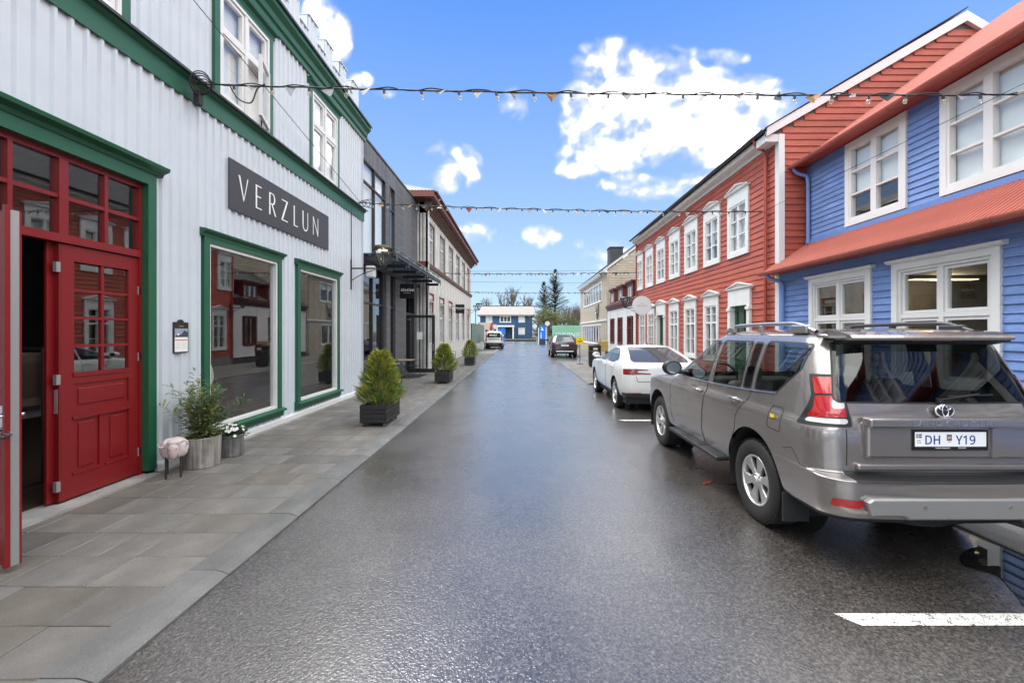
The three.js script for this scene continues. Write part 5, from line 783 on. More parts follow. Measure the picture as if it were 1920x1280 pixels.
  const ring = (a, b, r, x, y) => new THREE.TorusGeometry(1, r, 8, 40).scale(a, b, 1).translate(x, y, 0), emb = mesh('emblem', [ring(0.066, 0.045, 0.13, 0, 0), ring(0.022, 0.041, 0.2, 0, 0), ring(0.042, 0.016, 0.2, 0, 0.021)].map((g) => g.scale(1, 1, 0.05)), M.chrome, t); emb.position.set(0.0, 1.215, 0.945); emb.rotation.x = -0.1;
  mesh('emblem_disc', new THREE.CylinderGeometry(1, 1, 0.01, 32).rotateX(Math.PI / 2).scale(0.064, 0.043, 1), M.black, emb);
  mesh('rear_wiper', [rod(V(0.0, 1.29, 0.905), V(0.30, 1.33, 0.90), 0.009), rod(V(0.06, 1.315, 0.905), V(0.42, 1.325, 0.885), 0.006), cyl(0, 1.27, 1.30, 0.905, 0.022)], M.black, t);
  const gd = mesh('bumper_guard', prism([[-0.70, 0.60], [-0.66, 0.50], [-0.44, 0.50], [-0.40, 0.475], [0.40, 0.475], [0.44, 0.50], [0.66, 0.50], [0.70, 0.60], [0.66, 0.625], [-0.66, 0.625]], 1.055, 1.112, 0.012), S('silver bumper guard', C(0.33, 0.325, 0.32), 0.4, { metal: 0.5 }), t);
  for (const x of [-0.30, 0.30]) mesh('parking_sensor', new THREE.CylinderGeometry(0.012, 0.012, 0.006, 16).rotateX(Math.PI / 2).translate(x, 0.57, 1.114), paint, t);
  for (const sg of [-1, 1]) {
        mesh('mud_flap', bx(sg * 0.70, sg * 0.92, 0.20, 0.44, 0.47, 0.49), M.rubber, t);
    const st = mesh('side_step', [rbx(sg * 0.78, sg * 1.025, 0.40, 0.45, -2.05, -0.55, 0.02, 2)], M.black, t); for (let i = 0; i < 3; i++) mesh('step_tread', [0, 1, 2, 3].map((k) => bx(sg * (0.885 + k * 0.032), sg * (0.903 + k * 0.032), 0.449, 0.4535, -1.98 + i * 0.5, -1.58 + i * 0.5)), M.steel, st);
    mesh('roof_rail', [tube([V(sg * 0.685, 1.785, -1.02), V(sg * 0.675, 1.85, -0.86), V(sg * 0.67, 1.87, -0.5), V(sg * 0.665, 1.875, 0.0), V(sg * 0.665, 1.865, 0.30), V(sg * 0.66, 1.80, 0.52)], 0.019, 8, 40), rbx(sg * 0.64, sg * 0.70, 1.785, 1.862, 0.22, 0.44, 0.018), rbx(sg * 0.645, sg * 0.70, 1.785, 1.855, -0.95, -0.82, 0.018), rbx(sg * 0.655, sg * 0.69, 1.79, 1.865, -0.32, -0.26, 0.01)], sg < 0 ? S('silver rail', C(0.40, 0.40, 0.41), 0.35, { metal: 0.8 }) : M.darkMetal, t);
    const mi = mesh('wing_mirror', [new THREE.SphereGeometry(1, 24, 16).scale(0.125, 0.105, 0.085).translate(sg * 1.05, 1.31, -1.86), rbx(sg * 0.88, sg * 0.97, 1.22, 1.27, -1.90, -1.84, 0.015)], M.black, t); mesh('mirror_glass', new THREE.CircleGeometry(1, 32).scale(0.102, 0.082, 1).translate(sg * 1.05, 1.312, -1.775), M.chrome, mi); mesh('mirror_bezel', new THREE.TorusGeometry(1, 0.12, 8, 32).scale(0.104, 0.085, 0.1).translate(sg * 1.05, 1.312, -1.778), M.black, mi);
    for (const [z, y, x] of [[-1.22, 1.085, 0.944], [-0.30, 1.115, 0.944]]) mesh('door_handle', [tube([V(sg * (x - 0.005), y, z - 0.10), V(sg * (x + 0.028), y + 0.012, z - 0.06), V(sg * (x + 0.030), y + 0.012, z + 0.05), V(sg * (x - 0.005), y, z + 0.10)], 0.014, 8), new THREE.SphereGeometry(1, 16, 10).scale(0.012, 0.035, 0.06).translate(sg * (x - 0.006), y - 0.008, z)], paint, t);
    mesh('belt_moulding', tube([V(sg * 0.905, 1.20, -1.95), V(sg * 0.905, 1.205, -1.0), V(sg * 0.90, 1.235, -0.1), V(sg * 0.888, 1.262, 0.34)], 0.006, 6, 40), M.chrome, t);
  }
  mesh('fuel_sticker', bx(-0.9475, -0.945, 1.055, 1.085, 0.34, 0.40), M.yellow, t);
  mesh('exhaust', [new THREE.CylinderGeometry(0.035, 0.035, 0.34, 16, 1, true).rotateX(Math.PI / 2).rotateY(0.25).translate(0.47, 0.425, 1.0)], M.steel, t);
  mesh('spare_wheel', [new THREE.CylinderGeometry(0.36, 0.36, 0.16, 32).translate(0, 0.40, 0.50)], M.rubber, t);
  mesh('dash_sticker', bx(-0.02, 0.04, 1.58, 1.63, 0.72, 0.724), S('sticker', C(0.6, 0.55, 0.05), 0.6), t);
}
// ---------------------------------------------------------------- white fastback parked ahead of it
{
  const paint = carPaint('white car paint', C(0.66, 0.67, 0.67), 0.0, 0.3);
  const lv = [[0.25, 0.80, 0.76, -3.52], [0.36, 0.88, 0.86, -3.62], [0.52, 0.916, 0.92, -3.67], [0.70, 0.926, 0.93, -3.66], [0.84, 0.924, 0.925, -3.62], [0.94, 0.914, 0.915, -3.48], [1.00, 0.898, 0.905, -3.05], [1.05, 0.875, 0.885, -2.36], [1.09, 0.852, 0.84, -2.22], [1.12, 0.83, 0.70, -2.12], [1.24, 0.775, 0.32, -1.84], [1.36, 0.69, -0.10, -1.52], [1.43, 0.59, -0.40, -1.30], [1.465, 0.38, -0.58, -1.12], [1.475, 0.01, -0.78, -0.95]];
  const t = car('white_fastback', 'white fastback car parked ahead of the taupe off-road car', 'car', [3.16, 0, -10.45], 0, {
    levels: lv, loft: { rR: 0.2, rF: 0.42, bowR: 0.09, taper: 0.05, sub: 6, nSide: 90 }, wheelbase: 2.735, axleY: 0.35, archR: 0.405, halfW: 0.925, tyreR: 0.345, tyreW: 0.245, rimR: 0.25, spokes: 5, style: 1, floorY: 0.2, qz: 0.91, paint, seatTop: 0.98,
    sideGlass: [{ pts: [[-1.86, 1.085], [-1.04, 1.09], [-1.03, 1.36], [-1.42, 1.335]] }, { pts: [[-0.94, 1.09], [-0.22, 1.10], [0.03, 1.16], [-0.12, 1.26], [-0.42, 1.345], [-0.93, 1.365]] }],
    rearGlass: [[-0.60, 1.155], [0.60, 1.155], [0.47, 1.375], [-0.47, 1.375]], frontGlass: [[-0.66, 1.13], [0.66, 1.13], [0.50, 1.37], [-0.50, 1.37]], rearMat: S('rear glass grey', C(0.09, 0.092, 0.098), 0.05, { transmission: 0.35, ior: 1.4 }),
    lamps: [{ pts: [[0.36, 0.955], [0.62, 0.945], [0.62, 0.895], [0.30, 0.878], [0.30, 0.868], [0.70, 0.858], [1.02, 0.862], [1.04, 0.965], [0.66, 0.975]], mat: darkRed, lens: [{ name: 'tail_lamp', mat: S('deep red lens', C(0.24, 0.008, 0.012), 0.1, { clearcoat: 1 }), pts: [[0.78, 0.875], [1.0, 0.878], [1.02, 0.95], [0.80, 0.955]] }] }],
    zones: [{ name: 'rear_valance', mat: M.darkMetal, f: (v) => Math.max(v[1] - 0.44, 0.62 - v[2]) }, { name: 'sill', mat: M.darkMetal, f: (v) => Math.max(v[1] - 0.36, v[2] - 0.62) }],
    seams: [{ pts: [[-0.98, 1.07], [-1.0, 0.8], [-0.98, 0.40]], w: 0.006 }, { pts: [[-2.05, 1.05], [-2.1, 0.75], [-2.0, 0.40]] }, { pts: [[-0.02, 1.08], [-0.12, 0.9], [-0.32, 0.70]] }, { rear: 1, pts: [[-0.62, 0.86], [-0.58, 0.70], [0.58, 0.70], [0.62, 0.86]], w: 0.006 }],
  });
  for (const sg of [-1, 1]) { mesh('wing_mirror', [new THREE.SphereGeometry(1, 20, 14).scale(0.11, 0.075, 0.09).translate(sg * 1.02, 1.16, -1.82), rbx(sg * 0.86, sg * 0.95, 1.09, 1.12, -1.84, -1.8, 0.01)], sg < 0 ? paint : M.black, t); mesh('mirror_glass', new THREE.CircleGeometry(1, 24).scale(0.09, 0.06, 1).translate(sg * 1.02, 1.16, -1.728), M.chrome, t); for (const [z, y] of [[-1.15, 0.955], [-0.22, 0.965]]) mesh('door_handle', rbx(sg * 0.90, sg * 0.93, y - 0.014, y + 0.014, z - 0.1, z + 0.1, 0.01), paint, t); mesh('rear_reflector', rbx(sg * 0.5, sg * 0.8, 0.435, 0.455, 0.82, 0.885, 0.008), darkRed, t); }
  mesh('roof_fin', prism([[0, 0], [0.12, 0], [0.10, 0.05]], -0.015, 0.015).rotateY(-Math.PI / 2).translate(0, 1.46, -0.66), paint, t);
}
// ---------------------------------------------------------------- dark car at the far end, white van on the left
{
  const lv = [[0.30, 0.80, 0.82, -3.5], [0.42, 0.90, 0.93, -3.62], [0.62, 0.945, 0.98, -3.68], [0.82, 0.95, 0.96, -3.66], [1.0, 0.93, 0.93, -3.4], [1.07, 0.905, 0.90, -2.5], [1.12, 0.88, 0.86, -2.25], [1.32, 0.80, 0.60, -1.85], [1.5, 0.70, 0.36, -1.45], [1.57, 0.6, 0.2, -1.25], [1.6, 0.4, 0.0, -1.0], [1.61, 0.01, -0.3, -0.9]];
  const t = car('dark_suv', 'dark plum-black car seen from behind, parked at the far end on the right', 'car', [3.08, 0, -31.1], 0, { levels: lv, loft: { rR: 0.25, bowR: 0.1, sub: 4, nSide: 60, taper: 0.05 }, wheelbase: 2.8, axleY: 0.38, archR: 0.44, halfW: 0.945, tyreR: 0.37, tyreW: 0.25, rimR: 0.24, spokes: 5, style: 1, floorY: 0.28, qz: 0.95, paint: carPaint('black plum paint', C(0.022, 0.018, 0.024), 0.3), seatTop: 1.1,
    sideGlass: [{ pts: [[-1.85, 1.14], [-1.0, 1.14], [-0.98, 1.47], [-1.35, 1.45]] }, { pts: [[-0.9, 1.14], [0.1, 1.16], [0.3, 1.25], [0.05, 1.45], [-0.88, 1.48]] }], rearGlass: [[-0.62, 1.16], [0.62, 1.16], [0.5, 1.46], [-0.5, 1.46]], frontGlass: [[-0.66, 1.16], [0.66, 1.16], [0.5, 1.48], [-0.5, 1.48]], rearMat: S('grey rear glass', C(0.12, 0.125, 0.135), 0.05, { transmission: 0.3, ior: 1.6 }),
    lamps: [{ pts: [[0.52, 0.93], [1.05, 0.92], [1.02, 1.04], [0.55, 1.03]], mat: darkRed, lens: [{ name: 'tail_lamp', mat: darkRed, pts: [[0.6, 0.95], [1.0, 0.94], [0.98, 1.01], [0.62, 1.01]] }] }], zones: [{ name: 'rear_diffuser', mat: M.darkMetal, f: (v) => Math.max(v[1] - 0.44, 0.6 - v[2]) }], seams: [{ pts: [[-0.95, 1.12], [-0.98, 0.5]], w: 0.008 }] });
  const pt = canvasTex(256, 64, (g, w, h) => { g.fillStyle = '#e8eaec'; g.fillRect(0, 0, w, h); g.fillStyle = '#24407c'; g.font = 'bold 46px sans-serif'; g.textAlign = 'center'; g.fillText('KR  M52', 128, 48); });
  const pl = mesh('number_plate', quad(0.52, 0.12), printed('plate', pt), t); pl.position.set(0, 0.86, 0.972); mesh('plate_back', bx(-0.27, 0.27, 0.79, 0.93, 0.94, 0.968), M.black, t);
  mesh('chrome_valance', rbx(-0.62, 0.62, 0.40, 0.47, 0.88, 0.955, 0.02), M.chrome, t);
  for (const sg of [-1, 1]) { mesh('wing_mirror', [new THREE.SphereGeometry(1, 16, 12).scale(0.12, 0.09, 0.09).translate(sg * 1.05, 1.2, -1.8), rbx(sg * 0.88, sg * 0.98, 1.14, 1.17, -1.83, -1.78, 0.01)], M.black, t); mesh('bumper_reflector', rbx(sg * 0.42, sg * 0.78, 0.58, 0.62, 0.90, 0.965, 0.01), darkRed, t); }
  const vl = [[0.32, 0.80, 0.78, -3.2], [0.40, 0.86, 0.86, -3.3], [0.62, 0.895, 0.90, -3.4], [0.80, 0.90, 0.885, -3.4], [1.0, 0.895, 0.875, -3.3], [1.1, 0.885, 0.868, -2.75], [1.16, 0.875, 0.862, -2.5], [1.45, 0.825, 0.83, -2.1], [1.68, 0.775, 0.79, -1.75], [1.76, 0.72, 0.76, -1.5], [1.80, 0.6, 0.70, -1.35], [1.82, 0.3, 0.6, -1.2], [1.825, 0.01, 0.5, -1.1]];
  const v = car('delivery_van', 'small white van with dark lettered rear window on the left pavement', 'van', [-2.72, WALK, -45.2], 0, { levels: vl, loft: { rR: 0.16, bowR: 0.05, sub: 4, nSide: 60 }, wheelbase: 2.7, axleY: 0.32, archR: 0.38, halfW: 0.9, tyreR: 0.315, tyreW: 0.22, rimR: 0.2, spokes: 7, floorY: 0.24, qz: 0.87, paint: carPaint('white van paint', C(0.68, 0.68, 0.68), 0, 0.35), seatTop: 1.2,
    sideGlass: [{ pts: [[-2.1, 1.2], [-1.35, 1.2], [-1.33, 1.6], [-1.7, 1.6]] }, { pts: [[-1.2, 1.2], [-0.4, 1.2], [-0.4, 1.6], [-1.2, 1.6]] }], rearGlass: [[-0.66, 1.2], [0.66, 1.2], [0.60, 1.6], [-0.60, 1.6]], frontGlass: [[-0.7, 1.2], [0.7, 1.2], [0.6, 1.65], [-0.6, 1.65]], lamps: [{ pts: [[0.80, 0.85], [1.0, 0.85], [0.95, 1.5], [0.78, 1.5]], mat: darkRed, lens: [{ name: 'tail_lamp', mat: darkRed, pts: [[0.81, 0.9], [0.95, 0.9], [0.92, 1.45], [0.80, 1.45]] }] }],
    zones: [{ name: 'rear_bumper', mat: M.black, f: (w) => Math.max(w[1] - 0.64, 0.5 - w[2]) }], seams: [{ rear: 1, pts: [[-0.74, 0.66], [-0.74, 1.18]], w: 0.01 }, { rear: 1, pts: [[0.74, 0.66], [0.74, 1.18]], w: 0.01 }] });
  const vt = canvasTex(512, 160, (g, w, h) => { g.clearRect(0, 0, w, h); g.fillStyle = '#f0f0f0'; g.font = 'italic bold 120px sans-serif'; g.textAlign = 'center'; g.fillText('Motivo', w / 2, 115); });
  const ve = mesh('window_lettering', quad(0.95, 0.28), printed('white film lettering', vt, 0.6, { transparent: true, alphaTest: 0.4 }), v); ve.position.set(-0.1, 1.42, 0.865); ve.rotation.x = -0.13;
  mesh('door_strip', rbx(-0.55, 0.55, 0.98, 1.05, 0.85, 0.885, 0.01), M.black, v); const vp = mesh('number_plate', quad(0.5, 0.11), printed('plate', pt), v); vp.position.set(-0.05, 0.88, 0.897); mesh('tow_bar', bx(-0.5, 0.5, 0.42, 0.49, 0.89, 0.91), M.steel, v);
  for (const sg of [-1, 1]) mesh('wing_mirror', rbx(sg * 0.9, sg * 1.08, 1.2, 1.42, -1.98, -1.88, 0.04, 2), M.black, v);
}
// ================================================================ street furniture, plants, strings of lights
const leafTri = (arr, col, a, b, c, k) => { arr.push(a.x, a.y, a.z, b.x, b.y, b.z, c.x, c.y, c.z); for (let i = 0; i < 3; i++) col.push(k.r, k.g, k.b); };
const leafGeo = (p, c) => { const g = new THREE.BufferGeometry(); g.setAttribute('position', new THREE.Float32BufferAttribute(p, 3)); g.setAttribute('color', new THREE.Float32BufferAttribute(c, 3)); g.computeVertexNormals(); return g; };
const rv = () => V(rr(-1, 1), rr(-1, 1), rr(-1, 1)).normalize();
// ---- conifer in a black slatted box on castors
function thuja(h, w, l, n) {
  const p = [], c = [], ph = rr(0, 6);
  for (let i = 0; i < n; i++) {
    const t = Math.pow(rnd(), 0.75), a = rr(0, Math.PI * 2), y = 0.02 + t * h * 0.9, prof = 1.12 * Math.pow(clamp(1.02 - t), 0.62) * sstep(-0.25, 0.18, t) * (0.86 + 0.28 * noise3(Math.cos(a) * 2 + ph, y * 4, Math.sin(a) * 2)), inner = rr(0.35, 1);
    const o = V(Math.cos(a) * w * prof * inner, y, Math.sin(a) * l * prof * inner), dir = V(Math.cos(a), rr(0.5, 1.5), Math.sin(a)).add(rv().multiplyScalar(0.35)).normalize(), side = new THREE.Vector3().crossVectors(dir, rv()).normalize(), len = rr(0.08, 0.19) * (0.8 + 0.4 * (1 - t));
    const young = rnd() < 0.22 + 0.5 * t, k = young ? C(rr(0.30, 0.44), rr(0.32, 0.40), rr(0.02, 0.04)) : C(rr(0.07, 0.15), rr(0.15, 0.24), rr(0.02, 0.04));
    for (let j = 0; j < 6; j++) { const s = j / 6, q = o.clone().addScaledVector(dir, len * s), ll = len * 0.42 * (1 - s * 0.6); for (const sg of [-1, 1]) { const tip = q.clone().addScaledVector(side, sg * ll * 0.8).addScaledVector(dir, ll * 0.9); leafTri(p, c, q, q.clone().addScaledVector(dir, 0.016), tip, k); } }
    leafTri(p, c, o, o.clone().addScaledVector(side, 0.008), o.clone().addScaledVector(dir, len * 1.15), k);
  }
  return leafGeo(p, c);
}
function planter(label, x, d, h, n) {
  const t = thing('planter_box', label, 'planter', [x, WALK, -d - 0.45], 'conifers in black slatted boxes along the kerb');
  for (const sx of [-1, 1]) for (let i = 0; i < 4; i++) { mesh('plank', rbx(sx * 0.235 - 0.011, sx * 0.235 + 0.011, 0.075 + i * 0.083, 0.152 + i * 0.083, -0.45, 0.45, 0.004), M.plankBlack[(i + (sx > 0)) % 2], t); mesh('plank', rbx(-0.223, 0.223, 0.075 + i * 0.083, 0.152 + i * 0.083, sx * 0.438 - 0.011, sx * 0.438 + 0.011, 0.004), M.plankBlack[i % 2], t); for (const k of [-1, 1]) mesh('corner_post', bx(sx * 0.205 - 0.018, sx * 0.205 + 0.018, 0.07, 0.40, k * 0.405 - 0.02, k * 0.405 + 0.02), M.plankBlack[0], t); }
  mesh('soil', bx(-0.222, 0.222, 0.30, 0.34, -0.425, 0.425), M.soil, t); mesh('base', bx(-0.222, 0.222, 0.068, 0.09, -0.425, 0.425), M.plankBlack[0], t);
  for (const sx of [-1, 1]) for (const sz of [-1, 1]) mesh('castor', new THREE.CylinderGeometry(0.034, 0.034, 0.025, 16).rotateZ(Math.PI / 2).translate(sx * 0.19, 0.034, sz * 0.38), M.steel, t);
  const sh = thing('conifer', label.replace(/^black .* holding/, 'bushy'), 'shrub', [x, WALK + 0.34, -d - 0.45], 'conifers in black slatted boxes along the kerb');
  sh.userData.label = { a: 'largest golden-tipped conifer in the nearest black planter box', b: 'golden-green conifer in the middle black planter box', c: 'green conifer in the farthest black planter box' }[label.slice(-1)]; t.userData.label = { a: 'nearest and largest-looking black slatted planter box on the kerb', b: 'middle black slatted planter box, near the glass door', c: 'farthest black slatted planter box on the left kerb' }[label.slice(-1)];
  mesh('trunk', [cyl(0, -0.05, h * 0.7, 0, 0.022, 0.008, 8), cyl(0.06, -0.05, h * 0.5, 0.15, 0.016, 0.006, 8), cyl(-0.05, -0.05, h * 0.5, -0.18, 0.016, 0.006, 8)], M.bark, sh);
  mesh('crown', thuja(h, 0.385, 0.46, n), M.leaf, sh);
}
planter('a', -2.72, 8.0, 1.08, 1900); planter('b', -2.66, 14.67, 1.02, 1300); planter('c', -2.68, 22.6, 1.0, 800);
// ---- zinc pots by the shop window
function frond(p, c, o, dir, len, k, droop, leaf) {
  let q = o.clone(), d = dir.clone(); const n = Math.max(5, Math.round(len / 0.02)), st = len / n;
  for (let i = 0; i < n; i++) { const nx = q.clone().addScaledVector(d, st), side = new THREE.Vector3().crossVectors(d, V(0, 1, 0)).normalize(); if (side.lengthSq() < 0.1) side.set(1, 0, 0); const ll = leaf * (0.45 + 0.55 * Math.sin(Math.PI * (i + 1) / (n + 1))); for (const s of [-1, 1]) for (const u of [0, 0.5]) { const b = q.clone().lerp(nx, u), tip = b.clone().addScaledVector(side, s * ll).addScaledVector(d, ll * 0.9).add(V(0, rr(-0.01, 0.015), 0)); leafTri(p, c, b, b.clone().addScaledVector(d, 0.010), tip, k); } leafTri(p, c, q.clone().addScaledVector(side, 0.002), q.clone().addScaledVector(side, -0.002), nx, k); q = nx; d.add(V(0, -droop * st, 0)).add(rv().multiplyScalar(0.05)).normalize(); }
}
function pot(name, label, x, d, r, h, mat) { const t = thing(name, label, 'plant pot', [x, WALK, -d]); const g = new THREE.LatheGeometry([[0, 0], [r * 0.97, 0], [r * 0.985, 0.01], [r, h * 0.5], [r * 1.02, h - 0.012], [r * 1.04, h - 0.006], [r * 1.035, h], [r * 0.98, h], [r * 0.965, h - 0.03], [r * 0.96, h - 0.05]].map(([a, b]) => new THREE.Vector2(a, b)), 40); mesh('vessel', g, mat, t); mesh('soil', new THREE.CylinderGeometry(r * 0.965, r * 0.965, 0.02, 32).translate(0, h - 0.05, 0), M.soil, t); return t; }
pot('zinc_pot', 'large weathered pale zinc pot with feathery plant by shop window', -4.19, 5.72, 0.205, 0.39, M.zinc);
{
  const pl = thing('feathery_plant', 'tall feathery green plant spilling from the large zinc pot', 'plant', [-4.19, WALK + 0.34, -5.72]), p = [], c = [];
  for (let i = 0; i < 48; i++) { // leaning stems, each set about with short soft sprays
    const a = rr(0, 6.283), lean = rr(0.05, 0.75) * (i < 34 ? 0.55 : 1.2), L = rr(0.45, 0.98) * (1 - 0.3 * lean), o = V(rr(-0.1, 0.1), 0, rr(-0.1, 0.1)), old = rnd() < 0.6;
    for (let j = 0; j < 26; j++) { const s = (j + rnd()) / 26, q = o.clone().add(V(Math.cos(a) * lean * L * s, L * (s - 0.28 * lean * s * s), Math.sin(a) * lean * L * s)), b = rr(0, 6.283), k = old ? C(rr(0.04, 0.10), rr(0.10, 0.18), rr(0.022, 0.045)) : C(rr(0.16, 0.30), rr(0.19, 0.28), 0.03); frond(p, c, q, V(Math.cos(b) + Math.cos(a) * lean, rr(0.1, 1.1), Math.sin(b) + Math.sin(a) * lean).normalize(), rr(0.07, 0.17) * (1.15 - 0.5 * s), k, rr(2, 6), rr(0.014, 0.028)); }
  }
  mesh('foliage', leafGeo(p, c), M.leaf, pl); mesh('stem', [0, 1, 2, 3, 4].map((i) => tube([V(0, 0, 0), V(rr(-0.05, 0.05), 0.3, rr(-0.05, 0.05)), V(rr(-0.12, 0.12), 0.62, rr(-0.12, 0.12))], 0.006, 5)), M.bark, pl);
}
pot('zinc_bucket', 'smaller dull grey zinc pot of white flowers', -4.13, 6.2, 0.155, 0.30, M.zincDark);
{
  const pl = thing('white_flowers', 'low mound of white daisies in the smaller zinc pot', 'flowers', [-4.13, WALK + 0.25, -6.2]), p = [], c = [];
  for (let i = 0; i < 900; i++) { const dir = V(rr(-1, 1), rr(0.05, 1), rr(-1, 1)).normalize(), o = dir.clone().multiply(V(0.2, 0.19, 0.2)).multiplyScalar(rr(0.45, 1)), s = rv(), u = new THREE.Vector3().crossVectors(s, dir).normalize(), k = C(rr(0.02, 0.05), rr(0.06, 0.11), rr(0.03, 0.05)); leafTri(p, c, o.clone().addScaledVector(u, -0.010), o.clone().addScaledVector(u, 0.010), o.clone().addScaledVector(dir, 0.035).addScaledVector(s, 0.015), k); }
  mesh('foliage', leafGeo(p, c), M.leaf, pl);
  const fm = S('white petals', C(0.80, 0.80, 0.76), 0.8), cm = S('flower centre', C(0.45, 0.34, 0.05), 0.9), pet = []; for (let k = 0; k < 9; k++) pet.push(new THREE.CircleGeometry(1, 6).scale(0.0055, 0.012, 1).translate(0, 0.013, 0).rotateX(0.35).rotateZ(k / 9 * 6.283)); const fg = merge(pet), cg = new THREE.SphereGeometry(0.006, 8, 6);
  for (let i = 0; i < 75; i++) { const dir = V(rr(-1, 1), rr(0.35, 1.3), rr(-1, 1)).normalize(), f = mesh('flower', fg, fm, pl); f.position.copy(dir.clone().multiply(V(0.21, 0.20, 0.21))); f.quaternion.setFromUnitVectors(V(0, 0, 1), dir); mesh('flower_centre', cg, cm, f); }
}
// ---- garden ornament: a pale woolly sheep on dark rod legs
{
  const t = thing('sheep_ornament', 'small pale pink sheep ornament on dark legs by red door', 'ornament', [-4.2, WALK, -5.26], null, 0.62);
  const g = new THREE.SphereGeometry(1, 48, 32), P = g.attributes.position; for (let i = 0; i < P.count; i++) { const v = V(P.getX(i), P.getY(i), P.getZ(i)), k = 1 + 0.07 * (noise3(v.x * 5 + 9, v.y * 5, v.z * 5) - 0.5) + 0.05 * (noise3(v.x * 12, v.y * 12 + 4, v.z * 12) - 0.5); const b = Math.sign(v.x) * Math.pow(Math.abs(v.x), 0.8) * 0.14, cc = Math.sign(v.y) * Math.pow(Math.abs(v.y), 0.75) * (v.y > 0 ? 0.115 : 0.13), dd = Math.sign(v.z) * Math.pow(Math.abs(v.z), 0.85) * 0.17; P.setXYZ(i, b * k, 0.345 + cc * k, -0.06 + dd * k); } g.computeVertexNormals();
  const wool = S('pale wool', C(0.62, 0.53, 0.52), 0.95, { bumpMap: T.wool, bumpScale: 0.004 });
  mesh('body', g, wool, t);
  const hg = new THREE.SphereGeometry(1, 28, 20), HP = hg.attributes.position; for (let i = 0; i < HP.count; i++) { const x = HP.getX(i), y = HP.getY(i), z = HP.getZ(i), k = lerp(0.72, 1.08, (y + 1) / 2); HP.setXYZ(i, x * 0.06 * k, y * 0.095 + 0.345, 0.155 + z * 0.055 * k + (y < 0 ? -y * 0.012 : 0)); } hg.computeVertexNormals();
  const hd = mesh('head', hg, S('pale muzzle', C(0.50, 0.40, 0.39), 0.8), t); for (const s of [-1, 1]) { mesh('ear', new THREE.TorusGeometry(0.030, 0.013, 10, 20, 4.4).rotateZ(s > 0 ? -1.2 : 2.1).scale(1, 0.9, 1).translate(s * 0.105, 0.425, 0.13), wool, hd); mesh('eye', new THREE.SphereGeometry(0.006, 10, 8).translate(s * 0.035, 0.375, 0.205), M.black, hd); }
  mesh('fleece_cap', new THREE.SphereGeometry(0.062, 20, 14).scale(1, 0.6, 0.8).translate(0, 0.44, 0.13), wool, hd);
  for (const sx of [-1, 1]) for (const sz of [-0.17, 0.05]) mesh('leg', cyl(sx * 0.07, 0, 0.26, sz, 0.011, 0.013, 10), S('dark leg', C(0.03, 0.024, 0.02), 0.7), t);
}
// ---- wall lanterns: tapering four-rod lantern on a bracket arm; built with the arm towards +x from x = 0
function lantern(name, label, base, turn, reach, lit, pole) {
  const t = thing(name, label, pole ? 'street lamp' : 'wall lamp', base, null, turn), c = reach;
  if (pole) mesh('post', [cyl(0, 0, pole, 0, 0.05, 0.035, 12), cyl(0, 0, 0.3, 0, 0.08, 0.06, 12)], M.darkMetal, t);
  else { mesh('wall_plate', bx(0, 0.02, -0.55, 0.25, -0.03, 0.03), M.darkMetal, t); mesh('arm', [bx(0.02, c, 0.0, 0.035, -0.018, 0.018), tube([V(0.02, -0.3, 0), V(c * 0.4, -0.12, 0), V(c * 0.75, -0.02, 0)], 0.012, 6)], M.darkMetal, t); }
  const y = pole ?? 0.02, f = []; for (let k = 0; k < 6; k++) { const a = k / 6 * 6.283 + 0.3; f.push(rod(V(c + Math.cos(a) * 0.07, y + 0.06, Math.sin(a) * 0.07), V(c + Math.cos(a) * 0.26, y + 0.52, Math.sin(a) * 0.26), 0.017, 6)); } f.push(cyl(c, y, y + 0.07, 0, 0.05, 0.085, 12));
  mesh('cage', f, M.darkMetal, t);
  mesh('cap', [new THREE.CylinderGeometry(0.24, 0.30, 0.07, 6).rotateY(0.3).translate(c, y + 0.56, 0), new THREE.CylinderGeometry(0.30, 0.29, 0.03, 6).rotateY(0.3).translate(c, y + 0.515, 0)], M.darkMetal, t);
  mesh('lantern_glass', new THREE.CylinderGeometry(0.235, 0.065, 0.42, 6, 1, true).rotateY(0.3).translate(c, y + 0.29, 0), S('lantern glass', C(0.95, 0.96, 0.96), 0.02, { transmission: 1, ior: 1.3 }), t);
  if (lit) { mesh('lamp_disc', new THREE.CylinderGeometry(0.13, 0.13, 0.012, 24).translate(c, y + 0.485, 0), S('lit lamp disc', C(0.9, 0.8, 0.5), 0.5, { emissive: C(1, 0.78, 0.40), emissiveIntensity: 0.8 }), t); const l = new THREE.PointLight(new THREE.Color(1, 0.8, 0.5), 0.08); l.position.set(c, y + 0.43, 0); l.castShadow = true; t.add(l); }
  return t;
}
lantern('wall_lantern', 'lit black cage lantern on a bracket at the white shop corner', [FL + 0.03, 3.49, -11.7], 0, 0.86, true);
lantern('wall_lantern', 'black bracket lantern at the far end of the pale building', [-4.3, 3.6, -36.6], 0, 0.8, false);
lantern('wall_lantern', 'black bracket lantern at the far corner of the red house', [FR - 0.02, 3.05, -23.2], Math.PI, 0.68, false);
lantern('street_lamp', 'slim street lamp on a post beyond the pale building', [-4.55, 0, -44], 0, 0, false, 3.9);
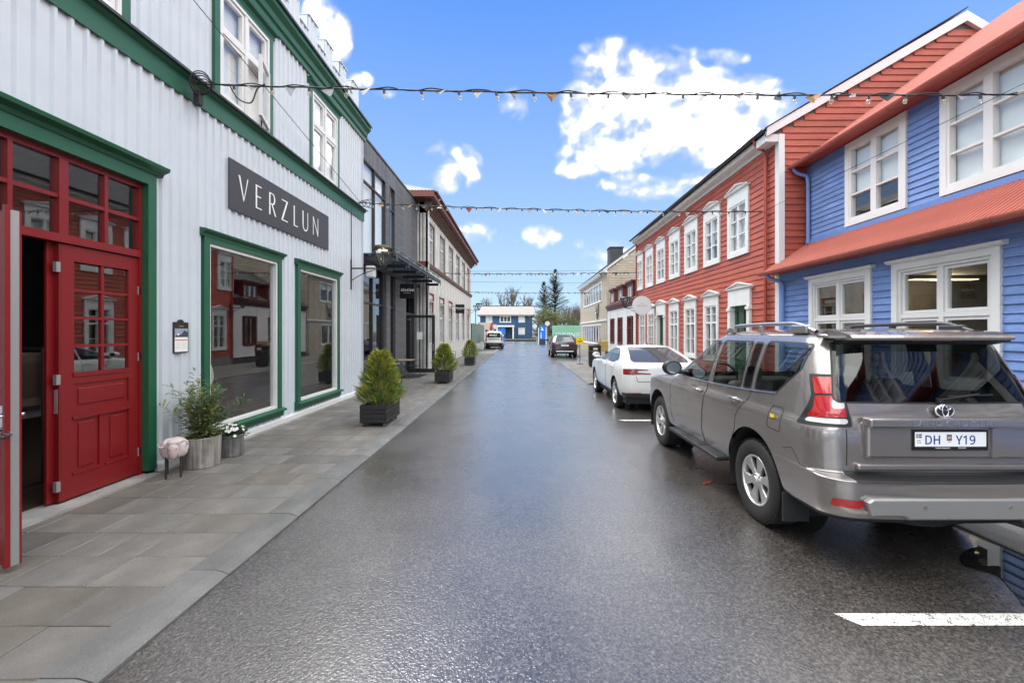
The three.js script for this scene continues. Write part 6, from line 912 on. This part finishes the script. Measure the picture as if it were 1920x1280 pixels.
// ---- projecting shop signs
function blade(label, x, y, d, w, h, tex_, arm) { const t = thing('hanging_sign', label, 'sign', [x, y, -d]); mesh('panel', rbx(-w / 2, w / 2, -h / 2, h / 2, -0.03, 0.03, 0.008), M.black, t); const f = mesh('sign_face', quad(w * 0.94, h * 0.94), printed('sign print', tex_, 0.5), t); f.position.z = 0.0315; mesh('bracket', [rod(V(-w / 2 - arm, h * 0.3, 0), V(-w / 2, h * 0.3, 0), 0.012), rod(V(-w / 2 - arm, -h * 0.3, 0), V(-w / 2, -h * 0.3, 0), 0.012)], M.darkMetal, t); return t; }
const motive = canvasTex(256, 256, (g, w, h) => { g.fillStyle = '#0b0b0d'; g.fillRect(0, 0, w, h); g.fillStyle = '#ececec'; g.textAlign = 'center'; g.font = 'italic bold 74px sans-serif'; g.fillText('Motivo', 128, 130); g.fillRect(64, 158, 128, 5); });
blade('square black sign with white script hanging by the cafe canopy', -4.3, 3.34, 16.5, 0.56, 0.56, motive, 0.48); blade('square black sign with white script farther along on the pale building', -3.82, 3.25, 27.4, 0.56, 0.56, motive, 0.2);
{
  const t = thing('round_sign', 'round pale grey sign hanging on the red house wall', 'sign', [5.62, 3.02, -20.1]);
  const rt = canvasTex(256, 256, (g, w, h) => { g.fillStyle = '#d3d3d6'; g.fillRect(0, 0, w, h); g.fillStyle = '#8b8b90'; g.textAlign = 'center'; g.font = '34px serif'; g.fillText('MEADEN', 128, 146); g.fillRect(100, 98, 50, 5); });
  mesh('disc', new THREE.CylinderGeometry(0.44, 0.44, 0.06, 48).rotateX(Math.PI / 2), S('pale sign', C(0.60, 0.60, 0.62), 0.5), t); const f = mesh('sign_face', new THREE.CircleGeometry(0.42, 48), printed('sign print', rt, 0.5), t); f.position.z = 0.032; mesh('bracket', [rod(V(0.42, 0.1, 0), V(0.68, 0.1, 0), 0.014), rod(V(0.42, -0.1, 0), V(0.68, -0.1, 0), 0.014)], M.darkMetal, t);
}
// ---- cafe tables and chairs
const woodTop = S('pale table top', C(0.36, 0.29, 0.22), 0.5, { map: T.wood });
function table(label, x, d) { const t = thing('cafe_table', label, 'table', [x, WALK, -d], 'cafe tables outside the grey shop'); mesh('table_top', rbx(-0.34, 0.34, 0.71, 0.735, -0.34, 0.34, 0.008), woodTop, t); for (const s of [-1, 1]) for (const k of [-1, 1]) mesh('leg', rod(V(s * 0.28, 0, k * 0.26), V(-s * 0.26, 0.71, k * 0.26), 0.011, 8), M.darkMetal, t); mesh('brace', rod(V(0, 0.36, -0.26), V(0, 0.36, 0.26), 0.009, 8), M.darkMetal, t); }
function chair(label, x, d, turn) { const t = thing('cafe_chair', label, 'chair', [x, WALK, -d], 'black metal chairs outside the grey shop', turn); mesh('seat', [0, 1, 2, 3, 4, 5].map((i) => bx(-0.2, 0.2, 0.44, 0.455, -0.2 + i * 0.068, -0.15 + i * 0.068)), M.darkMetal, t); for (const s of [-1, 1]) { mesh('leg', tube([V(s * 0.2, 0, 0.24), V(s * 0.2, 0.45, 0.19), V(s * 0.2, 0.64, 0.18), V(s * 0.2, 0.66, 0.0), V(s * 0.2, 0.65, -0.2)], 0.011, 6), M.darkMetal, t); mesh('leg', tube([V(s * 0.2, 0, -0.26), V(s * 0.2, 0.45, -0.2), V(s * 0.19, 0.84, -0.26)], 0.011, 6), M.darkMetal, t); } mesh('backrest', [tube([V(-0.19, 0.83, -0.26), V(0, 0.86, -0.29), V(0.19, 0.83, -0.26)], 0.011, 6), tube([V(-0.195, 0.70, -0.235), V(0, 0.72, -0.265), V(0.195, 0.70, -0.235)], 0.009, 6)], M.darkMetal, t); }
table('cafe table partly behind the nearest conifer', -4.3, 13.9); table('square cafe table beside the open glass door', -4.3, 16.0);
chair('black metal chair in front of the first cafe table', -4.3, 13.15, 0); chair('black metal chair between the two cafe tables', -4.3, 14.75, Math.PI); chair('black metal chair pulled out behind the second cafe table', -4.15, 16.75, Math.PI * 0.9); chair('black metal chair farther along by the pale building', -3.95, 24.6, 1.2);
// ---- litter bin, yellow sign, crate on the right-hand pavement
{
  const t = thing('litter_bin', 'black hooded litter bin with pale label on the right pavement', 'litter bin', [3.72, WALK, -21.8]);
  mesh('drum', new THREE.LatheGeometry([[0, 0.04], [0.27, 0.04], [0.30, 0.10], [0.315, 0.78], [0.30, 0.80], [0, 0.80]].map(([a, b]) => new THREE.Vector2(a, b)), 32).scale(1.02, 1, 0.85), M.black, t); mesh('hood', [new THREE.LatheGeometry([[0.31, 1.02], [0.30, 1.09], [0.22, 1.14], [0, 1.16]].map(([a, b]) => new THREE.Vector2(a, b)), 32).scale(1.02, 1, 0.85), ...[-1, 1].map((s) => bx(s * 0.24, s * 0.30, 0.79, 1.05, -0.1, 0.1)), bx(-0.26, 0.26, 0.79, 1.04, -0.2, -0.17)], M.black, t); mesh('rim_band', new THREE.TorusGeometry(0.316, 0.014, 8, 40).rotateX(Math.PI / 2).scale(1.02, 1, 0.85).translate(0, 0.795, 0), M.steel, t); mesh('label_plate', bx(-0.11, 0.11, 0.86, 0.97, 0.25, 0.262), S('pale label', C(0.6, 0.52, 0.36), 0.6), t); mesh('opening', bx(-0.25, 0.25, 0.8, 1.0, -0.15, 0.2), M.blackMatt, t); mesh('base', cyl(0, 0, 0.05, 0, 0.24, 0.24, 24), M.darkMetal, t); mesh('badge', new THREE.CircleGeometry(0.045, 20).translate(0.08, 0.48, 0.268), M.steel, t);
  const y = thing('yellow_sign', 'yellow notice on a thin post beside the litter bin', 'sign', [3.22, WALK, -23.6]);
  const yt = canvasTex(128, 128, (g, w, h) => { g.fillStyle = '#efc913'; g.fillRect(0, 0, w, h); g.fillStyle = '#3a3208'; g.fillRect(22, 66, 84, 14); g.fillRect(56, 20, 22, 18); g.fillRect(30, 94, 60, 8); });
  mesh('post', cyl(0, 0, 1.4, 0, 0.02, 0.02, 10), M.steel, y); mesh('plate', bx(-0.2, 0.2, 1.08, 1.46, 0.021, 0.03), M.yellow, y); const f = mesh('sign_face', quad(0.38, 0.36), printed('yellow print', yt, 0.5), y); f.position.set(0, 1.27, 0.0315); mesh('foot', bx(-0.16, 0.16, 0, 0.06, -0.16, 0.16), M.kerb, y);
  const cr_ = thing('wooden_crate', 'pale yellow wooden box behind the litter bin', 'crate', [4.35, WALK, -23.0]); const wm = S('pale pine', C(0.58, 0.40, 0.14), 0.6, { map: T.wood }); mesh('leg_frame', [-1, 1].map((s) => bx(s * 0.2 - 0.025, s * 0.2 + 0.025, 0, 0.75, -0.15, 0.15)), M.bark, cr_); for (let i = 0; i < 4; i++) mesh('slat', rbx(-0.26, 0.26, 0.75 + i * 0.13, 0.87 + i * 0.13, 0.14, 0.17, 0.004), wm, cr_); mesh('box', bx(-0.25, 0.25, 0.74, 1.27, -0.18, 0.139), wm, cr_);
  const sc = thing('red_scrap', 'small curled red scrap lying on the wet asphalt', 'litter', [2.22, 0.004, -5.15], null, 0.35); mesh('strip', tube([V(-0.07, 0.006, 0.01), V(-0.02, 0.012, -0.01), V(0.03, 0.012, 0.0), V(0.075, 0.03, -0.02)], 0.012, 6).scale(1, 0.45, 1), S('red plastic', C(0.45, 0.02, 0.02), 0.4), sc); mesh('stub', rod(V(-0.005, 0.004, 0.035), V(0.045, 0.014, 0.0), 0.004), M.black, sc);
  const sl = thing('flower_box', 'red flowering plant by the red house door', 'plant', [6.0, WALK, -20.3]), p = [], c = []; for (let i = 0; i < 700; i++) { const o = V(rr(-0.18, 0.18), 0.35 + Math.pow(rnd(), 0.7) * 0.85, rr(-0.18, 0.18)), s = rv(), k = rnd() < 0.3 ? C(0.3, 0.05, 0.04) : C(rr(0.04, 0.09), rr(0.07, 0.12), 0.03); leafTri(p, c, o, o.clone().addScaledVector(rv(), 0.03), o.clone().addScaledVector(s, 0.07), k); } mesh('foliage', leafGeo(p, c), M.leaf, sl); mesh('vessel', cyl(0, 0, 0.38, 0, 0.15, 0.18, 20), M.zincDark, sl);
}
// ---- strings of bulbs and pennants across the street
const flagMats = [C(0.62, 0.60, 0.55), C(0.55, 0.36, 0.20), C(0.50, 0.10, 0.08), C(0.55, 0.56, 0.58), C(0.10, 0.13, 0.14)].map((c, i) => S('pennant cloth ' + i, c, 0.9, { transmission: 0.25 }));
function festoon(label, a, b, sag, step, r = 0.011, small = 1) {
  const t = thing('bulb_string', label, 'string lights', [a.x, a.y, a.z]), at = (u) => V(lerp(a.x, b.x, u), lerp(a.y, b.y, u) - sag * 4 * u * (1 - u), lerp(a.z, b.z, u)).sub(a), L = a.distanceTo(b), n = Math.round(L / step);
  mesh('cable', [...[0, 1].map((k) => new THREE.TubeGeometry(new THREE.CatmullRomCurve3([...Array(61)].map((_, i) => at(i / 60).add(V(0, k ? 0.022 * Math.sin(i * 1.9) + 0.012 : 0.004 * Math.sin(i), k ? 0.012 * Math.cos(i * 1.9) : 0)))), 240, k ? r * 0.75 : r, 5))], M.wire, t);
  const bg = new THREE.SphereGeometry(0.028 * small, 14, 10).scale(1, 1.25, 1), sg = new THREE.CylinderGeometry(0.016 * small, 0.019 * small, 0.055 * small, 10);
  for (let i = 1; i < n; i++) {
    const u = i / n, p = at(u), s = mesh('socket', sg, M.black, t); s.position.copy(p).add(V(0, -0.03 * small, 0)); s.rotation.z = rr(-0.3, 0.3); const bl = mesh('bulb', bg, M.bulb, s); bl.position.y = -0.058 * small;
    const q = at(u + 0.5 / n), w = rr(0.07, 0.11) * small, hgt = rr(0.06, 0.14) * small; if (rnd() < 0.82) { const g = new THREE.BufferGeometry(), z = rr(-0.03, 0.03); g.setAttribute('position', new THREE.Float32BufferAttribute([-w, 0, 0, rr(-0.02, 0.02), -hgt, z, w, 0, 0, -w, 0, 0, 0, -hgt * 0.5, z * 2, rr(-0.02, 0.02), -hgt, z], 3)); g.computeVertexNormals(); const f = mesh('pennant', g, flagMats[[0, 3, 4, 0, 1, 3, 4, 0, 2, 3, 4, 0][Math.floor(rnd() * 12)]], t); f.position.copy(q); f.rotation.y = rr(-0.5, 0.5); f.rotation.x = rr(-0.6, 0.6); if (rnd() < 0.35) f.rotation.z = rr(-0.9, 0.9); }
  }
  return t;
}
const f1 = festoon('nearest string of bulbs and small pennants, from the white shop to the blue house', V(-4.48, 5.22, -6.0), V(6.92, 5.10, -6.05), 0.06, 0.52);
mesh('cable_coil', [0, 1, 2, 3].map((k) => new THREE.TorusGeometry(0.09 + 0.02 * k, 0.008, 6, 20).rotateY(0.3 * k + 0.2).rotateX(0.4 * k).translate(0.10, -0.02, 0.02 * k)).concat([tube([V(0.45, 0.0, 0), V(0.6, -0.22, 0.02), V(0.75, -0.26, 0), V(0.85, -0.06, 0), V(0.95, 0, 0)], 0.009, 6), bx(-0.02, 0.06, -0.28, -0.1, -0.05, 0.03)]), M.wire, f1);
const f2 = festoon('second string of bulbs and pennants, ending on the red house', V(-4.48, 5.36, -12.0), V(6.2, 4.88, -11.15), 0.07, 0.42);
mesh('cable_coil', [0, 1, 2].map((k) => new THREE.TorusGeometry(0.08 + 0.02 * k, 0.009, 6, 20).rotateY(0.4 * k).translate(0.12 + 0.1 * k, -0.02, 0)).concat([rod(V(-0.08, 0, 0.3), V(-0.08, -1.9, 0.3), 0.012)]), M.wire, f2);
festoon('third string of bulbs and pennants, over the middle of the street', V(-4.2, 5.02, -24), V(6.2, 4.98, -23.3), 0.04, 0.42, 0.013, 1.3);
festoon('farthest string of bulbs and pennants, before the cream house', V(-4.2, 5.0, -35), V(6.1, 5.0, -35.5), 0.05, 0.55, 0.014, 1.3);
for (const [lb, a, b, r] of [['thin steel wire slanting down the white shop front', V(-4.45, 6.55, -4.3), V(-4.42, 5.38, -11.9), 0.006], ['thin steel wire along the blue house to the red house', V(6.5, 5.0, -4.2), V(6.15, 4.85, -11.2), 0.005], ['thin plain wire crossing high above the middle of the street', V(-4.0, 5.9, -29.5), V(6.1, 5.9, -29), 0.009], ['thin plain wire crossing farther down the street', V(-4.0, 5.6, -33), V(6.1, 5.5, -33), 0.009]]) { const t = thing('span_wire', lb, 'wire', [a.x, a.y, a.z]); mesh('wire', rod(V(0, 0, 0), b.clone().sub(a), r, 6), M.wire, t); }
// ================================================================ the far end: blue house, fences, signs, trees
{
  const D = 100, F = frameZ(D), h = thing('far_blue_house', 'deep blue two-storey house with pale roof at the street end', 'building'), x0 = -9.3, x1 = 2.7, y0 = 0.3;
  const wn = [[-8.0, -6.5, 3.95, 5.45], [-4.8, -2.2, 3.95, 5.45], [-0.5, 1.0, 3.95, 5.45], [-0.5, 1.0, 1.15, 2.75], [-8.0, -6.5, 1.15, 2.75]], porch = [-5.4, -1.5, 0.2, 3.2];
  part(F, h, 'wall', wallGeo(x0, x1, y0 - 0.1, 5.6, -0.3, 0, [...wn, [-5.0, -2.0, 0, 2.9]]), M.blueHouse);
  wn.forEach(([a, b, c, d], i) => win(F, h, { x0: a, x1: b, y0: c, y1: d, cw: 0.12, cz: 0.05, fw: 0.08, cols: i === 1 ? [1 / 3, 2 / 3] : [], mw: 0.16, deep: -0.05, blind: i === 1 ? 0 : 0.9 }));
  part(F, h, 'roof', profX([[0.6, 5.45], [0.6, 5.75], [-4.5, 8.0], [-9.6, 5.75], [-9.6, 5.45]], x0 - 0.6, x1 + 0.5), S('pale roof sheet', C(0.27, 0.25, 0.235), 0.8, { map: T.paint })); part(F, h, 'ridge_cap', bx(x0 - 0.6, x1 + 0.5, 7.95, 8.08, -4.7, -4.3), M.darkMetal);
  const p = part(F, h, 'porch', [bx(-5.5, -5.15, 0.25, 2.9, 0, 1.6), bx(-1.85, -1.5, 0.25, 2.9, 0, 1.6), bx(-5.6, -1.4, 2.9, 3.3, 0, 1.7)], M.whitePaint); mesh('entrance_door', bx(-3.2, -2.1, 0.3, 2.5, -0.28, -0.2), M.blueHouse, p);
  room(F, h, x0 + 0.4, x1 - 0.4, 0.4, 5.3, 4, M.room, M.floorWood, -0.3); part(F, h, 'side_wall', [bx(x0, x0 + 0.3, 0.2, 5.6, -9, -0.3), bx(x1 - 0.3, x1, 0.2, 5.6, -9, -0.3), bx(x0, x1, 0.2, 5.6, -9.3, -9)], M.blueHouse);
  rebase(h, -3.3, 0.2, -D - 4);
  const k = thing('blue_kiosk', 'bright blue sign kiosk in front of the far blue house', 'sign', [-3.05, 0, -70]); mesh('panel', rbx(-0.5, 0.5, 0.25, 2.3, -0.12, 0.12, 0.05, 2), M.signBlue, k); mesh('frame', [bx(-0.62, -0.51, 0, 2.2, -0.1, 0.1), bx(0.51, 0.62, 0, 2.2, -0.1, 0.1), bx(-0.62, 0.62, 2.31, 2.42, -0.1, 0.1)], M.signBlue, k); mesh('white_mark', bx(-0.3, 0.35, 1.1, 1.35, 0.125, 0.13), M.whitePaint, k);
  const tt = thing('blue_totem', 'tall blue information totem with white lettering at the crossing', 'sign', [3.06, 0, -61]); const tx = canvasTex(128, 320, (g, w, hh) => { g.fillStyle = '#1a6fd0'; g.fillRect(0, 0, w, 226); g.fillStyle = '#2b3440'; g.fillRect(0, 226, w, 94); g.strokeStyle = '#fff'; g.lineWidth = 11; g.beginPath(); g.moveTo(40, 30); g.lineTo(72, 52); g.lineTo(44, 74); g.lineTo(92, 74); g.stroke(); g.fillStyle = '#fff'; g.save(); g.translate(46, 216); g.rotate(-Math.PI / 2); g.font = 'bold 30px sans-serif'; g.fillText('Selfoss', 0, 0); g.restore(); }); mesh('pillar', rbx(-0.44, 0.44, 0.0, 2.7, -0.12, 0.12, 0.02), M.signBlue, tt); const ff = mesh('sign_face', quad(0.86, 2.64), printed('totem print', tx, 0.4), tt); ff.position.set(0, 1.35, 0.125); mesh('side_post', bx(-0.60, -0.48, 0, 2.4, -0.06, 0.06), M.whitePaint, tt); mesh('side_post', bx(0.48, 0.60, 0, 2.5, -0.06, 0.06), M.whitePaint, tt);
  [['round pale road sign above the white van', -3.65, 62, 2.3], ['round pale road sign left of the blue totem', 2.0, 61, 2.35], ['round pale road sign right of the blue totem', 3.75, 60.5, 2.7]].forEach(([lb, x, d, y]) => { const t = thing('road_sign', lb, 'sign', [x, 0, -d]); mesh('post', cyl(0, 0, y, 0, 0.035, 0.035, 8), M.steel, t); mesh('disc', new THREE.CylinderGeometry(0.33, 0.33, 0.03, 28).rotateX(Math.PI / 2).translate(0, y + 0.25, 0.05), S('sign back', C(0.55, 0.53, 0.52), 0.5), t); });
  const g = thing('green_container', 'pale green metal container with white lettering at the far right', 'container', [7.9, 0, -74]); mesh('shell', rbx(-2.4, 2.4, 0.05, 2.85, -1.2, 1.2, 0.03), S('mint paint', C(0.20, 0.42, 0.30), 0.6, { map: T.paint }), g); for (let i = 0; i < 24; i++) mesh('rib', bx(-2.3 + i * 0.195, -2.22 + i * 0.195, 0.2, 2.7, 1.2, 1.235), S('mint rib', C(0.20, 0.42, 0.30), 0.6), g); const lt = new TextGeometry('HVERNIF', { font, size: 0.75, depth: 0.03, curveSegments: 3 }); lt.computeBoundingBox(); lt.scale(4.2 / lt.boundingBox.max.x, 1, 1).translate(-2.1, 0.95, 1.24); mesh('lettering', lt, M.whitePaint, g);
  // hoardings and rubble bags on the left beyond the pale building
  const hm = [S('teal hoarding', C(0.20, 0.30, 0.27), 0.7, { map: T.concCol }), S('grey blue hoarding', C(0.28, 0.34, 0.36), 0.7, { map: T.concCol }), S('green hoarding', C(0.26, 0.33, 0.22), 0.7, { map: T.concCol })];
  const ho = thing('site_hoarding', 'teal and grey board fence beyond the pale building', 'fence', [-4.35, 0, -45]); for (let i = 0; i < 11; i++) { mesh('fence_panel', bx(-0.03, 0.03, 0.1, 2.5 + 0.1 * (i % 2), 6.5 - i * 1.2 - 1.17, 6.5 - i * 1.2), hm[i % 3], ho); mesh('fence_post', bx(-0.06, 0.05, 0, 2.55, 6.5 - i * 1.2 - 0.04, 6.5 - i * 1.2 + 0.04), M.darkMetal, ho); }
  const gt = canvasTex(256, 256, (q, w, hh) => { q.fillStyle = '#b9a9a4'; q.fillRect(0, 0, w, hh); for (let i = 0; i < 26; i++) { q.fillStyle = ['#a8564e', '#c07068', '#8c3f3a', '#cfc4c0', '#7f8a93', '#5f3a38'][Math.floor(rnd() * 6)]; q.beginPath(); q.ellipse(rnd() * w, rnd() * hh, 14 + rnd() * 40, 10 + rnd() * 30, rnd() * 3, 0, 7); q.fill(); } });
  const gw = thing('painted_wall', 'low wall sprayed with red and grey paint by the van', 'wall', [-4.25, 0, -56]); mesh('wall_block', bx(-1.2, 0.75, 0, 3.0, -0.15, 0.15), S('grey block', C(0.4, 0.38, 0.36), 0.8, { map: T.concCol }), gw); const gf = mesh('sprayed_face', quad(1.93, 2.95), printed('spray paint', gt, 0.8), gw); gf.position.set(-0.225, 1.5, 0.156);
  for (const [x, d, s, lb] of [[-4.0, 42.5, 0.5, 'white rubble bag nearest the pale building'], [-3.9, 46.5, 0.55, 'white rubble bag beside the white van']]) { const t = thing('rubble_bag', lb, 'bag', [x, WALK, -d]), b = new THREE.BoxGeometry(1, 0.9, 1, 8, 8, 8), P = b.attributes.position; for (let i = 0; i < P.count; i++) { const v = V(P.getX(i), P.getY(i), P.getZ(i)), k = 1 + 0.18 * (noise3(v.x * 4 + d, v.y * 4, v.z * 4) - 0.5) + 0.12 * (1 - 4 * v.y * v.y); P.setXYZ(i, v.x * k * s * 1.3, (v.y + 0.45) * s * 1.4, v.z * k * s * 1.3); } b.computeVertexNormals(); mesh('sack', b, S('woven sack', C(0.60, 0.60, 0.58), 0.9), t); mesh('rubble', new THREE.DodecahedronGeometry(s * 0.45).scale(1, 0.5, 1).translate(0, s * 1.25, 0), M.kerb, t); }
  const lw = thing('low_wall', 'long low grey garden wall beyond the crossing at right', 'wall', [16, 0, -83]); mesh('wall_block', bx(-13, 20, 0, 0.9, -0.15, 0.15), M.kerb, lw); mesh('coping', bx(-13, 20, 0.9, 0.97, -0.2, 0.2), M.kerb, lw);
}
// ---- spruces
function spruce(label, x, d, hgt, rad, seedN) {
  const t = thing('spruce_tree', label, 'tree', [x, 0.2, -d], 'spruces at the street end'); seed = seedN; mesh('trunk', cyl(0, 0, hgt, 0, hgt * 0.016, 0.02, 8), M.bark, t);
  const p = [], c = [], nW = Math.round(hgt * 2.4);
  for (let i = 0; i < nW; i++) {
    const u = i / nW, y = hgt * (0.06 + 0.93 * u), R = rad * Math.pow(1 - u, 0.85) * rr(0.8, 1.12) + 0.12, nb = 6 + Math.floor(rnd() * 3) + Math.round(2 * (1 - u));
    for (let b = 0; b < nb; b++) {
      const a = rr(0, 6.283), len = R * rr(0.75, 1.12), di = V(Math.cos(a), lerp(-0.12, 0.75, Math.pow(u, 1.3)) + rr(-0.05, 0.1), Math.sin(a)).normalize(), sd = V(-Math.sin(a), 0, Math.cos(a)), k = C(rr(0.022, 0.05), rr(0.036, 0.060), rr(0.016, 0.028)), n = Math.max(5, Math.round(len * 5));
      for (let j = 0; j < n; j++) { const s = (j + 0.4) / n, q = V(0, y, 0).addScaledVector(di, len * s).add(V(0, 0.10 * len * s * s, 0)), w = (0.26 + 0.18 * len * 0.3) * (1 - s * 0.75) + 0.06; for (const sg of [-1, 1]) leafTri(p, c, q, q.clone().addScaledVector(di, 0.22), q.clone().addScaledVector(sd, sg * w).addScaledVector(di, 0.20).add(V(0, rr(-0.22, -0.02), 0)), k); if (j % 2) leafTri(p, c, q, q.clone().addScaledVector(di, 0.12), q.clone().add(V(rr(-0.05, 0.05), -0.3 * (1 - s) - 0.08, rr(-0.05, 0.05))), k); }
    }
  }
  mesh('crown', leafGeo(p, c), M.needle, t);
}
spruce('taller dark spruce at the end of the street', 8.6, 108, 17.4, 5.6, 11); spruce('shorter dark spruce left of the tallest one', 5.9, 110, 14.6, 4.2, 23);
// ---- leafless trees and budding shrubs: tapering limbs that fork
function bare(name, label, x, d, hgt, spread, stems, gen, seedN, bud, grp, colr = C(0.10, 0.082, 0.068)) {
  const t = thing(name, label, name === 'bare_tree' ? 'tree' : 'shrub', [x, 0.2, -d], grp); seed = seedN; const g = [], p = [], c = [];
  const grow = (o, di, len, r, k) => { const e = o.clone().addScaledVector(di, len); g.push(rod(o, e, r, k > 1 ? 5 : 3, r * 0.68)); if (bud && k <= 1) for (let i = 0; i < bud; i++) { const q = o.clone().lerp(e, rnd()), s = rr(0.10, 0.2); leafTri(p, c, q, q.clone().addScaledVector(rv(), s), q.clone().addScaledVector(rv(), s), C(rr(0.10, 0.20), rr(0.125, 0.19), rr(0.03, 0.045))); } if (k <= 0) return; const n = k > 2 ? 3 : 3; for (let i = 0; i < n; i++) grow(o.clone().lerp(e, rr(0.55, 1)), di.clone().add(rv().multiplyScalar(spread)).add(V(0, 0.16, 0)).normalize(), len * rr(0.58, 0.85), r * 0.62, k - 1); };
  for (let i = 0; i < stems; i++) grow(V(stems > 1 ? rr(-0.5, 0.5) : 0, 0, stems > 1 ? rr(-0.4, 0.4) : 0), V(stems > 1 ? rr(-0.6, 0.6) : rr(-0.1, 0.1), 1, stems > 1 ? rr(-0.5, 0.5) : 0).normalize(), hgt * 0.31, hgt * (stems > 1 ? 0.010 : 0.020), gen);
  mesh('trunk', g, S('bark tone', colr, 0.9), t); if (p.length) mesh('crown', leafGeo(p, c), M.leaf, t);
}
bare('bare_tree', 'leafless tree rising behind the left half of the far blue house', -6.3, 116, 14.5, 0.5, 1, 5, 31, 0, 'leafless trees behind the far blue house'); bare('bare_tree', 'leafless tree rising behind the middle of the far blue house', -3.0, 117, 15.5, 0.5, 1, 5, 37, 0, 'leafless trees behind the far blue house'); bare('bare_tree', 'leafless tree rising behind the right end of the far blue house', 0.0, 116, 14.5, 0.5, 1, 5, 41, 0, 'leafless trees behind the far blue house'); bare('bare_tree', 'small leafless tree at the left edge of the far blue roof', -9.3, 118, 12.5, 0.5, 1, 5, 43, 0, 'leafless trees behind the far blue house');
bare('willow_shrub', 'budding yellow-green shrub in front of the spruces', 6.4, 92, 8.6, 0.55, 9, 4, 53, 7, 'shrubs at the street end', C(0.12, 0.12, 0.05)); bare('willow_shrub', 'budding olive shrub just right of the yellow-green one', 9.6, 93, 7.6, 0.55, 8, 4, 59, 4, 'shrubs at the street end', C(0.12, 0.11, 0.06));
bare('leafless_shrub', 'brown leafless thicket beside the cream house', 11.8, 96, 9.8, 0.5, 9, 4, 61, 0, 'brown thickets at the street end', C(0.13, 0.10, 0.085)); bare('leafless_shrub', 'brown leafless thicket behind the green container', 15.0, 98, 10, 0.5, 9, 4, 67, 0, 'brown thickets at the street end', C(0.13, 0.10, 0.085)); bare('leafless_shrub', 'low dark thicket right of the far blue house', 4.2, 101, 6.0, 0.55, 8, 4, 71, 0, 'brown thickets at the street end', C(0.08, 0.065, 0.05));
renderer.render(scene, camera);
